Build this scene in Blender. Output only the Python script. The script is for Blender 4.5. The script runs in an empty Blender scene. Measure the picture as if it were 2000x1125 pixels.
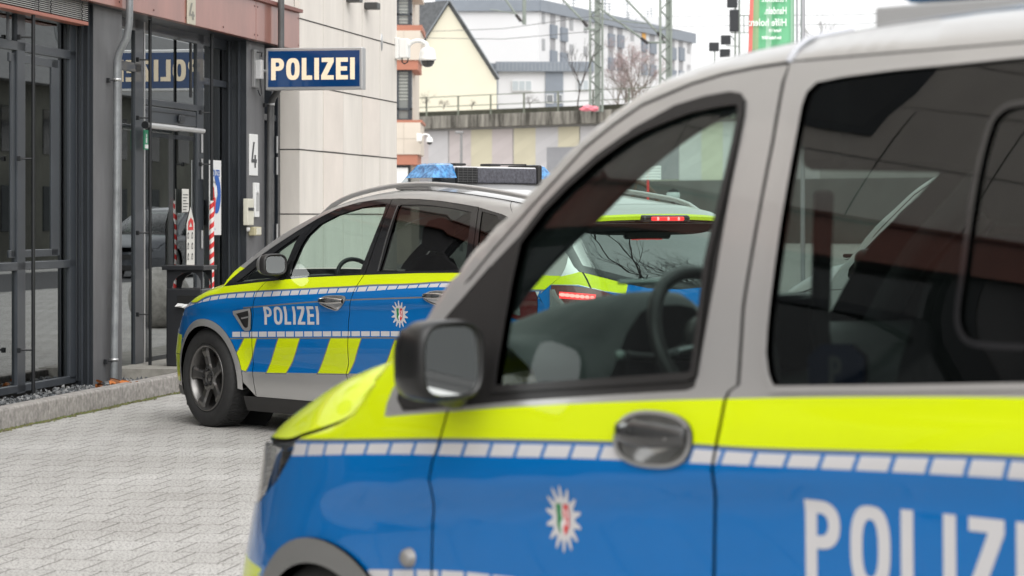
import bpy, bmesh, math, random
import numpy as np
from mathutils import Vector, Matrix
from mathutils.geometry import delaunay_2d_cdt
random.seed(7)
R = math.radians
PI = math.pi
scene = bpy.context.scene
COL = scene.collection
FL = 5000.0          # focal length in photo pixels (90 mm on 36 mm, 2000 px wide)
CH = 1.5             # camera height
HY = 422.0           # horizon row

# ------------------------------------------------------------------ materials
MATS = {}
def mat(name, col, rough=0.5, metal=0.0, coat=0.0, spec=0.5, var=0.0, vscale=8.0, bump=0.0, bscale=60.0,
        emit=None, estr=0.0, var2=None, detail=4.0, coatr=0.03, vs=None):
    if name in MATS: return MATS[name]
    m = bpy.data.materials.new(name); m.use_nodes = True
    nt = m.node_tree; N = nt.nodes; L = nt.links
    b = N['Principled BSDF']
    b.inputs['Base Color'].default_value = (*col, 1)
    b.inputs['Roughness'].default_value = rough
    b.inputs['Metallic'].default_value = metal
    b.inputs['Specular IOR Level'].default_value = spec
    b.inputs['Coat Weight'].default_value = coat
    b.inputs['Coat Roughness'].default_value = coatr
    tc = N.new('ShaderNodeTexCoord')
    if var > 0:
        n = N.new('ShaderNodeTexNoise'); n.inputs['Scale'].default_value = vscale; n.inputs['Detail'].default_value = detail
        n.inputs['Roughness'].default_value = 0.65
        if vs:
            mp = N.new('ShaderNodeMapping'); mp.inputs['Scale'].default_value = vs; L.new(tc.outputs['Object'], mp.inputs['Vector']); L.new(mp.outputs[0], n.inputs['Vector'])
        else: L.new(tc.outputs['Object'], n.inputs['Vector'])
        r = N.new('ShaderNodeValToRGB')
        r.color_ramp.elements[0].position = 0.3; r.color_ramp.elements[1].position = 0.7
        c2 = var2 if var2 else tuple(min(1, c*(1+var)) for c in col)
        r.color_ramp.elements[0].color = (*[c*(1-var) for c in col], 1)
        r.color_ramp.elements[1].color = (*c2, 1)
        L.new(n.outputs['Fac'], r.inputs['Fac']); L.new(r.outputs['Color'], b.inputs['Base Color'])
    if bump > 0:
        n2 = N.new('ShaderNodeTexNoise'); n2.inputs['Scale'].default_value = bscale; n2.inputs['Detail'].default_value = 3
        L.new(tc.outputs['Object'], n2.inputs['Vector'])
        bp = N.new('ShaderNodeBump'); bp.inputs['Strength'].default_value = bump; bp.inputs['Distance'].default_value = 0.01
        L.new(n2.outputs['Fac'], bp.inputs['Height']); L.new(bp.outputs['Normal'], b.inputs['Normal'])
    if emit:
        b.inputs['Emission Color'].default_value = (*emit, 1); b.inputs['Emission Strength'].default_value = estr
    MATS[name] = m
    return m

def glass(name, tint, ior=1.5, boost=1.0, base=0.0, rough=0.0, refl=(1,1,1)):
    """architectural sheet glass: tinted see-through plus a Fresnel mirror"""
    if name in MATS: return MATS[name]
    m = bpy.data.materials.new(name); m.use_nodes = True
    nt = m.node_tree; N = nt.nodes; L = nt.links; N.clear()
    o = N.new('ShaderNodeOutputMaterial'); mx = N.new('ShaderNodeMixShader')
    t = N.new('ShaderNodeBsdfTransparent'); t.inputs['Color'].default_value = (*tint, 1)
    g = N.new('ShaderNodeBsdfGlossy'); g.inputs['Roughness'].default_value = rough; g.inputs['Color'].default_value = (*refl, 1)
    f = N.new('ShaderNodeFresnel'); f.inputs['IOR'].default_value = ior
    geo = N.new('ShaderNodeNewGeometry')
    # use the outside normal for both faces so the sheet mirrors the same way from either side
    ma = N.new('ShaderNodeMath'); ma.operation = 'MULTIPLY_ADD'; ma.use_clamp = True
    ma.inputs[1].default_value = boost; ma.inputs[2].default_value = base
    L.new(f.outputs['Fac'], ma.inputs[0])
    bf = N.new('ShaderNodeMath'); bf.operation = 'MULTIPLY_ADD'   # back faces: little mirror
    bf.inputs[1].default_value = -1.0; bf.inputs[2].default_value = 1.0
    L.new(geo.outputs['Backfacing'], bf.inputs[0])
    mu = N.new('ShaderNodeMath'); mu.operation = 'MULTIPLY'
    L.new(ma.outputs[0], mu.inputs[0]); L.new(bf.outputs[0], mu.inputs[1])
    L.new(mu.outputs[0], mx.inputs['Fac']); L.new(t.outputs[0], mx.inputs[1]); L.new(g.outputs[0], mx.inputs[2])
    L.new(mx.outputs[0], o.inputs['Surface'])
    MATS[name] = m
    return m

# ------------------------------------------------------------------ objects
def tag(o, label=None, cat=None, group=None, kind=None):
    if label: o['label'] = label
    if cat: o['category'] = cat
    if group: o['group'] = group
    if kind: o['kind'] = kind
    return o
def empty(name, loc=(0,0,0), rz=0.0, label=None, cat=None, group=None):
    o = bpy.data.objects.new(name, None); COL.objects.link(o)
    o.location = loc; o.rotation_euler = (0, 0, rz); o.empty_display_size = 0.2
    return tag(o, label, cat, group)
def link(name, verts, faces, mats, midx=None, parent=None, normals=None, smooth=False, loc=None, rz=None):
    me = bpy.data.meshes.new(name)
    me.from_pydata([tuple(map(float, v)) for v in verts], [], faces)
    if not isinstance(mats, (list, tuple)): mats = [mats]
    for m in mats: me.materials.append(m)
    if midx is not None: me.polygons.foreach_set('material_index', midx)
    me.polygons.foreach_set('use_smooth', [bool(smooth)]*len(me.polygons))
    me.update()
    if normals is not None:
        me.normals_split_custom_set_from_vertices([tuple(map(float, n)) for n in normals])
    o = bpy.data.objects.new(name, me); COL.objects.link(o)
    if parent: o.parent = parent
    if loc is not None: o.location = loc
    if rz is not None: o.rotation_euler = (0, 0, rz)
    return o

class MB:
    """mesh collector: boxes, tubes, lathes ... joined into ONE object"""
    def __init__(s): s.v = []; s.f = []; s.m = []; s.mats = []; s.sm = []
    def mi(s, m):
        if m not in s.mats: s.mats.append(m)
        return s.mats.index(m)
    def add(s, vs, fs, m, sm=False):
        b = len(s.v); k = s.mi(m)
        s.v += [tuple(map(float, v)) for v in vs]
        for f in fs: s.f.append(tuple(i+b for i in f)); s.m.append(k); s.sm.append(sm)
        return s
    def box(s, a, b, m, M=None):
        x0,y0,z0 = a; x1,y1,z1 = b
        vs = [(x0,y0,z0),(x1,y0,z0),(x1,y1,z0),(x0,y1,z0),(x0,y0,z1),(x1,y0,z1),(x1,y1,z1),(x0,y1,z1)]
        if M is not None: vs = [M @ Vector(v) for v in vs]
        return s.add(vs, [(0,3,2,1),(4,5,6,7),(0,1,5,4),(1,2,6,5),(2,3,7,6),(3,0,4,7)], m)
    def rbox(s, a, b, m, r=0.01, M=None):
        """box with chamfered edges"""
        bm = bmesh.new()
        bmesh.ops.create_cube(bm, size=1)
        a = Vector(a); b = Vector(b); c = (a+b)/2; d = b-a
        for v in bm.verts: v.co = Vector((v.co.x*d.x, v.co.y*d.y, v.co.z*d.z)) + c
        bmesh.ops.bevel(bm, geom=bm.edges[:], offset=min(r, min(d)*0.45), segments=2, affect='EDGES', profile=0.5)
        vs = [M @ v.co if M is not None else v.co.copy() for v in bm.verts]
        bm.verts.index_update()
        fs = [tuple(v.index for v in f.verts) for f in bm.faces]
        s.add(vs, fs, m); bm.free(); return s
    def tube(s, pts, r, m, n=8, cap=True, sm=True):
        pts = [Vector(p) for p in pts]
        if not isinstance(r, (list, tuple)): r = [r]*len(pts)
        rings = []; prev = None
        for i, p in enumerate(pts):
            d = (pts[min(i+1, len(pts)-1)] - pts[max(i-1, 0)])
            if d.length < 1e-9: d = Vector((0,0,1))
            d.normalize()
            up = prev if prev is not None else (Vector((0,0,1)) if abs(d.z) < 0.9 else Vector((1,0,0)))
            x = d.cross(up)
            if x.length < 1e-6: x = d.cross(Vector((1,0.3,0)))
            x.normalize(); y = x.cross(d).normalized(); prev = y
            rings.append([p + (x*math.cos(2*PI*k/n) + y*math.sin(2*PI*k/n))*r[i] for k in range(n)])
        vs = [v for g in rings for v in g]; fs = []
        for i in range(len(pts)-1):
            for k in range(n):
                a = i*n+k; b = i*n+(k+1) % n
                fs.append((a, b, b+n, a+n))
        s.add(vs, fs, m, sm)
        if cap: s.add(rings[0], [tuple(range(n))[::-1]], m); s.add(rings[-1], [tuple(range(n))], m)
        return s
    def lathe(s, prof, m, n=32, M=None, sm=True):
        """prof: list of (r, h) turned about local Y axis"""
        vs = []; fs = []
        for (r, h) in prof:
            for k in range(n):
                a = 2*PI*k/n; v = Vector((r*math.cos(a), h, r*math.sin(a)))
                vs.append(M @ v if M is not None else v)
        for i in range(len(prof)-1):
            for k in range(n):
                a = i*n+k; b = i*n+(k+1) % n
                fs.append((a, b, b+n, a+n))
        return s.add(vs, fs, m, sm)
    def prism(s, poly, d0, d1, m, fn):
        """poly in 2D extruded between d0 and d1; fn(a,b,d) -> 3D"""
        n = len(poly)
        vs = [fn(a, b, d0) for a, b in poly] + [fn(a, b, d1) for a, b in poly]
        fs = [tuple(range(n))[::-1], tuple(range(n, 2*n))] + [(i, (i+1) % n, (i+1) % n+n, i+n) for i in range(n)]
        return s.add(vs, fs, m)
    def build(s, name, parent=None, loc=None, rz=None, fixn=True):
        o = link(name, s.v, s.f, s.mats, s.m, parent, None, False, loc, rz)
        o.data.polygons.foreach_set('use_smooth', s.sm)
        if fixn:
            bm = bmesh.new(); bm.from_mesh(o.data); bmesh.ops.recalc_face_normals(bm, faces=bm.faces); bm.to_mesh(o.data); bm.free()
        return o

# ------------------------------------------------------------------ 2D helpers
def spl(pts):
    """monotone cubic through (x,y) points, linear outside"""
    pts = sorted(pts); X = np.array([p[0] for p in pts], float); Y = np.array([p[1] for p in pts], float)
    h = np.diff(X); d = np.diff(Y)/h; m = np.zeros(len(X)); m[0] = d[0]; m[-1] = d[-1]
    for i in range(1, len(X)-1):
        if d[i-1]*d[i] > 0:
            w1 = 2*h[i]+h[i-1]; w2 = h[i]+2*h[i-1]; m[i] = (w1+w2)/(w1/d[i-1]+w2/d[i])
    def f(x):
        x = np.asarray(x, float); xc = np.clip(x, X[0], X[-1])
        i = np.clip(np.searchsorted(X, xc, 'right')-1, 0, len(X)-2)
        t = (xc-X[i])/h[i]; t2 = t*t; t3 = t2*t
        y = (2*t3-3*t2+1)*Y[i] + (t3-2*t2+t)*h[i]*m[i] + (-2*t3+3*t2)*Y[i+1] + (t3-t2)*h[i]*m[i+1]
        return y + np.where(x < X[0], (x-X[0])*m[0], 0) + np.where(x > X[-1], (x-X[-1])*m[-1], 0)
    return f
def pip(P, poly):
    x = P[:, 0]; y = P[:, 1]; inside = np.zeros(len(P), bool); n = len(poly)
    for i in range(n):
        x0, y0 = poly[i]; x1, y1 = poly[(i+1) % n]
        if y0 == y1: continue
        c = ((y0 > y) != (y1 > y)) & (x < (x1-x0)*(y-y0)/(y1-y0)+x0)
        inside ^= c
    return inside
def dens(loop, res, closed=True):
    out = []; n = len(loop)
    for i in range(n if closed else n-1):
        a = np.array(loop[i], float); b = np.array(loop[(i+1) % n], float)
        k = max(1, int(math.ceil(np.linalg.norm(b-a)/res)))
        for j in range(k): out.append(tuple(a+(b-a)*j/k))
    if not closed: out.append(tuple(loop[-1]))
    return out
def smooth_loop(loop, it=2, closed=True):
    """Chaikin corner cutting"""
    for _ in range(it):
        o = []; n = len(loop)
        for i in range(n if closed else n-1):
            a = np.array(loop[i], float); b = np.array(loop[(i+1) % n], float)
            o += [tuple(a*.75+b*.25), tuple(a*.25+b*.75)]
        if not closed: o = [tuple(loop[0])]+o+[tuple(loop[-1])]
        loop = o
    return loop

def surf_panel(name, surf, outline, mats, regions=(), holes=(), res=0.03, off=0.0, flange=0.0, parent=None, base=0, fmat=None, eres=None):
    """a sheet cut from the curved surface surf(a,b)->xyz: outline, holes, coloured regions [(poly, mat index)]"""
    eres = eres or res
    loops = [dens(outline, eres)] + [dens(h, eres) for h in holes]
    V = []; E = []
    for lp in loops:
        b = len(V); V += lp; n = len(lp); E += [(b+i, b+(i+1) % n) for i in range(n)]
    regl = [dens(rg[0], eres) for rg in regions]
    for lp in regl:
        b = len(V); V += lp; n = len(lp); E += [(b+i, b+(i+1) % n) for i in range(n)]
    o = np.array(outline); mn = o.min(0); mx = o.max(0)
    gx = np.arange(mn[0]+res*.5, mx[0], res); gy = np.arange(mn[1]+res*.5, mx[1], res*.9)
    if len(gx) and len(gy):
        G = np.array([(x+(res*.5 if j % 2 else 0), y) for j, y in enumerate(gy) for x in gx])
        G = G[pip(G, outline)]
        if len(G):
            A = np.array([v for lp in loops+regl for v in lp])
            keep = np.ones(len(G), bool)
            for c in range(0, len(G), 400):
                d = ((G[c:c+400, None, :]-A[None, :, :])**2).sum(2).min(1); keep[c:c+400] = d > (res*.4)**2
            V += [tuple(g) for g in G[keep]]
    r = delaunay_2d_cdt([Vector(v) for v in V], E, [], 0, 1e-6)
    P = np.array([(v.x, v.y) for v in r[0]]); F = [tuple(f) for f in r[2]]
    C = np.array([P[list(f)].mean(0) for f in F])
    ok = pip(C, outline)
    for h in holes: ok &= ~pip(C, h)
    mi = np.full(len(F), base)
    for rg in regions: mi[pip(C, rg[0])] = rg[1]
    F = [f for f, k in zip(F, ok) if k]; mi = mi[ok]
    def ev(Q):
        p = surf(Q[:, 0], Q[:, 1]); e = 1e-3
        a = surf(Q[:, 0]+e, Q[:, 1])-surf(Q[:, 0]-e, Q[:, 1]); b = surf(Q[:, 0], Q[:, 1]+e)-surf(Q[:, 0], Q[:, 1]-e)
        n = np.cross(a, b); n /= np.linalg.norm(n, axis=1)[:, None]+1e-12
        return p, n*surf.sign
    p, n = ev(P); p = p+n*off
    used = sorted({i for f in F for i in f}); mp = {k: i for i, k in enumerate(used)}
    p = p[used]; n = n[used]; F = [tuple(mp[i] for i in f) for f in F]
    # orient
    F2 = []
    for f in F:
        fn = np.cross(p[f[1]]-p[f[0]], p[f[2]]-p[f[0]])
        F2.append(f if np.dot(fn, n[f[0]]) > 0 else f[::-1])
    vs = [tuple(v) for v in p]; ns = [tuple(v) for v in n]; mi = list(mi)
    if flange > 0:
        for lp in loops:
            q, nn = ev(np.array(lp)); q0 = q+nn*off; q1 = q+nn*(off-flange)
            m = len(lp); b = len(vs)
            tang = np.roll(q0, -1, 0)-np.roll(q0, 1, 0); sn = np.cross(tang, nn); sn /= np.linalg.norm(sn, axis=1)[:, None]+1e-12
            cen = np.array(lp).mean(0)
            vs += [tuple(v) for v in q0]+[tuple(v) for v in q1]; ns += [tuple(v) for v in sn]*2
            for i in range(m):
                j = (i+1) % m; F2.append((b+i, b+j, b+m+j, b+m+i)); mi.append(base if fmat is None else fmat)
    return link(name, vs, F2, mats, mi, parent, ns, True)

# ------------------------------------------------------------------ glyphs (capital letters as outlines with holes), unit height
def arc(cx, cy, rx, ry, a0, a1, n=12, p=2.0):
    out = []
    for i in range(n+1):
        a = R(a0+(a1-a0)*i/n); c = math.cos(a); s = math.sin(a)
        out.append((cx+rx*math.copysign(abs(c)**(2/p), c), cy+ry*math.copysign(abs(s)**(2/p), s)))
    return out
def glyph(ch, w, st):
    if ch == 'I': return st, [([(0,0),(st,0),(st,1),(0,1)], [])]
    if ch == 'L': return w, [([(0,0),(w,0),(w,st*.92),(st,st*.92),(st,1),(0,1)], [])]
    if ch == 'E':
        t = st*.92
        return w, [([(0,0),(w,0),(w,t),(st,t),(st,.5-t/2),(w*.93,.5-t/2),(w*.93,.5+t/2),(st,.5+t/2),(st,1-t),(w,1-t),(w,1),(0,1)], [])]
    if ch == 'Z':
        t = st*.92
        return w, [([(0,0),(w,0),(w,t),(st*1.25,t),(w,1-t),(w,1),(0.02,1),(0.02,1-t),(w-st*1.25,1-t),(0,t)], [])]
    if ch == 'O':
        o = arc(w/2,.5,w/2,.5,0,360,40,2.7)[:-1]; i = arc(w/2,.5,w/2-st,.5-st*.92,0,360,40,2.5)[:-1]
        return w, [(o, [i])]
    if ch == 'P':
        b = .42; r = .5*(1-b)
        o = [(0,0),(st,0),(st,b)]+[(w-r*1.0,b)]+arc(w-r,b+r,r,r,-90,90,14,2.3)[1:]+[(0,1)]
        ri = r-st*.9
        h = [(st,b+st*.9)]+arc(w-r,b+r,max(r-st,.03),ri,-90,90,12,2.2)+[(st,1-st*.9)]
        return w, [(o, [h])]
    if ch == '4':
        return w, [([(w*.55,0),(w*.55+st,0),(w*.55+st,.2),(w,.2),(w,.2+st*.8),(w*.55+st,.2+st*.8),(w*.55+st,.5),(w*.55,.5),(w*.55,.2+st*.8),(st*.95,.2+st*.8),(w*.62,1),(w*.62-st,1),(0,.2+st*.6),(0,.2),(w*.55,.2)], [])]
    return w, []
def word(txt, H, st=.2, gap=.12, widths=None):
    """-> list of (outline, holes) in metres, and the total width"""
    W = {'P': .52, 'O': .58, 'L': .44, 'Z': .5, 'E': .46, 'I': st, '4': .55}
    if widths: W.update(widths)
    x = 0; out = []
    for c in txt:
        w, g = glyph(c, W[c], st)
        for o, hs in g: out.append(([((p[0]+x)*H, p[1]*H) for p in o], [[((p[0]+x)*H, p[1]*H) for p in h] for h in hs]))
        x += w+gap
    return out, (x-gap)*H

def star_poly(w, h, n=14, inner=.64):
    out = []
    for i in range(n):
        for da, r in ((-.34, inner*1.0), (-.17, .86), (-.07, .98), (.07, .98), (.17, .86), (.34, inner*1.0)):
            a = 2*PI*(i+da*1.0)/n + PI/2
            rr = r if r < .7 else r
            out.append((w/2*rr*math.cos(a), h/2*rr*math.sin(a)))
    return out

def font_mesh(name, txt, size, m, parent=None, M=None, mirror=False, off=0.0, align='LEFT'):
    cu = bpy.data.curves.new('t', 'FONT'); cu.body = txt; cu.size = size; cu.offset = off; cu.align_x = align; cu.resolution_u = 3
    ob = bpy.data.objects.new('t', cu); COL.objects.link(ob)
    dg = bpy.context.evaluated_depsgraph_get(); dg.update()
    me = bpy.data.meshes.new_from_object(ob.evaluated_get(dg))
    bpy.data.objects.remove(ob); bpy.data.curves.remove(cu)
    me.name = name
    if mirror:
        for v in me.vertices: v.co.x = -v.co.x
    if M is not None: me.transform(M)
    me.materials.clear(); me.materials.append(m)
    o = bpy.data.objects.new(name, me); COL.objects.link(o)
    if parent: o.parent = parent
    return o

# ------------------------------------------------------------------ camera
cam_d = bpy.data.cameras.new('camera'); cam = bpy.data.objects.new('camera', cam_d); COL.objects.link(cam)
cam.location = (0, 0, CH); cam.rotation_euler = (R(90), 0, 0)
cam_d.sensor_width = 36; cam_d.lens = 90; cam_d.shift_y = -(562.5-HY)/2000.0
cam_d.clip_start = 0.1; cam_d.clip_end = 2000
cam_d.dof.use_dof = True; cam_d.dof.focus_distance = 18.5; cam_d.dof.aperture_fstop = 5.2
scene.camera = cam

# ------------------------------------------------------------------ vehicle frame
class Frame:
    def __init__(s, O, D):
        """O: world point of the centre of the front axle; D: unit 2D direction pointing to the rear"""
        s.O = np.array([O[0], O[1], 0.0]); s.B = np.array([D[0], D[1], 0.0]); s.Yl = np.array([-D[1], D[0], 0.0])
        s.rz = math.atan2(D[1], D[0])
    def world(s, p): return s.O + p[..., 0:1]*s.B + p[..., 1:2]*s.Yl + p[..., 2:3]*np.array([0, 0, 1.0])
    def proj(s, p):
        w = s.world(np.atleast_2d(p)); return np.stack([1000+FL*w[:, 0]/w[:, 1], HY-FL*(w[:, 2]-CH)/w[:, 1]], 1)
    def solve(s, surf, pts, guess):
        """photo pixel -> surface parameters (Newton)"""
        out = []
        for px in pts:
            g = np.array(guess(px) if callable(guess) else guess, float); tgt = np.array(px[:2], float)
            for it in range(25):
                f = lambda q: s.proj(surf(np.array([q[0]]), np.array([q[1]])))[0]
                c = f(g); e = 1e-4
                J = np.stack([(f(g+[e, 0])-c)/e, (f(g+[0, e])-c)/e], 1)
                try: dlt = np.linalg.solve(J, tgt-c)
                except np.linalg.LinAlgError: break
                nrm = np.linalg.norm(dlt)
                if nrm > .15: dlt *= .15/nrm
                g = g+dlt
                if nrm < 1e-6: break
            out.append((float(g[0]), float(g[1])))
        return out
# ================================================================== shared vehicle materials
BLUE   = mat('paint_blue', (0.0012, 0.145, 0.45), 0.4, 0, 1.0, spec=.05, var=.05, vscale=1.5)
YELLOW = mat('film_yellow', (0.66, 0.79, 0.004), 0.5, 0, 0.8, spec=.1, var=.03, vscale=1.2)
SILVER = mat('paint_silver', (0.58, 0.575, 0.568), 0.38, 0.68, 0.7)
SILVERD= mat('paint_silver_edge', (0.22, 0.22, 0.22), 0.4, 0.3, 0.5)
REFLEX = mat('reflective_film', (0.62, 0.61, 0.62), 0.4, 0, 0.5)
BLACKP = mat('black_plastic', (0.022, 0.021, 0.021), 0.42, 0, 0.0, bump=0.08, bscale=900)
BLACKG = mat('gloss_black_trim', (0.012, 0.012, 0.013), 0.12, 0, 0.6)
RUBBER = mat('tyre_rubber', (0.022, 0.022, 0.022), 0.75, bump=0.15, bscale=200, var=.25, vscale=30)
DARK   = mat('dark_interior', (0.012, 0.012, 0.013), 0.7)
CHROME = mat('satin_chrome', (0.62, 0.61, 0.60), 0.16, 1.0)
RIM    = mat('rim_alloy', (0.17, 0.165, 0.16), 0.3, 0.85, 0.4)
DASH   = mat('dashboard_plastic', (0.026, 0.031, 0.031), 0.55, bump=.05, bscale=400)
SEAT   = mat('seat_fabric', (0.022, 0.023, 0.026), 0.9)
GREEN  = mat('badge_green', (0.02, 0.22, 0.07), 0.5)
RED    = mat('badge_red', (0.62, 0.03, 0.03), 0.5)
WHITEP = mat('badge_white', (0.8, 0.8, 0.8), 0.5)
MIRROR = mat('mirror_silvering', (0.86, 0.9, 0.9), 0.01, 1.0)
G_FRONT = glass('tinted_front_glass', (0.60, 0.70, 0.66), 1.5, 1.1)
G_SHIELD= glass('windscreen_glass', (0.80, 0.90, 0.86), 1.5, 1.1)
G_TINT = glass('rear_door_tint', (0.09, 0.10, 0.095), 1.5, 1.3)
G_DARK = glass('dark_quarter_glass', (0.02, 0.02, 0.02), 1.5, 1.2)
G_REAR  = glass('privacy_glass', (0.26, 0.30, 0.28), 1.5, 1.15, .0)

class Surf:
    def __init__(s, f, sign=1.0): s.f = f; s.sign = sign
    def __call__(s, a, b): return s.f(np.asarray(a, float), np.asarray(b, float))

def grid_patch(name, surf, S, V, mats, parent, off=0.0, fn=None):
    """regular patch over parameter lists"""
    A, B = np.meshgrid(S, V, indexing='ij'); a = A.ravel(); b = B.ravel(); e = 1e-3
    p = surf(a, b); da = surf(a+e, b)-surf(a-e, b); db = surf(a, b+e)-surf(a, b-e)
    n = np.cross(da, db); n /= np.linalg.norm(n, axis=1)[:, None]+1e-12; n *= surf.sign
    p = p+n*off; m = len(V); F = []; MI = []
    for i in range(len(S)-1):
        for j in range(m-1):
            f = (i*m+j, (i+1)*m+j, (i+1)*m+j+1, i*m+j+1)
            c = np.cross(p[f[1]]-p[f[0]], p[f[2]]-p[f[0]])
            F.append(f if np.dot(c, n[f[0]]) > 0 else f[::-1])
            MI.append(fn((S[i]+S[i+1])/2, (V[j]+V[j+1])/2) if fn else 0)
    return link(name, p, F, mats, MI, parent, n, True)

def se_loft(mb, secs, m, n=28, p=2.6, cap=(True, True), axis='x'):
    """super-ellipse sections (t, y, z, hy, hz)"""
    rings = []
    for (t, y, z, hy, hz) in secs:
        rings.append([(t, y+hy*math.copysign(abs(math.cos(a))**(2/p), math.cos(a)), z+hz*math.copysign(abs(math.sin(a))**(2/p), math.sin(a)))
                      for a in [2*PI*k/n for k in range(n)]])
    vs = [v for r in rings for v in r]; fs = []
    for i in range(len(rings)-1):
        for k in range(n):
            a = i*n+k; b = i*n+(k+1) % n; fs.append((a, b, b+n, a+n))
    mb.add(vs, fs, m, True)
    if cap[0]: mb.add(rings[0], [tuple(range(n))], m)
    if cap[1]: mb.add(rings[-1], [tuple(range(n))], m)

def badge(surf, c, w, h, off, parent, asp=1.0):
    """pointed police star with the green, white and red shield"""
    st = [(c[0]+x*asp, c[1]+y) for x, y in star_poly(w, h, 14)]
    sh = [(c[0]+x*asp, c[1]+y) for x, y in [(-.17*w,.22*h),(.17*w,.22*h),(.17*w,-.10*h),(.10*w,-.2*h),(0,-.25*h),(-.10*w,-.2*h),(-.17*w,-.10*h)]]
    b = surf_panel('police_star', surf, st, [REFLEX], res=.02, off=off, parent=parent, eres=.03)
    g = [(c[0]+x*asp, c[1]+y) for x, y in [(-.17*w,.22*h),(-.01*w,.22*h),(-.05*w,.08*h),(-.02*w,0),(-.08*w,-.08*h),(-.04*w,-.22*h),(-.10*w,-.2*h),(-.17*w,-.10*h)]]
    r = [(c[0]+x*asp, c[1]+y) for x, y in [(.03*w,.22*h),(.17*w,.22*h),(.17*w,-.10*h),(.10*w,-.2*h),(.03*w,-.24*h),(.0*w,-.12*h),(.05*w,-.04*h),(.0*w,.06*h)]]
    hw = [(c[0]+x*asp, c[1]+y) for x, y in [(.06*w,.13*h),(.11*w,.16*h),(.13*w,.06*h),(.10*w,.0*h),(.13*w,-.08*h),(.08*w,-.12*h),(.07*w,-.02*h),(.08*w,.06*h)]]
    surf_panel('shield', surf, sh, [WHITEP, GREEN, RED], regions=[(g, 1), (r, 2), (hw, 0)], res=.02, off=off+.0015, parent=b, eres=.03)
    return b

def alloy_wheel(name, parent, loc, R0, Rr, width, spokes=5, steer=0.0, side=1, style=0):
    """wheel about the local y axis; outer face towards -y*side"""
    w = empty(name, loc, steer); w.parent = parent
    s = -side
    t = MB(); hw = width/2
    prof = [(Rr-.005, hw*.80), (Rr+.012, hw*.93), (Rr+.035, hw*1.0), ((Rr+R0)/2, hw*1.05), (R0-.03, hw*.98), (R0-.008, hw*.86), (R0, hw*.70),
            (R0+.001, 0), (R0, -hw*.70), (R0-.008, -hw*.86), (R0-.03, -hw*.98), ((Rr+R0)/2, -hw*1.05), (Rr, -hw*.9)]
    t.lathe([(r, h*s) for r, h in prof], RUBBER, 64)
    # tread blocks: grooves as thin darker ribs
    for k in range(72):
        a = 2*PI*k/72
        for (h0, h1, da) in ((.72, .30, .03), (.26, -.26, -.03), (-.30, -.72, .03)):
            c, q = math.cos(a), math.sin(a); c2, q2 = math.cos(a+.05), math.sin(a+.05)
            c3, q3 = math.cos(a+da), math.sin(a+da); c4, q4 = math.cos(a+.05+da), math.sin(a+.05+da)
            r1 = R0-.004; r2 = R0+.0045
            vs = [(r1*c, h0*hw*s, r1*q), (r1*c2, h0*hw*s, r1*q2), (r1*c4, h1*hw*s, r1*q4), (r1*c3, h1*hw*s, r1*q3),
                  (r2*c, h0*hw*s, r2*q), (r2*c2, h0*hw*s, r2*q2), (r2*c4, h1*hw*s, r2*q4), (r2*c3, h1*hw*s, r2*q3)]
            t.add(vs, [(4,5,6,7),(0,1,5,4),(1,2,6,5),(2,3,7,6),(3,0,4,7)], RUBBER)
    t.build('tyre', w)
    r = MB(); f = hw*.86*s
    r.lathe([(Rr-.002, hw*.80*s), (Rr+.008, hw*.92*s), (Rr+.002, hw*.97*s), (Rr-.012, hw*.93*s), (Rr-.016, hw*.80*s), (Rr-.028, hw*.62*s), (Rr-.045, -hw*.3*s), (Rr-.03, -hw*.9*s)], RIM, 64)
    ns = spokes
    for k in range(ns):
        a = 2*PI*k/ns + PI/2 + .18
        M = Matrix.Rotation(-a, 4, 'Y')
        # one broad spoke, waisted near the hub, with a sloped face on each side
        rows = [(.055, .052, .80), (.095, .032, .74), (.15, .033, .80), (Rr*.82, .046, .90), (Rr-.012, .058, .88)]
        vs = []
        for (x, hwid, hh) in rows:
            y1 = hw*hh*s; y0 = (hw*hh-.045)*s
            vs += [(x, y0, -hwid), (x, y1-.012*s, -hwid), (x, y1, -hwid*.62), (x, y1, hwid*.62), (x, y1-.012*s, hwid), (x, y0, hwid)]
        vs = [M @ Vector(v) for v in vs]; fs = []
        for i in range(len(rows)-1):
            for j in range(5):
                q = i*6+j; fs.append((q, q+1, q+7, q+6))
        r.add(vs, fs, RIM)
    r.lathe([(0.0, hw*.74*s), (.028, hw*.74*s), (.032, hw*.70*s), (.034, hw*.76*s), (.075, hw*.80*s), (.082, hw*.62*s), (.082, 0)], RIM, 32)
    r.build('rim', w)
    for k in range(5):
        b = MB(); a = 2*PI*k/5+.5
        M = Matrix.Translation((.056*math.cos(a), hw*.80*s, .056*math.sin(a)))
        b.lathe([(0.0, .012*s), (.007, .012*s), (.009, 0), (.014, -.001*s), (.0145, .004*s)], DARK, 10, M); b.build('wheel_bolt', w)
    d = MB(); d.lathe([(0, -hw*.1*s), (Rr*.72, -hw*.1*s), (Rr*.74, -hw*.25*s), (0, -hw*.25*s)], mat('brake_disc', (.16,.14,.13), .4, .8), 40)
    d.lathe([(0, -hw*.9*s), (Rr*.98, -hw*.9*s)], DARK, 40)
    d.build('brake_disc', w)
    return w

def sweep(mb, pts, prof, m, fn):
    pass

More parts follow.
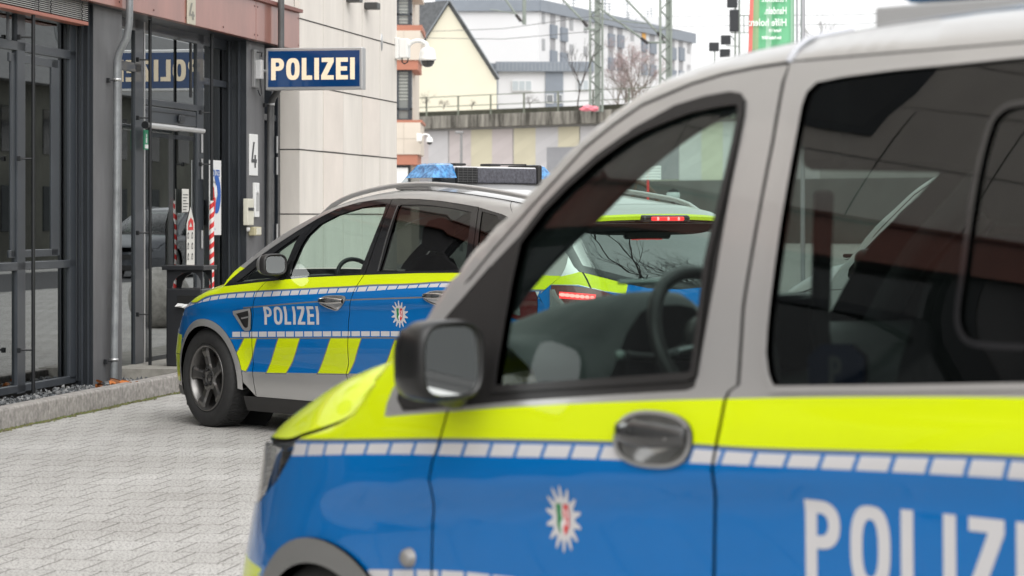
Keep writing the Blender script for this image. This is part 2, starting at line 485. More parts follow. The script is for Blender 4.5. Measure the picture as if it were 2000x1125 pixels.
# ================================================================== foreground van
VF = Frame((.212, 7.115), (.669, -.743))
_zl = [(.12,.84),(.25,.90),(.40,.938),(.60,.950),(.75,.951),(.95,.953),(1.05,.947),(1.12,.9375),(1.2,.928),(1.35,.9065),(1.5,.879),(1.7,.834),(1.9,.778)]
_W = spl(_zl)
def v_inset(t, z=.75): return .52*np.clip(.12-t+.30*(np.clip(z, .45, 3)-.70), 0, None)**2.3
def v_w0(t, z):
    zk = .869+.10*(np.clip(t, -.2, 2.2)-.46); d = z-zk
    dn = np.clip((d+.10)/.10, 0, 1); sm = dn*dn*(3-2*dn)
    bump = .016*np.where(d > 0, np.exp(-(d/.14)**2), sm)
    fade = np.clip((t+.1)/.4, 0, 1); fade = fade*fade*(3-2*fade)
    gh = .05*np.clip((z-1.12)/.5, 0, 1)*np.clip((1.3-t)/1.0, 0, 1)**2
    back = .9*np.clip(t-3.9, 0, None)**2
    return _W(z)+bump*fade-v_inset(t, z)-gh-back
RHO = .055
# upper edge of the side: bonnet shut line, windscreen pillar, roof edge (photo pixels -> side surface)
v_edge_px = [(560,862),(577,855),(615,842),(650,827),(672,812),(700,777),(722,740),(732,717),(745,706),(765,692),(780,680),(800,650),(840,602),(875,556),(915,505),(965,447),(1035,380),
             (1085,325),(1140,267),(1190,227),(1240,188),(1290,157),(1350,132),(1400,115),(1462,99),(1537,84),(1600,71),(1712,51),(1925,20)]
def v_guess(px, w=.93):
    k = (px[0]-1000)/FL; O = VF.O-w*VF.Yl; t = (k*O[1]-O[0])/(VF.B[0]-k*VF.B[1]); Y = O[1]+t*VF.B[1]
    return (t, CH-(px[1]-HY)*Y/FL)
s0 = Surf(lambda t, z: np.stack([t, -(v_w0(t, z)-.035*np.clip((z-1.1)/.3, 0, 1)), z], -1))
_e = VF.solve(s0, v_edge_px, v_guess)
_e = [(t, z) for t, z in _e]
V_EDGE = [(-.95,.80),(-.7,.855),(-.45,.895)]+[q for q in _e if q[0] > -.32]
V_EDGE = [V_EDGE[0]]+[q for i, q in enumerate(V_EDGE[1:]) if q[0]-V_EDGE[i][0] > .008]
def _gs(E, t0, sg):
    f = spl(E); out = []
    for t in np.arange(-.95, E[-1][0], .03):
        s_ = sg if t > t0 else sg*.35
        w_ = np.linspace(-2, 2, 21); k = np.exp(-w_**2/2); k /= k.sum()
        out.append((float(t), float((f(t+w_*s_)*k).sum())))
    return out
V_EDGE = _gs(V_EDGE, .27, .05)
V_EDGE += [(3.0, V_EDGE[-1][1]+.012), (4.0, V_EDGE[-1][1]-.005), (4.35, V_EDGE[-1][1]-.06)]
_zc0 = spl(V_EDGE)
v_zc = lambda t: _zc0(t)
def v_w(t, z):
    zc = v_zc(t); r = RHO*np.clip((t+.2)/.5, .25, 1)
    h = np.clip((z-(zc-r))/r, 0, .985)
    return v_w0(t, z)-r*(1-np.sqrt(1-h*h))
def v_side(sd): return Surf(lambda t, z: np.stack([t, -sd*v_w(t, z), z], -1), sd)
VS = v_side(1)
vpx = lambda L: VF.solve(VS, L, v_guess)
_zcen = spl([(-.95,.83),(-.7,.925),(-.4,1.03),(-.2,1.095),(0,1.13),(.2,1.165),(.3,1.19)])
def v_crown(s):
    a = _zcen(s)-v_zc(s); q = np.clip((s-.12)/.14, 0, 1); q = q*q*(3-2*q)
    return np.maximum(a, .01)*(1-q)+q*(.03+.03*np.clip((s-1.0)/.6, 0, 1))
def v_bow(s):
    q = np.clip((s+.4)/.65, 0, 1); q = q*q*(3-2*q); d = np.clip((s-.35)/1.1, 0, 1)
    return .26*q*(1-d*d*(3-2*d)*.85)*np.clip((3.6-s)/1.5, 0, 1)
def v_topf(s, v):
    zc = v_zc(s); wc = v_w(s, zc); a = np.abs(v)
    qq = np.clip((.24-s)/.25, 0, 1); p = 2.6+4.0*qq*qq*(3-2*qq)
    return np.stack([s-v_bow(s)*(1-v*v), -wc*v, zc+v_crown(s)*(1-a**p)], -1)
VT = Surf(v_topf, -1)

van = empty('police_van', tuple(VF.O), VF.rz, 'large police van in blue, neon yellow and silver filling the right foreground', 'van')

# ---- outlines
A_gut = vpx([(905,560),(965,487),(1060,380),(1142,290),(1200,243),(1255,205),(1350,164),(1412,145),(1475,132),(1541,122)])
door_gap_f = vpx([(875,800),(862,847),(852,880),(845,897),(838,937),(843,960),(847,985),(845,1020),(844,1060),(843,1120)])
b_gap = vpx([(1541,122),(1530,160),(1510,275),(1480,432),(1452,600),(1442,752),(1424,764),(1416,782),(1407,830),(1399,870),(1391,915),(1394,940),(1397,960),(1397,1000),(1396,1045),(1395,1120)])
b_gap_low = (b_gap[-1][0], .30)
blk_out = vpx([(787,801),(777,780),(785,737),(830,676),(872,620),(965,512),(1015,460),(1090,385),(1165,312),(1235,250),(1317,205),(1375,187),(1425,178),(1448,182),(1456,196),(1452,240),(1435,330),(1400,530),(1378,650),(1362,735),(1356,757),(1340,763),(1200,771),(1000,784),(875,796)])
glass_f = vpx([(968,758),(972,720),(988,620),(1003,540),(1018,474),(1065,411),(1110,365),(1169,312),(1225,272),(1262,252),(1300,236),(1350,217),(1400,206),(1438,200),(1448,204),(1447,225),(1435,285),(1415,370),(1382,511),(1366,640),(1355,728),(1345,733),(1200,743),(1060,752)])
slide_gl = vpx([(1512,756),(1502,730),(1497,690),(1500,640),(1504,600),(1525,440),(1553,280),(1567,205),(1576,180),(1596,160),(1650,149),(1750,136),(1875,124),(2000,111)])
slide_gl += [(2.95, slide_gl[-1][1]+.02), (3.05, slide_gl[-1][1]-.03), (3.10, slide_gl[0][1]+.08), (3.04, slide_gl[0][1]+.02)]
slide_gl += vpx([(2000,750),(1750,754)])
slide_rim = None
sill_z0 = .28
# paint borders
yl_top = vpx([(751,814),(865,805),(1000,795),(1200,785),(1410,779),(1700,775),(2000,777)])
yl_top += [(4.4, yl_top[-1][1]+.06)]
yl_bot = vpx([(600,858),(680,858),(752,857),(852,856),(1000,858),(1197,862),(1355,867),(1426,872),(1700,881),(2000,891)])
yl_bot += [(4.4, yl_bot[-1][1]+.03)]
ylb = spl(yl_bot); ylt = spl(yl_top)
blk_b = vpx([(570,890),(715,887),(840,888),(900,890),(1125,895),(1370,905),(1439,908),(1957,934)])
blk_b += [(4.4, blk_b[-1][1]+.03)]
blb = spl(blk_b)
low_t = vpx([(720,1113),(820,1116),(930,1119)]); lowt = spl([(low_t[0][0]-.01, low_t[0][1]), low_t[2], (4.0, low_t[2][1]+.05)])
ts = list(np.arange(-1.0, 4.5, .05))
silv_corner = vpx([(751,814),(755,790),(767,760),(782,735),(784,706),(792,660)])
yellow_poly = [(-1.0, 1.6)]+[(t, float(ylb(t))) for t in ts]+[(4.5, float(ylt(4.5)))]+[(t, float(ylt(t))) for t in ts[::-1] if t > silv_corner[0][0]+.02]+silv_corner[:-1]+[(silv_corner[-2][0]-.04, silv_corner[-2][1]+.03)]
line_poly = [(t, float(ylb(t))+.001) for t in ts]+[(t, float(ylb(t))-.006) for t in ts[::-1]]
blue_poly = [(t, float(ylb(t))-.006) for t in ts]+[(4.5, .47),(-1.0, .47)]
def blocks(top, bot, t0, t1, pitch, gap, lean=.012, d=.010):
    out = []; t = t0
    while t < t1:
        a = t; b = t+pitch-gap
        out.append([(a, float(bot(a))), (b, float(bot(b))), (b+lean, float(top(b))-d), (a+lean, float(top(a))-d)]); t += pitch
    return out
_b0 = vpx([(570,890)])[0][0]
blkpolys = blocks(ylb, blb, _b0, 4.2, .0925, .0115)
lowb = lambda t: lowt(t)-.05
lowpolys = blocks(lowt, lowb, low_t[0][0], 4.2, .0925, .0115, lean=0, d=0)
low_yel = [[(a, .47), (a+.22, .47), (a+.30, .575), (a+.08, .575)] for a in np.arange(.55, 4.2, .5)]
REG = [(yellow_poly, 1), (blue_poly, 2), (line_poly, 4)] + [(p, 3) for p in blkpolys] + [(p, 3) for p in lowpolys] + [(p, 1) for p in low_yel]
VM = [SILVER, YELLOW, BLUE, REFLEX, SILVERD, BLACKP]
def clipreg(regs, outline, margin=.02):
    o = np.array(outline); mn = o.min(0)-margin; mx = o.max(0)+margin; out = []
    for p, k in regs:
        q = np.array(p)
        if q[:,0].max() < mn[0] or q[:,0].min() > mx[0] or q[:,1].max() < mn[1] or q[:,1].min() > mx[1]: continue
        # Sutherland-Hodgman against the box
        def cl(poly, ax, lim, keep_less):
            r = []; n = len(poly)
            for i in range(n):
                a = poly[i]; b = poly[(i+1) % n]
                ia = (a[ax] <= lim) if keep_less else (a[ax] >= lim); ib = (b[ax] <= lim) if keep_less else (b[ax] >= lim)
                if ia: r.append(a)
                if ia != ib:
                    f = (lim-a[ax])/(b[ax]-a[ax]); r.append((a[0]+f*(b[0]-a[0]), a[1]+f*(b[1]-a[1])))
            return r
        for ax, lim, less in ((0, mn[0], False), (0, mx[0], True), (1, mn[1], False), (1, mx[1], True)):
            p = cl(p, ax, lim, less)
            if len(p) < 3: break
        if len(p) >= 3: out.append((p, k))
    return out
def shrink(poly, d):
    """offset a closed polygon inwards by d"""
    P = [np.array(p, float) for p in poly]; n = len(P); area = sum(P[i][0]*P[(i+1)%n][1]-P[(i+1)%n][0]*P[i][1] for i in range(n))
    sg = 1 if area > 0 else -1; out = []
    for i in range(n):
        a = P[i]-P[i-1]; b = P[(i+1) % n]-P[i]
        a = a/(np.linalg.norm(a)+1e-12); b = b/(np.linalg.norm(b)+1e-12)
        na = np.array([-a[1], a[0]])*sg; nb = np.array([-b[1], b[0]])*sg; m = na+nb; l = np.linalg.norm(m)
        m = m/(l+1e-12); c = max(.35, float(np.dot(m, na))); out.append(tuple(P[i]+m*d/c))
    return out

# fender / front bumper / arch
arch_c = (0.0, .32)
seam = vpx([(507,980),(506,1045),(511,1102)])
hl_px = [(540,868),(580,859),(572,880),(565,895),(540,940),(507,980)]
hl = vpx(hl_px)
def arch_pts(r, n=24, a0=-12, a1=192): return [(arch_c[0]+r*math.cos(R(a0+(a1-a0)*i/n)), arch_c[1]+r*math.sin(R(a0+(a1-a0)*i/n))) for i in range(n+1)]
ar_o = .365; ar_i = .302
top_edge = lambda t0, t1, st=.04, m=.004: [(t, float(v_zc(t))-m) for t in np.arange(t0, t1, st)]+[(t1, float(v_zc(t1))-m)]
sf = seam[0][0]
dfront = door_gap_f+[(door_gap_f[-1][0], sill_z0)]
def van_side(sd):
    S = v_side(sd)
    hlp = hl if sd == 1 else hl
    # fender: from bumper seam to door gap, bottom = arch
    arc_f = [p for p in arch_pts(ar_o-.012)[::-1] if p[1] > .42 and p[0] < 9]
    fx = dfront[0]
    up = [(t, float(v_zc(t))-.004) for t in np.arange(hl[1][0]+.02, silv_corner[3][0], .03)]
    fender = [(seam[-1][0], .47)] + [p for p in arc_f if p[0] > seam[-1][0]+.01 and p[1] > .47]
    fender += [(arch_c[0]+ar_o-.0, .30), (dfront[-1][0]-.003, .30)] + [(p[0]-.003, p[1]) for p in dfront[::-1][1:]]
    fender += [(blk_out[0][0]+.0, blk_out[0][1]-.002)] + [(q[0]-.003, q[1]) for q in blk_out[1:6]]
    # windscreen pillar and roof edge strip belong to the body
    body_top = [(q[0]-.003, q[1]+.003) for q in A_gut[0:]]
    fender += body_top + [(b_gap[0][0]-.001, float(v_zc(b_gap[0][0]))-.004)]
    rt = [(t, float(v_zc(t))-.004) for t in np.arange(hl[1][0]+.015, b_gap[0][0]-.02, .03)][::-1]
    fender += rt + [(q[0]+.003, q[1]) for q in hl[1:]] + [(q[0]+.002, q[1]) for q in seam[1:2]]
    f = surf_panel('fender', S, fender, VM, clipreg(REG, fender), res=.03, flange=.02, parent=van)
    # door
    door = [(q[0]+.004, q[1]) for q in dfront[::-1]] + [(q[0], q[1]+.002) for q in blk_out[0:1]] + [(q[0]+.003, q[1]) for q in blk_out[1:6]] + [(q[0], q[1]-.004) for q in A_gut] + [(q[0]-.005, q[1]) for q in b_gap[1:]] + [(b_gap_low[0]-.003, sill_z0)]
    regs = clipreg(REG, door)+[(blk_out, 5)]
    d = surf_panel('front_door', S, door, VM, regs, [glass_f, hell], res=.03, flange=.02, parent=van)
    surf_panel('front_door_glass', S, shrink(glass_f, -.004), [G_FRONT], res=.05, off=-.010, parent=d)
    # rubber seal that frames the glass
    sl = surf_panel('window_seal', S, shrink(glass_f, -.012), [BLACKP], holes=[shrink(glass_f, .006)], res=.04, off=.006, flange=.016, parent=d)
    bt = vpx([(1000,772),(1200,757),(1352,748)]) if sd == 1 else None
    # sliding door
    sd_end = 2.78
    slide = [(q[0]+.003, q[1]) for q in b_gap[::-1]]
    slide = [(b_gap_low[0]+.003, sill_z0)] + slide + [(b_gap[0][0]+.003, float(v_zc(b_gap[0][0]))-.085), (sd_end, float(v_zc(sd_end))-.085), (sd_end, sill_z0)]
    slide = [(b_gap_low[0]+.003, sill_z0)] + [(q[0]+.004, q[1]) for q in b_gap[::-1]] + [(sd_end, float(v_zc(sd_end))-.075), (sd_end, sill_z0)]
    sg = [p for p in slide_gl if p[0] < 2.7]
    sg = vpx([(1512,756),(1502,730),(1497,690),(1500,640),(1504,600),(1525,440),(1553,280),(1567,205),(1576,180),(1596,160),(1650,149),(1750,136),(1875,124),(2000,111)])
    ztop = sg[-1][1]; sg += [(2.60, ztop+.015), (2.67, ztop-.01), (2.70, ztop-.09), (2.70, sg[0][1]+.10), (2.66, sg[0][1]+.02)] + vpx([(2000,750),(1750,754)])
    p = surf_panel('sliding_door', S, slide, VM, clipreg(REG, slide), [sg], res=.03, flange=.02, parent=van)
    surf_panel('sliding_door_glass', S, shrink(sg, -.004), [G_REAR], res=.05, off=-.006, parent=p)
    surf_panel('window_rim', S, shrink(sg, -.013), [SILVER], holes=[shrink(sg, .002)], res=.04, off=.004, flange=.012, parent=p)
    if True:
        # opening pane frame inside the big window
        fr = vpx([(2000,203),(1967,209),(1945,228),(1934,250),(1915,320),(1900,405),(1883,540),(1874,600),(1873,630),(1882,655),(1900,669),(1950,674),(2000,676)])
        zt = fr[0][1]; zb = fr[-1][1]
        fr += [(2.5, zb), (2.58, zb+.03), (2.60, zb+.12), (2.60, zt-.10), (2.57, zt-.02), (2.50, zt)]
        fr = smooth_loop(fr, 1)
        surf_panel('sliding_pane_frame', S, shrink(fr, -.010), [BLACKG], holes=[shrink(fr, .004)], res=.04, off=.0035, flange=.01, parent=p)
    # roof edge above sliding door + rear quarter
    q0 = b_gap[0][0]
    edge = [(q0+.001, b_gap[0][1]+.004), (sd_end, float(v_zc(sd_end))-.071), (sd_end+.004, float(v_zc(sd_end))-.075), (sd_end+.004, .30), (2.80, .30), (2.80+.0, .34)]
    rearc = (3.2, .32)
    ra = [(rearc[0]+(ar_o-.012)*math.cos(R(a)), rearc[1]+(ar_o-.012)*math.sin(R(a))) for a in range(185, -6, -10)]
    quarter = [(q0+.001, b_gap[0][1]+.004), (sd_end, float(v_zc(sd_end))-.071), (sd_end+.004, float(v_zc(sd_end))-.078), (sd_end+.004, .30)]
    quarter = [(q0+.001, b_gap[0][1]+.004), (sd_end+.004, float(v_zc(sd_end))-.071), (sd_end+.004, .30)] + [r for r in ra if r[0] > sd_end+.01] + [(4.2, .30), (4.25, 1.0), (4.15, float(v_zc(4.15))-.004)]
    quarter += [(t, float(v_zc(t))-.004) for t in np.arange(4.1, q0, -.05)]
    zq = sg[0][1]
    qg = smooth_loop([(2.95, zq+.02), (3.95, zq+.03), (3.9, ztop-.02), (2.93, ztop)], 2)
    qp = surf_panel('rear_quarter', S, quarter, VM, clipreg(REG, quarter), [qg], res=.05, flange=.02, parent=van)
    surf_panel('quarter_glass', S, shrink(qg, -.004), [G_REAR], res=.08, off=-.006, parent=qp)
    # dark liner behind all shut lines
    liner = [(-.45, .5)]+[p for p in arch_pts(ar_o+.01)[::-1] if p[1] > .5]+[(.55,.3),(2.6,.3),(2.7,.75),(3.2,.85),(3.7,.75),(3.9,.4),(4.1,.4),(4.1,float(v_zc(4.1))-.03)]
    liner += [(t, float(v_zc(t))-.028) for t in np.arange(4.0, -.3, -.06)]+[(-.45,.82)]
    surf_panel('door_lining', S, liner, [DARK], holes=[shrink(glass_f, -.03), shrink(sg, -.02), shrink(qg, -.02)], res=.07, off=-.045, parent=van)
    return f, d, p, S
hc = vpx([(1277,858)])[0]; hL = vpx([(1201,862)])[0]; hR = vpx([(1355,852)])[0]; hT = vpx([(1285,803)])[0]; hB = vpx([(1285,915)])[0]
hrx = (hR[0]-hL[0])/2; hry = (hT[1]-hB[1])/2
hcx = ((hL[0]+hR[0])/2, (hT[1]+hB[1])/2)
def ell(c, rx, ry, n=36, p=2.5, a0=0): return [(c[0]+rx*math.copysign(abs(math.cos(2*PI*k/n))**(2/p), math.cos(2*PI*k/n)), c[1]+ry*math.copysign(abs(math.sin(2*PI*k/n))**(2/p), math.sin(2*PI*k/n))) for k in range(n)]
hell = ell(hcx, hrx*.94, hry*.93)
VL = van_side(1)
VR = van_side(-1)
# ---- bumper, headlights, arches, bonnet, windscreen, roof
for sd in (1, -1):
    S = v_side(sd)
    # bumper corner: in front of the seam, under the headlight
    bp = [(-.86, .30), (seam[-1][0]-.004, .30)] + [(q[0]-.004, q[1]) for q in seam[::-1]] + [(q[0]-.004, q[1]-.004) for q in []] + [(-.62, float(_hlz)) for _hlz in (vpx([(494,985)])[0][1],)] + [(-.86, .70)]
    bcorner = surf_panel('front_bumper', S, bp, [BLUE, YELLOW, SILVER, BLACKP], [([(-.9,.50),(.2,.50),(.2,.56),(-.9,.58)], 1), ([(-.9,.2),(.2,.2),(.2,.42),(-.9,.42)], 3)], res=.03, flange=.02, parent=van)
    hz = vpx([(494,985)])[0][1]
    lamp = [(-.62, hz+.004)] + [(q[0]-.002, q[1]) for q in hl[::-1][0:1]] + [(q[0]-.002, q[1]+.001) for q in hl[::-1][1:-1]] + [(t, float(v_zc(t))-.006) for t in np.arange(hl[1][0]-.01, -.8, -.03)] + [(-.80, .76)]
    h = surf_panel('headlight', S, lamp, [glass('lamp_cover', (.75,.75,.75), 1.5, 1.3)], res=.03, off=.0, flange=.01, parent=van)
    surf_panel('reflector', S, shrink(lamp, .004), [mat('lamp_reflector', (.22,.22,.23), .25, .9)], res=.03, off=-.05, parent=h)
    # grey plastic wheel-arch ring, raised
    ring = arch_pts(ar_o, 30, -8, 188)+arch_pts(ar_i, 30, -8, 188)[::-1]
    surf_panel('wheel_arch_trim', S, ring, [mat('grey_plastic', (.17,.17,.165), .55, bump=.1, bscale=500)], res=.03, off=.012, flange=.09, parent=van)
    ring2 = [(p[0]+3.2, p[1]) for p in ring]
    surf_panel('wheel_arch_trim', S, ring2, [MATS['grey_plastic']], res=.04, off=.012, flange=.09, parent=van)
    if sd == 1:
        for xc in (0, 3.2):
            for (ya_, yb_, yd_) in ((-.90, -.55, -.55), (.55, .90, .55)):
              mw = MB()
              for j in range(24):
                a0 = R(-5+190*j/24); a1 = R(-5+190*(j+1)/24); r_ = .36
                for y0, y1 in ((ya_, yb_),):
                    mw.add([(xc+r_*math.cos(a0), y0, 0.32+r_*math.sin(a0)), (xc+r_*math.cos(a1), y0, 0.32+r_*math.sin(a1)), (xc+r_*math.cos(a1), y1, 0.32+r_*math.sin(a1)), (xc+r_*math.cos(a0), y1, 0.32+r_*math.sin(a0))], [(0,1,2,3)], DARK)
              for y in (yd_,):
                mw.add([(xc+(.36)*math.cos(2*PI*k/24), y, .32+.36*math.sin(2*PI*k/24)) for k in range(24)], [tuple(range(24))], DARK)
              mw.build('wheel_housing', van, fixn=False)
# bonnet
hs = list(np.arange(-.86, .20, .025))+[.215]; vv = list(np.linspace(-.993, .993, 37))
grid_patch('bonnet', VT, hs, vv, [YELLOW, BLUE, SILVER], van, 0.0, lambda s, v: 0 if s < .12 or (abs(v) > .9 and s < .19) else (1 if s < .185 else 2))
grid_patch('bonnet_gap', VT, list(np.arange(-.84, .21, .03)), [-.9999,-.99,-.97,-.93], [DARK], van, -.012)
grid_patch('bonnet_gap', VT, list(np.arange(-.84, .21, .03)), [.93,.97,.99,.9999], [DARK], van, -.012)
grid_patch('cowl', VT, [.219,.23,.245,.258], list(np.linspace(-.93, .93, 25)), [BLACKP], van, -.01)
for sg_ in (1, -1):
    grid_patch('windscreen_pillar', VT, list(np.arange(.219, 1.30, .03))+[1.30], list(np.linspace(.93*sg_, 1.0*sg_, 4)), [SILVER], van, 0.0)
ws = grid_patch('windscreen', VT, list(np.linspace(.26, 1.25, 26)), list(np.linspace(-.928, .928, 25)), [G_SHIELD], van, -.004)
grid_patch('screen_border', VT, list(np.linspace(1.17, 1.25, 3)), list(np.linspace(-.928, .928, 25)), [BLACKG], ws, -.008)
for sg_ in (1, -1):
    grid_patch('screen_border', VT, list(np.linspace(.26, 1.25, 20)), list(np.linspace(.895*sg_, .928*sg_, 3)), [BLACKG], ws, -.008)
roof = grid_patch('roof', VT, [1.253, 1.27]+list(np.arange(1.30, 4.2, .06))+[4.2], list(np.linspace(-1, 1, 31)), [SILVER], van, 0.0)
grid_patch('roof_lining', VT, list(np.linspace(1.18, 4.1, 24)), list(np.linspace(-.97, .97, 17)), [mat('headliner', (.13,.135,.13), .9)], van, -.06)
for sg_ in (1, -1):
    grid_patch('pillar_lining', VT, list(np.linspace(.30, 1.22, 20)), list(np.linspace(.82*sg_, .97*sg_, 4)), [mat('pillar_trim', (.025,.028,.03), .8)], van, -.05)
# thin seam strip over the roof at the middle pillar
sm = MB(); t0 = b_gap[0][0]
pts = [tuple(VS(np.array([t0]), np.array([float(v_zc(t0))-.03]))[0])]
pts = [tuple(VS(np.array([t0+.004*i]), np.array([b_gap[0][1]+(float(v_zc(t0))-.004-b_gap[0][1])*i/4]))[0]+np.array([0,-.002,0.002])) for i in range(5)]
pts += [tuple(VT(np.array([t0+.02+.01*i]), np.array([1-.03*i]))[0]+np.array([0,0,.002])) for i in range(5)]
sm.tube(pts, .007, mat('seam_sealer', (.55,.56,.6), .5), 8); sm.build('roof_seam', van)
# front face and rear face, floor, lining
fr = MB()
wf = float(v_w(np.array(-.86), np.array(.6)))
zs = [.22,.35,.5,.65,.8,float(v_zc(-.86))]
def ff(z, u): return (-.86-.07*(1-u*u)-.03*(1-abs((z-.5)/.5)**2), -u*float(v_w(np.array(-.86), np.array(min(z, float(v_zc(-.86)))))), z)
us = np.linspace(-1, 1, 17)
for i in range(len(zs)-1):
    for j in range(16):
        m_ = BLACKP if (zs[i] < .35 or (i == 3 and 3 < j < 12)) else BLUE
        fr.add([ff(zs[i], us[j]), ff(zs[i], us[j+1]), ff(zs[i+1], us[j+1]), ff(zs[i+1], us[j])], [(0,1,2,3)], m_)
fr.build('front_face', van)
rf = MB()
zr = np.linspace(.3, float(v_zc(4.2)), 9)
for i in range(8):
    for j in range(16):
        g_ = 4 <= i <= 6 and 1 < j < 14
        def rp(z, u): return (4.2+.08*(1-u*u)-.06*max(0, (z-1.1)/.8), -u*float(v_w(np.array(4.2), np.array(z))), z)
        rf.add([rp(zr[i], us[j]), rp(zr[i], us[j+1]), rp(zr[i+1], us[j+1]), rp(zr[i+1], us[j])], [(0,1,2,3)], G_REAR if g_ else (YELLOW if i in (2,3) else SILVER))
rf.build('tailgate', van)
fl = MB(); fl.box((-.75,-.80,.22), (4.15,.80,.30), DARK); fl.box((.40,-.93,.22), (2.8,-.86,.34), BLACKP); fl.box((.40,.86,.22), (2.8,.93,.34), BLACKP)
fl.box((-.35,-.55,.30),(.28,.55,.98), DARK)      # engine bulk that closes the view under the bonnet
fl.build('floor', van)
for (x, sd, st) in ((0,1,0), (0,-1,0), (3.2,1,0), (3.2,-1,0)):
    alloy_wheel('wheel', van, (x, -.80*sd, .315), .315, .20, .225, 5, st, sd)
# dashboard
db = MB()
Tt = [.18,.25,.35,.45,.52,.57,.61,.65,.69,.72,.735]; ny = 36
ys = np.linspace(-.84, .84, ny)
def dz(t, y):
    base = np.interp(t, [.18,.35,.5,.6,.7,.735], [1.17,1.20,1.205,1.19,1.13,1.02])
    b = math.exp(-((y+.40)/.21)**4)              # instrument cowl before the driver (left-hand side)
    top = np.interp(t, [.18,.3,.45,.55,.65,.69,.72,.735], [1.17,1.235,1.282,1.30,1.312,1.312,1.30,1.28])
    return base*(1-b)+max(base, top)*b
vs = []; fs = []
for t in Tt:
    for y in ys: vs.append((t-.12*(1-(y/.84)**2)*(1 if t < .3 else .3), y, dz(t, y)))
for i in range(len(Tt)-1):
    for j in range(ny-1): fs.append((i*ny+j, i*ny+j+1, (i+1)*ny+j+1, (i+1)*ny+j))
db.add(vs, fs, DASH, True)
# rear wall of the dashboard
last = [(Tt[-1]-.036*(1-(y/.84)**2), y, dz(Tt[-1], y)) for y in ys]
low = [(p[0]-.05, p[1], .98) for p in last]; low2 = [(p[0]+.03, p[1], .70) for p in last]; low3 = [(p[0]-.1, p[1], .35) for p in last]
for a, b, m_ in ((last, low, mat('instrument_dark', (.008,.009,.01), .35)), (low, low2, DASH), (low2, low3, DARK)):
    db.add(a+b, [(j, j+1, ny+j+1, ny+j) for j in range(ny-1)], m_, True)
db.build('dashboard', van, fixn=False)
dv = MB(); dv.rbox((.14,-.80,1.185),(.42,-.62,1.215), DASH, .01)
dv.build('door_speaker_grille', van)
# steering wheel
sw = MB(); C = Vector((.86,-.40,1.19)); tilt = Matrix.Rotation(R(-25), 4, 'Y'); rr = .19
ring = [C + (tilt @ Vector((0, rr*math.cos(2*PI*k/40), rr*math.sin(2*PI*k/40)))) for k in range(41)]
sw.tube(ring, .018, BLACKP, 10, cap=False)
for a in (-8, 188, 270):
    e = C+tilt @ Vector((0, (rr-.01)*math.cos(R(a)), (rr-.01)*math.sin(R(a))))
    sw.tube([C+tilt @ Vector((-.03, .05*math.cos(R(a)), .05*math.sin(R(a)))), (C+e)/2+tilt @ Vector((-.02,0,0)), e], [.026,.017,.013], DASH, 8)
    e1 = C+tilt @ Vector((.012, .06*math.cos(R(a)), .06*math.sin(R(a)))); e2 = C+tilt @ Vector((.014, .15*math.cos(R(a)), .15*math.sin(R(a))))
    sw.tube([e1, e2], .008, mat('wheel_trim', (.35,.38,.38), .3, .8), 6)
M_ = Matrix.Translation(C) @ tilt @ Matrix.Rotation(R(90), 4, 'Z')
sw.lathe([(0,-.035),(.05,-.032),(.075,-.015),(.08,.02),(.05,.05)], BLACKP, 24, M_)
sw.tube([C+Vector((-.02,0,0)), C+Vector((-.16,0,-.07))], .035, DARK, 10)
sw.build('steering_wheel', van)
st = MB(); st.tube([(.78,-.50,1.155),(.79,-.60,1.165),(.80,-.645,1.17)], [.010,.009,.012], BLACKP, 8)
st.lathe([(0,-.012),(.011,-.009),(.011,.007),(0,.011)], mat('stalk_knob', (.2,.25,.23), .3), 12, Matrix.Translation((.80,-.66,1.17)))
st.build('indicator_stalk', van)
# seats
def seat(x, y, nm='seat'):
    m_ = MB()
    se_loft(m_, [(x-.28,y,.78,.20,.05),(x-.22,y,.80,.25,.08),(x+.1,y,.80,.26,.09),(x+.2,y,.80,.24,.09)], SEAT, 20)
    M = Matrix.Translation((x+.18, y, .85)) @ Matrix.Rotation(R(14), 4, 'Y')
    b_ = MB()
    secs = [(0,.20,.07),(.15,.25,.09),(.35,.26,.08),(.52,.23,.065),(.60,.17,.05),(.63,.05,.02)]
    vs = []; n = 20
    for (h, hw_, hd) in secs:
        for k in range(n):
            a = 2*PI*k/n; vs.append(M @ Vector((hd*math.cos(a), hw_*math.copysign(abs(math.sin(a))**.75, math.sin(a)), h)))
    fs = [(i*n+k, i*n+(k+1) % n, (i+1)*n+(k+1) % n, (i+1)*n+k) for i in range(len(secs)-1) for k in range(n)]
    m_.add(vs, fs, SEAT, True); m_.add(vs[-n:], [tuple(range(n))], SEAT)
    vs = []
    for (h, hw_, hd) in [(.66,.08,.03),(.70,.13,.05),(.80,.135,.055),(.86,.10,.04),(.88,.03,.01)]:
        for k in range(n):
            a = 2*PI*k/n; vs.append(M @ Vector((hd*math.cos(a), hw_*math.copysign(abs(math.sin(a))**.7, math.sin(a)), h)))
    fs = [(i*n+k, i*n+(k+1) % n, (i+1)*n+(k+1) % n, (i+1)*n+k) for i in range(4) for k in range(n)]
    m_.add(vs, fs, SEAT, True); m_.add(vs[:n], [tuple(range(n))], SEAT); m_.add(vs[-n:], [tuple(range(n))], SEAT)
    return m_.build(nm, van)
seat(1.42, -.42, 'driver_seat'); seat(1.42, .42, 'passenger_seat'); seat(2.75, -.42); seat(2.75, .42)
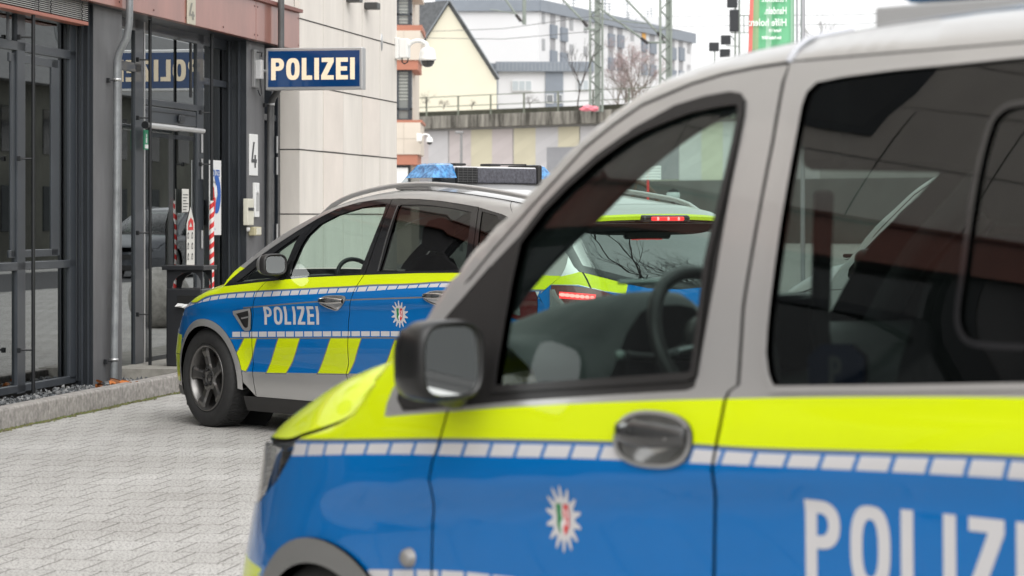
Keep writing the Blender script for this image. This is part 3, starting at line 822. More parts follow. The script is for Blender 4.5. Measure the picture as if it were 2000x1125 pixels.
# door mirror
dm = MB()
se_loft(dm, [(.53,-1.045,1.13,.02,.02),(.538,-1.055,1.145,.070,.062),(.565,-1.07,1.158,.092,.084),(.61,-1.082,1.165,.100,.094),(.665,-1.085,1.167,.100,.095),(.688,-1.085,1.167,.094,.090),(.690,-1.085,1.167,.087,.083),(.676,-1.085,1.167,.085,.081)], mat('mirror_shell', (.009,.009,.009), .33, 0, .15), 40, 3.4, (True, True))
mo = dm.build('door_mirror', van)
mg = MB(); se_loft(mg, [(.6785,-1.085,1.167,.085,.081),(.6805,-1.085,1.167,.083,.079)], MIRROR, 36, 3.4, (False, True)); mg.build('mirror_glass', mo)
ft = MB(); ft.tube([(.61,-1.04,1.11),(.58,-.99,1.085),(.54,-.95,1.078),(.48,-.925,1.08)], [.045,.038,.036,.045], BLACKP, 12)
ft.build('mirror_arm', mo)
dm2 = MB()
se_loft(dm2, [(.500,1.045,1.13,.02,.02),(.545,1.07,1.158,.098,.094),(.665,1.085,1.167,.101,.103),(.688,1.085,1.167,.096,.098)], BLACKP, 30, 3.4)
dm2.tube([(.60,1.03,1.075),(.53,.945,1.04)], .045, BLACKP, 10)
dm2.build('door_mirror', van)
# door handle: oval dish with a grip across it
hd = empty('door_handle', (0,0,0)); hd.parent = VL[1]
surf_panel('handle_rim', VS, ell(hcx, hrx, hry), [SILVER], holes=[ell(hcx, hrx*.90, hry*.87)], res=.02, off=.007, flange=.010, parent=hd)
dish = Surf(lambda a, b: VS(a, b)*1.0+np.stack([0*a, .045*np.clip(1-((a-hcx[0])/hrx)**2-((b-hcx[1])/hry)**2, 0, 1), 0*a], -1), 1)
surf_panel('handle_dish', dish, ell(hcx, hrx*.93, hry*.92), [mat('handle_dish_paint', (.30,.30,.29), .15, .5, 1)], res=.01, off=.003, parent=hd)
hg = MB(); gp = []
for i in range(13):
    u = i/12; a = hcx[0]-hrx*.90+hrx*1.8*u; b = hcx[1]+hry*.20
    gp.append(tuple(VS(np.array([a]), np.array([b]))[0]+np.array([0,-.010-.022*math.sin(PI*u)**.6,0])))
vs = []; n = 14
for i, p_ in enumerate(gp):
    hz_ = hry*(.34+.14*math.sin(PI*i/12))
    for k in range(n):
        a = 2*PI*k/n; vs.append((p_[0], p_[1]+.009*math.cos(a), p_[2]+hz_*math.sin(a)))
hg.add(vs, [(i*n+k, i*n+(k+1) % n, (i+1)*n+(k+1) % n, (i+1)*n+k) for i in range(12) for k in range(n)], mat('handle_grip_paint', (.06,.06,.06), .12, .3, .9), True); kp = VS(np.array([hcx[0]+hrx*.5]), np.array([hcx[1]+hry*.15]))[0]
hg.lathe([(0,-.034),(.007,-.034),(.009,-.028),(.009,0)], CHROME, 14, Matrix.Translation(tuple(kp)))
hg.build('handle_grip', hd)
# round side marker, lettering and star
mk = vpx([(800,1089)])[0]
q_ = VS(np.array([mk[0]]), np.array([mk[1]]))[0]
mm = MB(); mm.lathe([(0,-.022),(.014,-.021),(.021,-.014),(.024,0),(.027,.002)], mat('sensor_grey', (.27,.26,.25), .4, .2, .3), 24, Matrix.Translation(tuple(q_))); mm.build('side_marker', VL[0])
bc = vpx([(1102,1013)])[0]; b1 = vpx([(1068,1013)])[0]; b2 = vpx([(1137,1013)])[0]; b3 = vpx([(1102,948)])[0]; b4 = vpx([(1102,1081)])[0]
badge(VS, bc, b2[0]-b1[0], b3[1]-b4[1], .0015, VL[1])
l0 = vpx([(1571,974)])[0]; l1 = vpx([(1571,1136)])[0]; lr = vpx([(1985,1000)])[0]
H_ = l0[1]-l1[1]
gl, tw = word('POLIZEI', H_, .175, .15)
tL = [min(p[0] for p in o) for o, h in gl]; sx = (lr[0]-l0[0])/tL[5]
LT = None
lt = empty('lettering', (0,0,0)); lt.parent = VL[2]
for o, hs_ in gl:
    f_ = lambda L: [(l0[0]+p[0]*sx, l1[1]+p[1]+.0*p[0]) for p in L]
    surf_panel('letter', VS, f_(o), [REFLEX], holes=[f_(h) for h in hs_], res=.03, off=.0015, parent=lt, eres=.02)
# roof light bar of the van
lb = MB(); zb = float(v_zc(1.6))+.012
lb.rbox((1.53,-.60,zb),(1.95,.60,zb+.048), mat('bar_grey', (.36,.36,.36), .5), .006)
bar = lb.build('light_bar', van)
for sg_ in (1, -1):
    pt = MB(); P = []
    for s_ in np.linspace(.24, 1.42, 22):
        q = VT(np.array([s_]), np.array([.97*sg_]))[0]; P.append((q[0]+.075, q[1]+.07*sg_, q[2]-.050))
    pt.tube(P, .044, MATS['pillar_trim'], 12); pt.build('pillar_cover', van)
rs_ = MB(); rs_.rbox((1.40,-.70,1.60),(1.52,.70,1.86), MATS['pillar_trim'], .02); rs_.build('roof_shelf', van)
cs = MB(); cs.rbox((.62,-.10,1.10),(.70,.16,1.30), BLACKG, .015); cs.build('centre_screen', van)
rd_ = MB(); rd_.rbox((.66,-.08,.95),(.72,.12,1.06), BLACKP, .01); rd_.tube([(.72,.0,1.0),(.80,.02,.93),(.78,.05,.86),(.72,.06,.9)], .008, BLACKP, 6); rd_.build('radio_set', van)
bc_ = MB(); bc_.tube([(.60,-.47,1.335),(.64,-.33,1.338)], .006, mat('vent_trim', (.35,.42,.40), .3, .6), 6); bc_.build('cowl_trim', van)
for y_ in (-.70,.70):
    bt_ = MB(); bt_.tube([(1.52,y_*1.08,1.55),(1.46,y_,1.25),(1.42,y_*.85,1.0),(1.35,y_*.6,.86)], .022, SEAT, 6); bt_.build('seat_belt', van)
# added board imitating a P sign mirrored in the sliding-door window
pbp = VF.solve(Surf(lambda t, z: np.stack([t, -.80+0*t, z], -1)), [(1578,672),(1688,672),(1688,770),(1578,770)], lambda p: v_guess(p, .8))
pb = empty('mirrored_p_board', tuple(VF.O), VF.rz, 'dark blue board with a P, added behind the van sliding window to imitate a mirrored sign', 'sign')
PBM = mat('board_navy', (.012,.03,.09), .4); PBW = mat('board_letter', (.16,.17,.19), .5)
ps = Surf(lambda a, b: np.stack([a, -.80+0*a, b], -1), 1.0)
surf_panel('board', ps, smooth_loop(pbp, 1), [PBM], res=.2, flange=.012, parent=pb)
hb2 = (pbp[0][1]-pbp[3][1])*.62; gP, tP = word('P', hb2, .2)
for o, hs_ in gP:
    f_ = lambda L: [((pbp[0][0]+pbp[1][0])/2-tP*.5+p[0], pbp[3][1]+.17*(pbp[0][1]-pbp[3][1])+p[1]) for p in L]
    surf_panel('letter', ps, f_(o), [PBW], holes=[f_(h) for h in hs_], res=.2, off=.002, parent=pb)
bd = MB(); BLUEL = mat('blue_dome', (.08,.32,.62), .12, 0, .6)
bd.rbox((1.56,-.58,zb+.056),(1.90,-.2,zb+.16), BLUEL, .03); bd.rbox((1.56,.2,zb+.056),(1.90,.58,zb+.16), BLUEL, .03); bd.build('blue_dome', bar)
ant = MB(); ant.rbox((1.99,-.52,zb-.03),(2.35,-.22,zb+.16), mat('white_box', (.75,.75,.76), .45), .02); ant.build('roof_box', van)
# ================================================================== estate police car in the middle
SF = Frame((-1.495, 18.836), (.684, -.729))
_WS = spl([(.12,.86),(.2,.895),(.3,.918),(.5,.936),(.7,.946),(.9,.948),(.98,.942),(1.04,.928),(1.10,.905),(1.2,.875),(1.35,.828),(1.5,.77),(1.62,.71),(1.7,.66)])
def s_w0(t, z):
    zk = .872+.045*np.clip(t-.45, -.5, 3); d = z-zk
    dn = np.clip((d+.07)/.07, 0, 1); sm = dn*dn*(3-2*dn)
    bump = .013*np.where(d > 0, np.exp(-(d/.12)**2), sm)
    # lower door hollow
    hollow = -.014*np.exp(-((z-.47)/.10)**2)*np.clip((t-.4)/.1, 0, 1)*np.clip((2.5-t)/.3, 0, 1)
    a = np.clip(.05-t+.28*(np.clip(z, .5, 2)-.6), 0, None); front = .50*a**2.2
    b = np.clip(t-3.05, 0, None); back = .30*b**2
    gh = .07*np.clip((z-1.05)/.4, 0, 1)*np.clip((1.5-t)/1.2, 0, 1)**2 + .05*np.clip((z-1.1)/.4, 0, 1)*np.clip((t-2.4)/1.1, 0, 1)
    flare = .012*np.exp(-((np.sqrt(t**2+(z-.345)**2)-.37)/.07)**2)
    return _WS(z)+bump+hollow-front-back-gh+flare
def s_guess(px, w=.9):
    k = (px[0]-1000)/FL; O = SF.O-w*SF.Yl; t = (k*O[1]-O[0])/(SF.B[0]-k*SF.B[1]); Y = O[1]+t*SF.B[1]
    return (t, CH-(px[1]-HY)*Y/FL)
s_edge_px = [(346,632),(353,616),(362,600),(374,586),(400,570),(425,561),(438,555),(448,540),(458,528),(470,518),(508,488),(540,464),(580,440),(620,418),(660,400),(700,387),(740,378),(780,372.5),(820,371),(860,373),(900,377),(940,382.5),(980,389),(1015,396)]
s1 = Surf(lambda t, z: np.stack([t, -(s_w0(t, z)-.02), z], -1))
_e = SF.solve(s1, s_edge_px, s_guess)
S_EDGE = [(-1.0,.60),(-.9,.66),(-.8,.72)]
for q in _e:
    if q[0] > S_EDGE[-1][0]+.012: S_EDGE.append(q)
S_EDGE += [(3.0, S_EDGE[-1][1]-.065),(3.3,1.50),(3.55,1.44),(3.8,1.36)] if S_EDGE[-1][0] < 2.9 else []
def _gs2(E, t0, sg, tmin):
    f = spl(E); out = []
    for t in np.arange(tmin, E[-1][0], .03):
        s_ = sg if t > t0 else sg*.3
        w_ = np.linspace(-2, 2, 21); k = np.exp(-w_**2/2); k /= k.sum(); out.append((float(t), float((f(t+w_*s_)*k).sum())))
    return out
S_EDGE = _gs2(S_EDGE, .35, .06, -1.0)
_szc = spl(S_EDGE)
s_zc = lambda t: _szc(t)
def s_w(t, z):
    zc = s_zc(t); r = .045
    h = np.clip((z-(zc-r))/r, 0, .985)
    return s_w0(t, z)-r*(1-np.sqrt(1-h*h))
def s_side(sd): return Surf(lambda t, z: np.stack([t, -sd*s_w(t, z), z], -1), sd)
SS = s_side(1)
spx = lambda L: SF.solve(SS, L, s_guess)
_szcen = spl([(-1.0,.70),(-.9,.78),(-.7,.86),(-.4,.955),(0,1.03),(.25,1.075),(.4,1.10)])
t_cowl = spx([(446,548)])[0][0]
def s_crown(s):
    a = _szcen(s)-s_zc(s); q = np.clip((s-(t_cowl-.08))/.12, 0, 1); q = q*q*(3-2*q)
    return np.maximum(a, .01)*(1-q)+q*(.035+.01*np.clip((s-1.0)/.6, 0, 1))
def s_bow(s):
    q = np.clip((s+.5)/.8, 0, 1); q = q*q*(3-2*q); d = np.clip((s-.3)/1.0, 0, 1)
    return .30*q*(1-d*d*(3-2*d)*.85)*np.clip((3.2-s)/1.2, 0, 1) - .10*np.clip((s-3.0)/.4, 0, 1)
def s_topf(s, v):
    zc = s_zc(s); wc = s_w(s, zc); a = np.abs(v); qq = np.clip((t_cowl+.05-s)/.3, 0, 1); p = 2.6+2.5*qq
    return np.stack([s-s_bow(s)*(1-v*v), -wc*v, zc+s_crown(s)*(1-a**p)], -1)
ST = Surf(s_topf, -1)
car = empty('police_estate_car', tuple(SF.O), SF.rz, 'police car with blue roof light bar and lit brake lights behind the van', 'car')

# rear surface (y, z) -> t
_T0 = spl([(.15,3.66),(.3,3.74),(.45,3.82),(.6,3.83),(.75,3.80),(.95,3.765),(1.1,3.72),(1.2,3.67),(1.3,3.61),(1.4,3.545),(1.5,3.47),(1.6,3.38)])
def s_T(y, z): return _T0(z)-.09*(y/.9)**2-.30*np.clip((np.abs(y)-.60)/.33, 0, 1.2)**2.6
SR = Surf(lambda y, z: np.stack([s_T(y, z), y, z], -1), 1.0)
def r_guess(px):
    k = (px[0]-1000)/FL; O = SF.O[:2]+3.65*SF.B[:2]; D_ = SF.Yl[:2]; y = (k*O[1]-O[0])/(D_[0]-k*D_[1]); Y = O[1]+y*D_[1]
    return (max(-.9, min(.9, y)), CH-(px[1]-HY)*Y/FL)
rpx = lambda L: SF.solve(SR, L, r_guess)
def corner(z):
    y = .85
    for _ in range(40): y = .5*y+.5*float(s_w(np.array(float(s_T(np.array(-y), np.array(z)))), np.array(z)))
    return float(s_T(np.array(-y), np.array(z))), y
zr_top = 1.455
cor = [(corner(z), z) for z in np.linspace(.18, zr_top, 24)]

# ---- livery lines
y_bot = spl(spx([(362,592),(374,586),(406,578),(448,572),(500,568),(560,565),(620,562),(700,558),(710,557),(800,554),(876,550)])+[(3.2,1.045),(3.6,1.05)])
b_bot = spl(spx([(362,602),(400,589),(448,582),(500,580),(560,577),(620,574),(688,570),(708,569),(874,561)])+[(3.2,.99),(3.6,.995)])
l_top = spl(spx([(454,648),(560,647.5),(718,647),(798,647)])+[(3.6,.80)]); l_bot = spl(spx([(454,658),(560,657.5),(718,656.5),(798,657)])+[(3.6,.762)])
g_top = lambda t: l_bot(t)-.006; g_bot = lambda t: l_bot(t)-.016
s_bt = spl(spx([(470,726),(482,726),(558,728),(676,729.5)])+[(3.6,.53)])
tsr = list(np.arange(-1.0, 3.95, .06))
yel = [(-1.0,1.0)]+[(t, float(y_bot(t))) for t in tsr]+[(3.95,1.13),(3.3,1.135),(2.9,1.16),(2.9,1.25)]+spx([(462,531),(455,526)])+[(-1.0,1.35)]
grey_line = [(t, float(y_bot(t))+.002) for t in tsr]+[(t, float(y_bot(t))-.007) for t in tsr[::-1]]
blu = [(t, float(y_bot(t))-.007) for t in tsr]+[(t, float(s_bt(t))) for t in tsr[::-1]]
p0 = spx([(350,600)])[0][0]
SB = blocks(y_bot, b_bot, -.62, 3.7, .1005, .013, .010, .010)
p1_ = spx([(454,650)])[0][0]
SL = blocks(l_top, l_bot, p1_, 3.7, .1005, .013, 0, 0)
gline2 = [(t, float(g_top(t))) for t in tsr]+[(t, float(g_bot(t))) for t in tsr[::-1]]
stripes = [spx(L) for L in (
    [(477,661),(462,690),(455,715),(480,725),(488,708),(494,690),(501,661)],
    [(544,661),(536,686),(530,706),(520.6,728),(558,728.5),(571,706),(577,688),(585,661)],
    [(646,661),(637,688),(630,708),(621,729),(680,730),(692,705),(696,690),(705,661)])]
dlt = spx([(771,661)])[0][0]-stripes[2][0][0]
for k in (1, 2, 3): stripes.append([(a+dlt*k, b+.01*k) for a, b in stripes[2]])
fr_yel = [(-1.2,.66),(-.40,.64),(-.38,.30),(-1.2,.30)]
SM = [SILVER, YELLOW, BLUE, REFLEX, SILVERD, BLACKP, BLACKG]
SREG = [(yel, 1), (blu, 2), (grey_line, 4), (gline2, 4)]+[(p, 3) for p in SB]+[(p, 3) for p in SL]+[(shrink(p, -.009), 4) for p in stripes]+[(p, 1) for p in stripes]+[(fr_yel, 1)]
crease_px = spl(spx([(494,600),(620,589.5),(686,586),(828,581)]))
cr = [(t, float(crease_px(t))+.006) for t in np.arange(.47, 3.4, .06)]; cr += [(t, float(crease_px(t))-.004) for t in np.arange(3.35, .46, -.06)]
SREG.append((cr, 4))
# ---- outlines
dlo = spx([(438,559.5),(460,538),(500,506),(540,478),(580,452),(620,428),(660,408),(700,396),(740,390),(780,388.6),(820,389.6),(860,393),(900,399),(940,406),(980,418),(1005,430)])
dlo += [(3.12,1.38),(3.22,1.30),(3.18,1.20),(3.0,1.165)]
dlo += spx([(896,533),(820,533.5),(700,537.5),(600,542),(508,550.5)])
q_gl = spx([(462,551),(500,521),(548,484),(588,456),(576,474),(560,512),(550,540),(505,547)])
f_gl = spx([(566,540),(574,512),(588,480),(600,461),(622,440),(660,420),(708,405),(735,400),(755,398),(748,420),(728,468),(712,508),(703,531),(698,533.5),(650,536),(600,539)])
r_gl = spx([(741,531),(752,496),(766,448),(779,404),(783,400),(820,399.5),(850,402),(880,406),(919,414),(918,440),(912,485),(906,526),(880,528),(800,529.5)])
c_gl = spx([(942,414),(980,428),(1000,436)])+[(3.05,1.36),(3.14,1.30),(3.10,1.21),(2.98,1.185)]
c_gl = spx([(941,413),(970,421)])+[(2.95,1.42),(3.06,1.34),(3.12,1.27),(3.06,1.20),(2.9,1.175)]+spx([(930,524)])
g_f = spx([(520,550),(512,558),(502,570),(497,584),(494,597),(492,640),(492,670),(493,690),(495,710),(493,727),(497,755),(500,770)])
g_b = spx([(709,540),(694,562),(686,584),(683,600),(681,625),(680,650),(681,710),(676,730),(679,742)])
g_b += [(g_b[-1][0]+.0, .245)]
g_f += [(g_f[-1][0], .245)]
b_up = spx([(766,388.9),(740,458),(714,532)])
c_up = spx([(935,405),(930,440),(924,490),(915,532)])
rw = (2.85, .345)
def s_arch(c, r, a0, a1, n=26): return [(c[0]+r*math.cos(R(a0+(a1-a0)*i/n)), c[1]+r*math.sin(R(a0+(a1-a0)*i/n))) for i in range(n+1)]
SAO, SAI = .425, .375
HW_ = spx([(672,586)])[0][0]-spx([(623,588)])[0][0]
def hcup(cpx, f=1.0, w_=None, h_=.095):
    w_ = w_ or HW_; c = spx([cpx])[0]
    cup = [(c[0]+f*x*w_/2, c[1]+f*y*h_/2) for x, y in [(-1,.05),(-.85,.55),(-.4,.95),(.8,1.0),(1,.8),(1,.35),(.75,-.35),(.45,-.85),(.3,-1.0),(.1,-.95),(-.6,-.5)]]
    return smooth_loop(cup, 1)
def smax_side(sd):
    S = s_side(sd)
    arcF = s_arch((0,.345), SAO-.012, 178, -14)
    roofl = [(t, float(s_zc(t))-.004) for t in np.arange(g_f[0][0]-.02, -.80, -.03)]
    edge = [(t, float(s_zc(t))-.004) for t in np.arange(2.9, -.80, -.035)]
    iD = {k: i for i, k in enumerate(range(len(dlo)))}
    top_dlo = dlo[:16]
    # fender with screen pillar and cantrail (silver)
    nose_t = -.70
    fender = [(nose_t, .50), (-.40, .50)]+[p for p in arcF if p[1] > .30 and p[0] > -.405]
    fender += [(g_f[-1][0]-.003, .245)]+[(q[0]-.003, q[1]) for q in g_f[::-1][1:]]
    fender += [(dlo[-1][0]+0, dlo[-1][1]-.002), (dlo[0][0]-.004, dlo[0][1])]+[(q[0]-.002, q[1]+.003) for q in top_dlo[1:]]
    fender += [(2.9, float(s_zc(2.9))-.004)]+edge[1:]+[(nose_t, float(s_zc(nose_t))-.004)]
    f = surf_panel('fender', S, fender, SM, clipreg(SREG, fender), res=.035, flange=.015, parent=car)
    # quarter light ahead of the door
    div = spx([(556,545.5),(566,515),(596,462),(620,428.5)])
    ql = [dlo[0]]+dlo[1:5]+[(div[3][0]-.003, div[3][1])]+[(q[0]-.003, q[1]) for q in div[::-1][1:]]+[(dlo[-1][0], dlo[-1][1]+.0)]
    qp = surf_panel('front_quarter_trim', S, ql, [BLACKG], holes=[q_gl], res=.05, off=-.001, flange=.012, parent=car)
    surf_panel('quarter_glass', S, shrink(q_gl, -.003), [G_FRONT], res=.06, off=-.005, parent=qp)
    door = [(q[0]+.003, q[1]) for q in g_f[::-1]]+[(div[0][0]+.003, div[0][1]-.003)]+[(q[0]+.003, q[1]) for q in div[1:]]+[(q[0], q[1]) for q in dlo[6:9]]
    door += [(b_up[0][0]-.003, b_up[0][1])]+[(q[0]-.003, q[1]) for q in b_up[1:]]+[(q[0]-.003, q[1]) for q in g_b]
    blk = [(div[0][0]-.2, div[0][1]-.004)]+dlo[3:9]+[(b_up[0][0]+.1, b_up[0][1]+.05), (b_up[2][0]+.1, b_up[2][1]-.004)]+[(q[0], q[1]) for q in spx([(700,537.5),(600,542)])]
    blkband = [(dlo[0][0]-.05, dlo[0][1])]+dlo[1:]
    d = surf_panel('front_door', S, door, SM, clipreg(SREG, door)+[(dlo, 6)], [f_gl, hcup((647.5,591.5))], res=.035, flange=.015, parent=car)
    surf_panel('front_door_glass', S, shrink(f_gl, -.003), [G_FRONT], res=.06, off=-.006, parent=d)
    rd = [(g_b[-1][0]+.003, .245)]+[(q[0]+.003, q[1]) for q in g_b[::-1][1:]]+[(q[0]+.003, q[1]) for q in b_up[::-1]]+dlo[9:13]
    cgap = [(q[0]-.003, q[1]) for q in c_up]
    rd += [cgap[0]]+cgap[1:]+[(c_up[-1][0]+.03, .9)]+[(c_up[-1][0]-.02, .75)]+[p for p in s_arch(rw, SAO+.012, 100, 190) if p[0] < c_up[-1][0]-.03 and p[1] > .3]+[(rw[0]-SAO-.02, .245)]
    r = surf_panel('rear_door', S, rd, SM, clipreg(SREG, rd)+[(dlo, 6)], [r_gl, hcup((853,583))], res=.035, flange=.015, parent=car)
    surf_panel('rear_door_glass', S, shrink(r_gl, -.003), [G_TINT], res=.06, off=-.006, parent=r)
    # bright strips on the window pillars
    pm = surf_panel('pillar_strip', S, spx([(776.5,401),(779,401),(740,530),(737,530)]), [mat('strip_grey', (.12,.12,.12), .3, .4)], res=.05, off=.003, parent=r)
    # rear quarter
    rq = [(c_up[0][0]+.003, c_up[0][1])]+dlo[13:16]+[(2.9, float(s_zc(2.9))-.006)]
    rq = [(c_up[0][0]+.001, c_up[0][1]+.004)]+[(q[0]+.002, q[1]+.003) for q in dlo[13:16]]+[(2.905, float(s_zc(2.905))-.004)]+[(t, float(s_zc(t))-.004) for t in np.arange(2.94, cor[-1][0][0]-.0, .04)]
    rq += [(c[0]-.001, z) for (c, z) in cor[::-1]]
    rq += [(3.45, .22)]+[p for p in s_arch(rw, SAO-.012, -16, 100) if p[1] > .22]+[(c_up[-1][0]-.016, .765), (c_up[-1][0]+.034, .9)]+[(q[0]+.003, q[1]) for q in c_up[::-1]]
    lampS = spx([(1030,556),(1100,558)]) if sd == 1 else None
    q = surf_panel('rear_quarter', S, rq, SM, clipreg(SREG, rq)+[(dlo, 6)], [c_gl], res=.035, flange=.012, parent=car)
    surf_panel('rear_quarter_glass', S, shrink(c_gl, -.003), [G_DARK], res=.06, off=-.006, parent=q)
    # lining
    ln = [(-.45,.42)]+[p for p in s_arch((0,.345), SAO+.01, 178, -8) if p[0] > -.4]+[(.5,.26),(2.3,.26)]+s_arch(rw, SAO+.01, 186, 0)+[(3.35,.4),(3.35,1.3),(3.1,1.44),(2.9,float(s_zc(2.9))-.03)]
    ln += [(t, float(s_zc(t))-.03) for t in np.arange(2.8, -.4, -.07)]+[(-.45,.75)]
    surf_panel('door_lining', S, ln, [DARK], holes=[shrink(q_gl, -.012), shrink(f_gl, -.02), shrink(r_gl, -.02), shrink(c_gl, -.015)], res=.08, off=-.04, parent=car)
    # sill and arches
    sl = [(.42,.14),(2.42,.14),(2.44,.245),(.42,.25)]
    surf_panel('sill', S, [(.40,.135),(2.42,.135),(2.44,.241),(.41,.241)], [BLACKP], res=.05, off=-.004, flange=.08, parent=car)
    for c in ((0,.345), rw):
        ring = s_arch(c, SAO, -8, 186, 30)+s_arch(c, SAI, -8, 186, 30)[::-1]
        surf_panel('wheel_arch_lip', S, ring, [SILVER], res=.03, off=.004, flange=.07, parent=f if c[0] == 0 else q)
    # nose corner
    nb = [(-.95,.50),(nose_t-.004,.50),(nose_t-.004, float(s_zc(nose_t))-.004)]+[(t, float(s_zc(t))-.004) for t in np.arange(nose_t-.03, -.95, -.03)]
    surf_panel('front_bumper', S, [(-.94,.20),(-.41,.20),(-.405,.496),(nose_t,.496),(nose_t-.004,.50),(nose_t-.004,.66),(-.94,.60)], SM, [([(-1.1,.66),(-.3,.66),(-.3,.30),(-1.1,.30)], 1), ([(-1.1,.1),(-.3,.1),(-.3,.27),(-1.1,.27)], 5)], res=.03, flange=.015, parent=car)
    hb = surf_panel('headlight', S, [(-.94,.604),(nose_t-.004,.664),(nose_t-.004, float(s_zc(nose_t))-.006)]+[(t, float(s_zc(t))-.006) for t in np.arange(nose_t-.03, -.94, -.03)], [MATS['lamp_cover']], res=.03, parent=car)
    surf_panel('reflector', S, [(-.93,.61),(nose_t-.01,.67),(nose_t-.01, float(s_zc(nose_t))-.012),(-.9, float(s_zc(-.9))-.01)], [MATS['lamp_reflector']], res=.04, off=-.04, parent=hb)
    return f, d, r, q, S
CL = smax_side(1); CR = smax_side(-1)
# bonnet, screen, roof
tc0 = t_cowl
grid_patch('bonnet', ST, list(np.arange(-.94, tc0-.05, .03))+[tc0-.045], list(np.linspace(-.99,.99,29)), [YELLOW, BLUE], car, 0, lambda s, v: 0)
grid_patch('cowl', ST, [tc0-.04,tc0-.02,tc0,tc0+.02], list(np.linspace(-.93,.93,21)), [BLACKP], car, -.008)
for g_ in (1, -1): grid_patch('screen_pillar', ST, list(np.arange(tc0-.04,1.32,.04))+[1.34], list(np.linspace(.935*g_, 1.0*g_, 4)), [SILVER], car)
scr = grid_patch('windscreen', ST, list(np.linspace(tc0+.024,1.28,24)), list(np.linspace(-.933,.933,23)), [G_SHIELD], car, -.004)
for g_ in (1, -1): grid_patch('screen_border', ST, list(np.linspace(tc0+.024,1.28,16)), list(np.linspace(.90*g_, .933*g_, 3)), [BLACKG], scr, -.008)
rend = 3.36
grid_patch('roof', ST, [1.285,1.31]+list(np.arange(1.34,rend,.06))+[rend], list(np.linspace(-1,1,29)), [SILVER, YELLOW], car, 0.0)
grid_patch('roof_lining', ST, list(np.linspace(1.2,3.3,20)), list(np.linspace(-.95,.95,15)), [MATS['headliner']], car, -.05)
for g_ in (1, -1): grid_patch('pillar_lining', ST, list(np.linspace(tc0+.05,1.25,18)), list(np.linspace(.86*g_, .97*g_, 3)), [MATS['pillar_trim']], car, -.04)
# ---- tailgate: built on the rear surface, mirrored across the centre line
def sym(L): return L+[(-a, b) for a, b in L[::-1]]
gl_half = rpx([(1098,480),(1120,520),(1131,531),(1172,541),(1226,555),(1266,563)])
gb = sorted(gl_half, key=lambda q: q[0])
zt = zr_top-.006
rg = [(gl_half[0][0]+.05, zt)]+gl_half+[(0, gl_half[-1][1]-.012)]
rglass = rg+[(-a, b) for a, b in rg[::-1][1:]]
rear_out = [(-c[1], z) for (c, z) in cor]+[(c[1], z) for (c, z) in cor[::-1]]
tg_l = rpx([(1138,532),(1146,546),(1154,564),(1160,580)])
yt = rpx([(1131,531),(1172,541),(1226,555)]); yb = rpx([(1130,556),(1150,561),(1180,568),(1222,574)])
yb0 = spl(yb)
yell = [(-1.0,1.14),(-.86,1.12)]+yt+[yb[-1]]+yb[::-1][1:]+[(-1.0, yb[0][1])]
yell_r = [(-a, b) for a, b in yell]
blue_r = [(-1.0,.62),(1.0,.62),(1.0, yb[0][1])]+[(-a, b-.004) for a, b in yb]+[(yt[-1][0]*-1, yt[-1][1]),(0, gl_half[-1][1]-.01),(yt[-1][0], yt[-1][1])]+[(a, b-.004) for a, b in yb[::-1]]+[(-1.0, yb[0][1])]
stripr = [(-1.0,.80),(1.0,.80),(1.0,.765),(-1.0,.765)]
lampR = rpx([(1072,557),(1116,558),(1150,563),(1176,569),(1196,576),(1206,583),(1196,596),(1160,606),(1116,614),(1072,613)])
lampR = [(max(a, -corner(b)[1]+.003), b) for a, b in lampR]
yd = min(a for a, b in lampR)
tail = surf_panel('tailgate', SR, rear_out, SM, [(yell, 1), (yell_r, 1), (blue_r, 2), (stripr, 3), ([(-1,.42),(1,.42),(1,.18),(-1,.18)], 5)], [rglass], res=.04, flange=.012, parent=car)
surf_panel('rear_glass', SR, shrink(rglass, -.003), [glass('rear_screen_glass', (.035,.045,.045), 1.5, 2.2, .14)], res=.05, off=-.004, parent=tail)
br = [rg[0]]+rg; inner = shrink(rglass, .045)
surf_panel('glass_border', SR, rglass, [BLACKG], holes=[inner], res=.05, off=.001, parent=tail)
tl_gap = [(a, b) for a, b in tg_l]
surf_panel('tailgate_gap', SR, [(a-.004, b) for a, b in tl_gap]+[(a+.004, b) for a, b in tl_gap[::-1]], [DARK], res=.03, off=.0015, parent=tail)
# spoiler bridging roof and glass
sp = MB(); ny_ = 29; ysp = np.linspace(-.99, .99, ny_)
rowA = [ST(np.array([rend-.004]), np.array([v]))[0] for v in ysp]
def spz(v): return zr_top+.045-.025*abs(v)**2.5
rows = []
wsp = float(s_w(np.array(3.35), np.array(1.42)))
for f_, dz_ in ((0,0), (.45,0), (.88,0), (1.0,0)):
    r_ = []
    for i, v in enumerate(ysp):
        a = np.array(rowA[i]); tt = 3.60-.07*v*v-.10*abs(v)**6; b = np.array([tt, -v*(wsp+.0), spz(v)])
        q = a*(1-f_)+b*f_; q[2] += .012*math.sin(PI*f_)
        r_.append(tuple(q))
    rows.append(r_)
low1 = [(p[0]-.004, p[1], p[2]-.022) for p in rows[-1]]
low2 = [(p[0]-.15, p[1], p[2]-.05) for p in rows[-1]]
allr = rows+[low1, low2]; vs = [v for r_ in allr for v in r_]
for k in range(len(allr)-1):
    fs = [(k*ny_+j, k*ny_+j+1, (k+1)*ny_+j+1, (k+1)*ny_+j) for j in range(ny_-1)]
    b0 = len(sp.v)
    sp.add([v for r_ in allr[k:k+2] for v in r_], [(j, j+1, ny_+j+1, ny_+j) for j in range(ny_-1)], SILVER if k < 2 else (YELLOW if k < 3 else (YELLOW if k == 3 else BLACKG)), k < 3)
spo = sp.build('roof_spoiler', car, fixn=False)
REDL = mat('brake_lamp_lit', (.5,.01,.01), .3, 0, .5, emit=(1.0,.03,.035), estr=1.7)
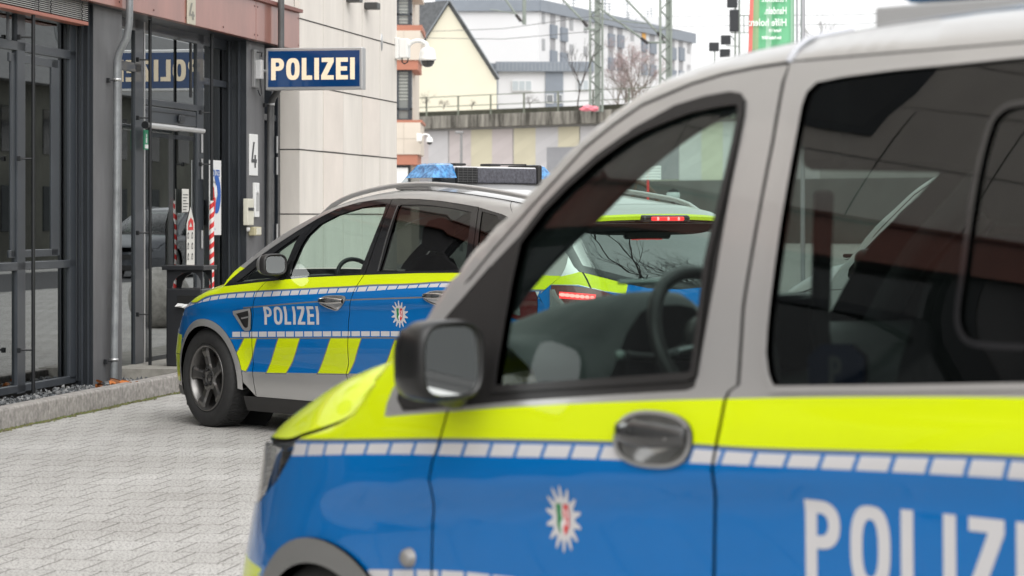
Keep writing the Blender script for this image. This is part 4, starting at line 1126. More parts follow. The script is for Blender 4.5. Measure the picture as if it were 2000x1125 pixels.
REDH = mat('brake_led', (.8,.1,.1), .3, emit=(1.0,.22,.2), estr=3.0)
LR = mat('lamp_red_dark', (.10,.012,.012), .1, 0, 1.0)
LC = mat('lamp_clear', (.35,.37,.37), .12, .7, 1.0)
bl = MB(); bl.rbox((3.50,-.215,zr_top+.006),(3.625,.215,zr_top+.052), BLACKG, .018); hb_ = bl.build('high_brake_light', car)
bb = MB(); bb.rbox((3.61,-.15,zr_top+.015),(3.632,.15,zr_top+.041), REDL, .008); lens = bb.build('lamp_strip', hb_)
for k in (-1, 0, 1):
    b2_ = MB(); b2_.lathe([(0,.0),(.010,.001),(.012,.004)], REDH, 12, Matrix.Translation((3.634,.095*k,zr_top+.028)) @ Matrix.Rotation(R(90),4,'Z')); b2_.build('led', lens)
# tail lamps: rear-facing part and wrap-round part
for g_ in (1, -1):
    m_ = lambda L: [(a*g_, b) for a, b in L]
    S_ = s_side(g_)
    lr = surf_panel('tail_light', SR, m_(lampR), [LR], res=.03, off=.006, flange=.01, parent=car)
    lit = m_(rpx([(1093,570),(1163,576),(1162,588),(1093,583)]))
    surf_panel('clear_lens', SR, m_([(max(a, -corner(b)[1]+.006), b) for a, b in rpx([(1074,566),(1084,565),(1088,575),(1104,594),(1098,607),(1074,604)])]), [LC], res=.03, off=.009, parent=lr)
    surf_panel('brake_strip', SR, lit, [REDL], res=.03, off=.009, parent=lr)
    for k in range(7):
        p_ = rpx([(1099+9.5*k, 576+1.0*k)])[0]
        surf_panel('led', SR, m_([(p_[0]+.011*math.cos(2*PI*j/10), p_[1]+.011*math.sin(2*PI*j/10)) for j in range(10)]), [REDH], res=.02, off=.0105, parent=lr)
    tt = corner(1.0)[0]
    wr = [(tt-.33,.985),(tt-.20,1.03),(tt-.02,1.035),(tt+.004,1.0),(tt-.004,.87),(tt-.10,.85),(tt-.20,.87)]
    ws_ = surf_panel('tail_light_wrap', S_, wr, [LR], res=.03, off=.006, flange=.01, parent=lr)
    surf_panel('clear_lens', S_, shrink([(tt-.29,.975),(tt-.16,1.0),(tt-.13,.98),(tt-.12,.88),(tt-.19,.89)], .004), [LC], res=.03, off=.009, parent=lr)
# nose closing, floor, wheel housings
nf = MB(); us_ = np.linspace(-1,1,17); zs_ = [.2,.32,.45,.58,float(s_zc(-.94))]
for i in range(4):
    for j in range(16):
        def q_(z, u): return (-.94-.09*(1-u*u), -u*float(s_w(np.array(-.94), np.array(min(z, float(s_zc(-.94)))))), z)
        nf.add([q_(zs_[i],us_[j]), q_(zs_[i],us_[j+1]), q_(zs_[i+1],us_[j+1]), q_(zs_[i+1],us_[j])], [(0,1,2,3)], BLACKP if i in (0,2) else (YELLOW if i == 1 else SILVER))
nf.build('grille', car)
fo = MB(); fo.box((-.45,-.62,.19),(3.5,.62,.26), DARK); fo.box((.42,-.78,.19),(2.4,.78,.25), DARK); fo.box((-.4,-.6,.26),(.3,.6,.90), DARK); fo.box((.9,-.5,.13),(2.0,-.2,.20), DARK); fo.box((2.2,-.72,.14),(2.5,.5,.2), DARK)
fo.box((-.415,-.80,.13),(-.40,-.6,.32), DARK)
for xc in (0, 2.85):
    for j in range(20):
        a0 = R(-5+190*j/20); a1 = R(-5+190*(j+1)/20)
        for y0, y1 in ((-.86,-.58),(.58,.86)):
            fo.add([(xc+.41*math.cos(a0),y0,.345+.41*math.sin(a0)),(xc+.41*math.cos(a1),y0,.345+.41*math.sin(a1)),(xc+.41*math.cos(a1),y1,.345+.41*math.sin(a1)),(xc+.41*math.cos(a0),y1,.345+.41*math.sin(a0))], [(0,1,2,3)], DARK)
    for y in (-.58,.58):
        fo.add([(xc+.41*math.cos(2*PI*k/24),y,.345+.41*math.sin(2*PI*k/24)) for k in range(24)], [tuple(range(24))], DARK)
fo.build('underbody', car, fixn=False)
for (x, sd, st_) in ((0,1,R(-6)),(0,-1,R(-6)),(2.85,1,0),(2.85,-1,0)):
    alloy_wheel('wheel', car, (x,-.815*sd,.350), .350, .232, .235, 5, st_, sd)
# roof rails
for sd in (1,-1):
    rl = MB(); P = []
    for t in np.linspace(1.02,3.30,26):
        u = (t-1.02)/2.28; lift = .048*min(1, min(u, 1-u)/.10)**.5-.012
        v = ST(np.array([t]), np.array([.965*sd]))[0]; P.append((v[0], v[1], v[2]+lift))
    rl.tube(P, .017, SILVER, 10); rl.build('roof_rail', car)
# dashboard, wheel, seats
dd = MB(); yv = np.linspace(-.78,.78,24)
prof = [(.32,1.0),(.45,1.04),(.60,1.06),(.75,1.055),(.84,1.02),(.86,.92),(.80,.70),(.78,.35)]
vs = [(t-.10*(1-(y/.78)**2)*(t < .6), y, z+(.03*math.exp(-((y+.37)/.17)**4) if .4 < t < .85 and z > .9 else 0)) for t, z in prof for y in yv]
dd.add(vs, [(i*24+j, i*24+j+1, (i+1)*24+j+1, (i+1)*24+j) for i in range(len(prof)-1) for j in range(23)], DASH, True); dd.build('dashboard', car, fixn=False)
wm = MB(); C = Vector((1.02,-.37,1.03)); tilt = Matrix.Rotation(R(-24),4,'Y')
wm.tube([C+tilt @ Vector((0,.185*math.cos(2*PI*k/36),.185*math.sin(2*PI*k/36))) for k in range(37)], .016, BLACKP, 8, cap=False)
for a in (0,180,270): wm.tube([C, C+tilt @ Vector((0,.18*math.cos(R(a)),.18*math.sin(R(a))))], .018, MATS['wheel_trim'], 6)
wm.lathe([(0,-.03),(.06,-.02),(.07,.02)], BLACKP, 20, Matrix.Translation(C) @ tilt @ Matrix.Rotation(R(90),4,'Z'))
wm.tube([C, C+Vector((-.2,0,-.06))], .03, DARK, 8); wm.build('steering_wheel', car)
def cseat(x, y, nm, dz_=-.22):
    o = seat(x, y, nm); o.parent = car; o.location = (0,0,dz_); return o
cseat(1.50,-.38,'driver_seat'); cseat(1.50,.38,'passenger_seat'); cseat(2.40,-.45,'rear_seat',-.26); cseat(2.40,0,'rear_seat',-.26); cseat(2.40,.45,'rear_seat',-.26)
# door mirrors
mp = SF.solve(Surf(lambda t, z: np.stack([t, -1.0+0*t, z], -1)), [(538,517)], s_guess)[0]
for sd in (1,-1):
    m_ = MB(); x = mp[0]; z = mp[1]; y = -1.0*sd
    CAP = MATS['paint_silver']
    se_loft(m_, [(x-.13,y,z-.01,.03,.03),(x-.115,y,z,.075,.05),(x-.08,y,z,.098,.068),(x-.045,y,z,.104,.074)], CAP, 30, 3.0, (True, False))
    se_loft(m_, [(x-.045,y,z,.104,.074),(x-.01,y,z,.103,.076),(x+.006,y,z,.097,.071),(x+.006,y,z,.087,.062),(x-.004,y,z,.086,.061)], BLACKP, 30, 3.4, (False, True))
    o = m_.build('door_mirror', car)
    g2 = MB(); se_loft(g2, [(x-.003,y,z,.085,.060),(x-.001,y,z,.083,.058)], MIRROR, 30, 3.4, (False, True)); g2.build('mirror_glass', o)
    a2 = MB(); a2.tube([(x-.06,y+.05*sd,z-.05),(x-.09,y+.10*sd,z-.075),(x-.10,y+.14*sd,z-.08)], .028, BLACKP, 8); a2.build('mirror_arm', o)
# fender vent, handles, lettering, star
SV = CL[4]
vo = spx([(456,607),(490,601.5),(491,642),(489,646),(480,646.5),(476,643),(457,614)]); vi = spx([(463,612),(486,606),(486,638),(482,641),(478,638)])
vt = surf_panel('fender_vent', SV, vo, [SILVER], holes=[vi], res=.02, off=.008, flange=.01, parent=CL[0])
surf_panel('vent_mesh', SV, shrink(vi, -.002), [BLACKP], res=.02, off=.002, parent=vt)
surf_panel('vent_bar', SV, spx([(472,620.5),(486,617.5),(486,620.5),(473,623.5)]), [SILVER], res=.02, off=.007, flange=.005, parent=vt)
def car_handle(S, cpx, w_, h_, door):
    c = spx([cpx])[0]
    e = empty('door_handle'); e.parent = door
    cup = hcup(cpx, 1.06)
    surf_panel('handle_edge', S, hcup(cpx, 1.10), [SILVER], holes=[hcup(cpx, .96)], res=.02, off=.003, flange=.006, parent=e)
    surf_panel('handle_cup', Surf(lambda a, b: S(a, b)+np.stack([0*a, .03*np.clip(1-((a-c[0])/(w_/2))**2-((b-c[1])/(h_/2))**2, 0, 1), 0*a], -1)), cup, [SILVER], res=.012, off=-.001, parent=e)
    b = MB(); vs = []; n = 10
    for i in range(11):
        a = c[0]-w_*.47+w_*.94*i/10; p = S(np.array([a]), np.array([c[1]+h_*.14]))[0]; out = .012+.022*math.sin(PI*i/10)**.5; hh = h_*(.16+.10*math.sin(PI*i/10))
        for k in range(n): vs.append((p[0], p[1]-out+.009*math.cos(2*PI*k/n), p[2]+hh*math.sin(2*PI*k/n)))
    b.add(vs, [(i*n+k, i*n+(k+1) % n, (i+1)*n+(k+1) % n, (i+1)*n+k) for i in range(10) for k in range(n)], CHROME, True); b.build('handle_grip', e)
wH = spx([(623,588)])[0][0]; wH2 = spx([(672,586)])[0][0]
car_handle(SV, (647.5,591.5), wH2-wH, .095, CL[1]); car_handle(SV, (853,583), wH2-wH, .095, CL[2])
a0 = spx([(517,634)])[0]; a1 = spx([(517,599)])[0]; a2 = spx([(623.5,634)])[0]
Hs = a1[1]-a0[1]; gl2, tw2 = word('POLIZEI', Hs, .168, .14); sx2 = (a2[0]-a0[0])/tw2
l2 = empty('lettering'); l2.parent = CL[1]; rise = (spx([(623.5,634)])[0][1]-a0[1])/(a2[0]-a0[0])
for o, hs_ in gl2:
    f_ = lambda L: [(a0[0]+p[0]*sx2, a0[1]+p[1]*(1-.0)+rise*p[0]*sx2) for p in L]
    surf_panel('letter', SV, f_(o), [REFLEX], holes=[f_(h) for h in hs_], res=.03, off=.0015, parent=l2, eres=.02)
bc = spx([(781,614)])[0]; w1 = spx([(764.5,614)])[0]; w2 = spx([(797.5,614)])[0]; h1 = spx([(781,587)])[0]; h2 = spx([(781,641)])[0]
badge(SV, bc, w2[0]-w1[0], h1[1]-h2[1], .0015, CL[2])
# light bar on the roof: t 1.73..2.03, 1.2 m wide
BC = glass('clear_dome', (.75,.78,.80), 1.5, 1.0); BLUED = mat('blue_dome_lens', (.015,.15,.45), .1, 0, 1.0, var=.5, vscale=30, var2=(.10,.36,.72), detail=1)
zb0 = 1.675
lbr = MB(); lbr.rbox((1.70,-.62,zb0),(2.06,.62,zb0+.035), SILVER, .012)
lbr.rbox((1.75,-.34,zb0+.04),(2.012,.42,zb0+.158), mat('bar_white', (.66,.66,.67), .35), .01)
for y_ in (-.45,.45): lbr.rbox((1.75,y_-.06,1.60),(2.0,y_+.06,zb0), BLACKP, .01)
lbr.rbox((1.71,-.62,zb0+.035),(2.05,.62,zb0+.045), BLACKP, .004)
lbo = lbr.build('light_bar', car)
def dome(y0, y1, yi, nm='blue_dome'):
    """y0 = outer end at the base, y1 = inner end, slanted outer end"""
    d_ = MB(); sg__ = 1 if y1 > y0 else -1; b = [(1.74,y0),(2.02,y0),(2.03,y1),(1.73,y1)]
    z0 = zb0+.046; zm = zb0+.080; z1 = zb0+.178; sl_ = .10*sg__
    A = [(1.735,y0,z0),(2.025,y0,z0),(2.03,y1,z0),(1.73,y1,z0)]; B_ = [(1.745,y0+sl_*.3,zm),(2.018,y0+sl_*.3,zm),(2.024,y1,zm),(1.738,y1,zm)]
    Cc = [(1.785,y0+sl_,z1-.012),(1.98,y0+sl_,z1-.012),(1.985,y1,z1-.012),(1.78,y1,z1-.012)]; D2 = [(1.81,y0+sl_*1.25,z1),(1.955,y0+sl_*1.25,z1),(1.96,y1,z1),(1.805,y1,z1)]
    rings = [A,B_,Cc,D2]; vs_ = [v for r_ in rings for v in r_]
    d_.add(rings[0]+rings[1], [(j,(j+1)%4,(j+1)%4+4,j+4) for j in range(4)], BC)
    d_.add(rings[1]+rings[2], [(j,(j+1)%4,(j+1)%4+4,j+4) for j in range(4)], BLUED)
    d_.add(rings[2]+rings[3], [(j,(j+1)%4,(j+1)%4+4,j+4) for j in range(4)]+[(4,5,6,7)], BLUED)
    d_.add([v for v in B_], [(0,1,2,3)], mat('dome_base', (.5,.5,.5), .2, .9))
    return d_.build(nm, lbo)
dome(-.60,-.355,0); dome(.60,.43,0)
mdl = MB(); mdl.rbox((2.0,-.352,zb0+.044),(2.026,-.165,zb0+.152), DARK, .006)
for k in range(6): mdl.box((2.026,-.35,zb0+.055+.017*k),(2.029,-.17,zb0+.057+.017*k), mat('mesh_wire', (.18,.18,.18), .4, .5))
for k in range(5): mdl.box((2.0265,-.345+.042*k,zb0+.05),(2.0285,-.3435+.042*k,zb0+.152), MATS['mesh_wire'])
mdl.build('speaker_grille', lbo)
pn = MB(); pn.rbox((2.0,-.160,zb0+.046),(2.024,.385,zb0+.150), mat('bar_display', (.07,.07,.085), .5, 0, .3, var=.5, vscale=45), .006); pn.build('text_display', lbo)
sp_ = MB(); sp_.rbox((1.72,.388,zb0+.03),(2.036,.428,zb0+.176), BLACKP, .012); 
sp_.rbox((1.84,-.30,zb0+.165),(1.95,-.20,zb0+.182), BLACKP, .008); sp_.rbox((1.84,.02,zb0+.165),(1.95,.12,zb0+.182), BLACKP, .008); sp_.tube([(1.9,.10,zb0+.176),(1.9,.40,zb0+.180)], .006, BLACKP, 6); sp_.build('bar_strap', lbo)
# ================================================================== police station facade (u along it, v out of it)
F0 = np.array([-3.88, 19.4]); UU = np.array([.1874, .9823]); VV = np.array([.9823, -.1874]); FRZ = math.atan2(UU[1], UU[0])
def U(px, v=0.0):
    k = (px-1000)/FL; a = F0+v*VV; return float((k*a[1]-a[0])/(UU[0]-k*UU[1]))
def Zp(px, py, v=0.0):
    u = U(px, v); Y = (F0+u*UU+v*VV)[1]; return float(CH-(py-HY)*Y/FL)
def fworld(u, v, z=0): p = F0+u*UU+v*VV; return (float(p[0]), float(p[1]), z)
class FB(MB):
    def b(s, u0, u1, v0, v1, z0, z1, m, r=0):
        a = (min(u0,u1), -max(v0,v1), min(z0,z1)); c = (max(u0,u1), -min(v0,v1), max(z0,z1))
        return s.rbox(a, c, m, r) if r else s.box(a, c, m)
FRAME = mat('frame_anthracite', (.038,.044,.053), .38, 0, .2, var=.18, vscale=1.5)
DKPAN = mat('dark_panel', (.018,.021,.026), .35, 0, .2)
CONC  = mat('painted_column', (.115,.115,.12), .5, 0, .1, var=.28, vscale=3.0, detail=7, vs=(1,1,.25), bump=.05, bscale=80)
FASC  = mat('fascia_red', (.31,.125,.095), .36, .15, .3, var=.22, vscale=2.0, detail=7, vs=(1,1,.3))
FASCD = mat('fascia_edge', (.20,.075,.06), .5)
STONE = mat('cream_stone', (.72,.675,.62), .7, var=.10, vscale=2.2, detail=7, vs=(1,1,.22), bump=.03, bscale=150)
STONE2= mat('cream_stone_warm', (.73,.665,.605), .7, var=.06, vscale=1.6)
JOINT = mat('joint_dark', (.03,.028,.026), .9)
ALU   = mat('aluminium', (.55,.55,.55), .32, .8)
WHT   = mat('white_paint', (.74,.74,.73), .5)
PIPE  = mat('zinc_pipe', (.24,.25,.26), .42, .35, var=.25, vscale=6)
PIPED = mat('dark_pipe', (.10,.10,.10), .5, .2, var=.2, vscale=5)
ROD   = mat('black_rod', (.012,.013,.015), .4)
G_FAC = glass('facade_glass', (.20,.21,.22), 1.5, 2.1, .05, 0.0, (.88,.92,.93))
G_DOOR= glass('door_glass', (.30,.32,.33), 1.5, 2.0, .05, 0.0, (.88,.92,.93))
sta = empty('police_station', (F0[0], F0[1], 0), FRZ, 'police station front with dark glazing, grey columns and a red band above', 'building')
PITCH = U(482)-U(180)
cols = [(U(183), U(239))]; cols = [(cols[0][0]-PITCH*k, cols[0][1]-PITCH*k) for k in range(6, 0, -1)]+cols+[(U(482), U(517))]
for (a, b) in cols:
    c = FB(); c.b(a, b, -.45, 0, 0.0, 3.27, CONC, .012); c.build('column', sta)
u_end = U(585, .1); w_end = U(775, .1)
u0 = cols[0][0]
# fascia: folded panels with rivets
fz0, fz1 = 3.265, 3.66
edges = [u0]+[U(383,.12)-3.06*k for k in range(8, 0, -1)]+[U(366,.12), U(500,.12), U(585,.12)]
edges = sorted(e for e in edges if e >= u0)
for i in range(len(edges)-1):
    f = FB(); a, b = edges[i]+.004, edges[i+1]-.004
    f.b(a, b, .05, .12, fz0, fz1, FASC, .004); f.b(a, b, -.32, .05, fz0-.0, fz0+.02, DKPAN); f.b(a, b, .02, .16, fz1, fz1+.035, FASCD)
    fo_ = f.build('fascia_panel', sta)
    if b > -2:
        n_ = max(2, int((b-a)/.75)+1)
        for k in range(n_):
            for z_ in (fz0+.05, fz1-.06):
                q = FB(); uu = a+.05+(b-a-.1)*k/(n_-1)
                q.lathe([(0,-.006),(.008,-.004),(.010,0)], mat('rivet', (.10,.04,.035), .5), 8, Matrix.Translation((uu,-.121,z_))); q.build('rivet', fo_)
# upper storeys
up = FB(); up.b(u0, u_end, -.30, .04, fz1+.035, 9.5, STONE)
for k in range(60):
    uu = u_end-.62*k
    if uu > u0: up.b(uu-.006, uu, .04, .043, fz1+.04, 5.0, JOINT)
for z_ in (4.35, 5.05, 5.75, 6.45, 7.15): up.b(u0, u_end, .041, .044, z_, z_+.008, JOINT)
up.build('upper_wall', sta)
for k in range(8):
    uu = u_end-2.6-3.6*k
    if uu-1.6 < u0: break
    wi = FB(); wi.b(uu-1.6, uu, .03, .07, 4.6, 6.2, FRAME); wi.b(uu-1.52, uu-.84, .06, .075, 4.68, 6.12, mat('window_dark', (.02,.025,.03), .05, 0, 1)); wi.b(uu-.76, uu-.08, .06, .075, 4.68, 6.12, MATS['window_dark'])
    wi.build('upper_window', sta)
# cream stone wall with joints, one block reaching the ground
sw_ = FB(); ue = w_end
sw_.b(u_end, ue, -6, .1, 0, 9.5, STONE)
for px in (631, 670, 707, 742): uu = U(px, .1); sw_.b(uu-.003, uu+.003, .1, .1025, 0, 9.5, mat('joint_pale', (.50,.46,.41), .9))
for z_ in (Zp(587,418,.1), Zp(587,292,.1), Zp(653,177.4,.1), Zp(671,60,.1), Zp(671,60,.1)+.71, Zp(587,418,.1)-.70, Zp(587,418,.1)-1.40):
    sw_.b(u_end-.002, ue+.002, -.3, .104, z_-.006, z_+.006, JOINT)
sw_.build('stone_wall', sta)
for_warm = 0; warm = FB(); a = U(631,.1)+.01; b = U(670,.1)-.01
for (z0, z1) in ((Zp(587,418,.1)+.012, Zp(587,292,.1)-.012), (Zp(587,292,.1)+.012, Zp(653,177.4,.1)-.012)): warm.b(a, b, .09, .1035, z0, z1, STONE2)
warm.build('stone_slab', sta); warm = FB()
a = U(707,.1)+.01; b = U(742,.1)-.01; z0, z1 = Zp(587,292,.1)+.012, Zp(653,177.4,.1)-.012; warm.b(a, b, .09, .1035, z0, z1, STONE2)
warm.build('stone_slab', sta)
oval = FB(); q = Zp(745, 82, .11); oval.lathe([(0,-.012),(.05,-.010),(.055,0)], ALU, 16, Matrix.Translation((U(745,.1), -.1, q)) @ Matrix.Diagonal((.7,1,2,1))); oval.build('wall_vent', sta)
# dark interior behind the glass
inn = FB(); inn.b(u0, u_end, -5.0, -4.9, 0, 3.3, mat('room_wall', (.05,.05,.05), .9)); inn.b(u0, u_end, -5, -.24, .0, .15, mat('room_floor', (.06,.055,.05), .4)); inn.b(u0, u_end, -5, -.26, 3.2, 3.3, mat('room_ceiling', (.25,.25,.25), .9))
inn.b(u_end-.2, u_end-.05, -5, -.30, .15, 3.2, MATS['room_wall']); inn.b(1.6, 1.75, -5, -.5, .15, 3.2, MATS['room_wall']); inn.build('interior', sta)

# ---------------- glazed bays
def bay(a, b, vg, zb, detail=True):
    """plain glazed bay between two columns (mostly seen as a reflection)"""
    w_ = empty('window', (0,0,0)); w_.parent = sta
    g = FB(); g.b(a, b, vg-.012, vg, zb, 3.27, G_FAC); g.build('pane', w_)
    for k in range(4):
        uu = a+(b-a)*(k)/3; f = FB(); f.b(uu-.04, uu+.04, vg, vg+.09, zb, 3.27, FRAME, .006); f.build('mullion', w_)
    for z_ in (zb, 1.14, 2.75): f = FB(); f.b(a, b, vg, vg+.07, z_, z_+.09, FRAME, .006); f.build('rail', w_)
    f = FB(); f.b(a, a+.16, vg, -.01, zb-.1, 3.27, DKPAN); f.b(b-.16, b, vg, -.01, zb-.1, 3.27, DKPAN); f.build('reveal', w_)
for i in range(len(cols)-2):
    if i < len(cols)-3: bay(cols[i][1], cols[i+1][0], -.2, .16)
# left window bay (in view)
aL = cols[-3][1]; bL = cols[-2][0]; vg = -.16; vf = -.135
wb = empty('window', (0,0,0)); wb.parent = sta
g = FB(); g.b(aL, bL, vg-.012, vg, .16, 3.27, G_FAC); g.build('pane', wb)
def stile(px0, px1, v, z0, z1, par, m=FRAME, d=.035, nm='mullion', r=.005):
    f = FB(); f.b(U(px0, v), U(px1, v), v-d, v, z0, z1, m, r); return f.build(nm, par)
def rail(ua, ub, v, z0, z1, par, m=FRAME, d=.035, nm='rail', r=.005):
    f = FB(); f.b(ua, ub, v-d, v, z0, z1, m, r); return f.build(nm, par)
uE = U(148, vf)
stile(34, 50, vf, .10, 3.25, wb); stile(14, 19, vf-.02, Zp(16,80,vf), 3.25, wb); stile(-60, -46, vf, .1, 3.25, wb); stile(-130,-112, vf, .1, 3.25, wb)
stile(137, 149, vf, .14, 3.27, wb, d=.08)
zt0 = Zp(60, 103, vf); zt1 = Zp(60, 85, vf); zm0 = Zp(60, 527, vf); zm1 = Zp(60, 511, vf); zb0_ = Zp(60, 763, vf); zb1_ = Zp(60, 748, vf)
rail(aL, uE, vf, zt0, zt1, wb); rail(aL, uE, vf, zm0, zm1, wb); rail(aL, uE, vf, zb0_, zb1_, wb, d=.08); rail(aL, bL, vf, 3.10, 3.26, wb, d=.08)
# opened sash
sa = empty('opening_sash', (0,0,0)); sa.parent = wb
stile(101, 117, vf-.015, zm1+.04, zt0-.02, sa, nm='sash_stile'); stile(22, 32, vf-.015, zm1+.04, zt0-.02, sa, nm='sash_stile')
rail(U(22,vf), U(117,vf), vf-.015, zm1+.035, zm1+.095, sa, nm='sash_rail'); rail(U(22,vf), U(117,vf), vf-.015, zt0-.09, zt0-.02, sa, nm='sash_rail')
f = FB(); 
for k, (p0, p1) in enumerate(((52,60),(80,92))): f.b(U(p0,vg-.3), U(p1,vg-.3), vg-.35, vg-.28, zm1, zt0, DKPAN)
f.tube([(U(62,-.4),.4,zt0),(U(85,-.4),.4,1.2)], .02, DKPAN, 6); f.build('inner_blind', wb)
# ribs between window and column
f = FB()
for (p0, p1, v_) in ((150,156,-.13),(158,164,-.11),(166,183,-.145)): f.b(U(p0,v_), U(p1,v_), -.3, v_, .12, 3.27, DKPAN if p0 != 158 else FRAME, .004)
f.b(U(149,-.15), bL, -.32, -.15, .1, 3.27, DKPAN); f.build('reveal', wb)
f = FB(); f.b(bL-.004, bL, -.15, -.005, .05, 3.27, DKPAN); f.b(bL-.03, bL-.004, -.10, -.085, .05, 3.27, FRAME); f.b(bL-.03, bL-.004, -.045, -.035, .05, 3.27, FRAME); f.build('column_cover', sta)
# venetian blind stack under the fascia
bs = empty('blind', (0,0,0)); bs.parent = sta
f = FB(); zb_ = Zp(60, 24, .02)
for k in range(11): f.b(aL+.1, U(172,.02), -.07, .02, zb_+.03+.016*k, zb_+.036+.016*k, mat('blind_slat', (.50,.49,.47), .35, .5), 0)
f.build('slat_stack', bs)
f = FB(); f.b(aL+.1, U(173,.03), -.075, .03, zb_-.012, zb_+.018, mat('blind_rail_red', (.38,.13,.09), .45), .004); f.build('bottom_rail', bs)
f = FB(); f.b(aL, bL, -.30, -.09, zb_+.0, 3.27, DKPAN); f.build('blind_box', bs)
for px in (75, 99, 160):
    f = FB(); P = [(U(px,.03)+.012*(-1)**k, -.032, zb_+.02+.018*k) for k in range(11)]; f.tube(P, .004, ROD, 5); f.build('ladder_cord', bs)
# thin rods with stand-off brackets
def rod(px, v, z0, z1, brk, par):
    r_ = FB(); u = U(px, v); r_.tube([(u,-v,z0),(u,-v,z1)], .016, ROD, 8); o = r_.build('tension_rod', par)
    for z_ in brk:
        k = FB(); k.tube([(u,-v,z_),(u-.05,-v+.10,z_)], .008, ROD, 6); k.rbox((u-.07,-v+.08,z_-.02),(u-.04,-v+.11,z_+.02), ROD, .004); k.build('bracket', o)
rod(65, .0, Zp(65,768,0), 3.26, (.45, 1.95, 2.9), sta)
# entrance bay
ve = -.225; vfe = -.205; aE = cols[-2][1]; bE = cols[-1][0]
ent = empty('entrance', (0,0,0)); ent.parent = sta
ze = Zp(300, 716, ve)
g = FB(); g.b(aE, U(434,ve), ve-.012, ve, ze, 3.27, G_FAC); g.build('pane', ent)
stile(264, 280, vfe, ze-.02, 3.27, ent); stile(385, 398, vfe, ze-.02, 3.27, ent)
f = FB(); f.b(U(281,vfe), U(283.5,vfe), vfe-.05, vfe+.002, ze, 3.27, ALU); f.build('mullion_edge', ent)
zq0 = Zp(255,139,vfe); zq1 = Zp(255,121,vfe); rail(aE, U(276,vfe), vfe, zq0, zq1, ent)
zr0 = Zp(340,211,vfe); zr1 = Zp(340,199,vfe); rail(U(280,vfe), U(396,vfe), vfe, zr0, zr1, ent)
zs0 = Zp(425,169,vfe); zs1 = Zp(425,156,vfe); rail(U(396,vfe), U(453,vfe), vfe, zs0, zs1, ent)
rail(aE, U(480,vfe), vfe, 3.17, 3.27, ent, d=.12); 
stile(452, 466, -.19, ze-.02, 3.27, ent, DKPAN); stile(470, 482, -.12, ze-.02, 3.27, ent, DKPAN)
stile(434, 452, -.235, ze-.02, 3.27, ent, DKPAN, nm='dark_panel'); 
stile(373, 376, vfe-.01, Zp(374,190,vfe), Zp(374,70,vfe), ent, ROD)
f = FB(); f.b(bE-.005, bE, -.26, -.004, .1, 3.27, DKPAN); f.b(bE-.04, bE-.005, -.18, -.165, .1, 3.27, FRAME); f.b(bE-.04, bE-.005, -.08, -.065, .1, 3.27, FRAME); f.build('reveal', ent)
# sensor box, closer tube, door leaf
f = FB(); zc0 = Zp(340,243,vfe); f.b(U(283,vfe), U(384,vfe), vfe-.10, vfe-.005, zc0, zr0-.01, FRAME, .006); f.b(U(283,vfe), U(384,vfe), vfe-.005, vfe+.004, zc0+.10, zc0+.106, DKPAN); ob = f.build('door_operator', ent)
f = FB(); uu = U(352,vfe); f.rbox((uu-.09,-vfe-.03,zr0-.13),(uu+.07,-vfe,zr0-.06), DKPAN, .012); f.build('motion_sensor', ob)
f = FB(); zk = Zp(340,250,-.06); f.tube([(U(286,-.06),.06,zk),(U(345,-.06),.06,zk)], .028, ALU, 14); f.tube([(U(345,-.06),.06,zk),(U(397,-.06),.06,zk)], .024, ALU, 14)
f.tube([(U(283,-.06),.06,zk),(U(287,-.06),.06,zk)], .034, ROD, 12); f.build('lock_bar', ent)
dl = empty('glass_door', (0,0,0)); dl.parent = ent
ztop_d = Zp(340,262,vfe)
stile(329, 339, vfe-.02, ze, ztop_d, dl, mat('door_frame_grey', (.11,.115,.12), .4), nm='door_stile'); stile(377, 384, vfe-.02, ze, ztop_d, dl, MATS['door_frame_grey'], nm='door_stile'); stile(284, 289, vfe-.02, ze, ztop_d, dl, nm='door_stile')
rail(U(284,vfe), U(384,vfe), vfe-.02, ztop_d-.05, ztop_d, dl, nm='door_head'); rail(U(284,vfe), U(384,vfe), vfe-.02, ze, ze+.10, dl, nm='door_sill')
for y0, y1 in ((262,298),(310,350),(450,485)):
    f = FB(); uu = U(392,vfe); f.tube([(uu,-vfe-.012,Zp(392,y1,vfe)),(uu,-vfe-.012,Zp(392,y0,vfe))], .014, ALU, 8); f.build('hinge', dl)
rod(293, -.04, ze, 3.26, (.62,1.35,2.38,2.9), ent)
rod(413.5, -.04, Zp(413,392,-.04), 3.26, (2.0,2.5), ent)
# side door beyond the second column
sd_ = empty('side_door', (0,0,0)); sd_.parent = sta
f = FB(); f.b(cols[-1][1], u_end, -.30, -.24, .1, 3.27, DKPAN); f.build('door_leaf', sd_)
stile(531, 536, -.10, .12, 3.2, sd_, nm='door_frame', d=.12); stile(543, 547.5, -.10, .12, 3.27, sd_, DKPAN, nm='door_frame', d=.14); rail(cols[-1][1], u_end-.02, -.12, Zp(530,236,-.12), Zp(530,224,-.12), sd_, nm='door_head')
for y0, y1 in ((266,299),(307,341),(437,470)):
    f = FB(); uu = U(541,-.08); f.tube([(uu,.08,Zp(541,y1,-.08)),(uu,.08,Zp(541,y0,-.08))], .013, ALU, 8); f.build('hinge', sd_)

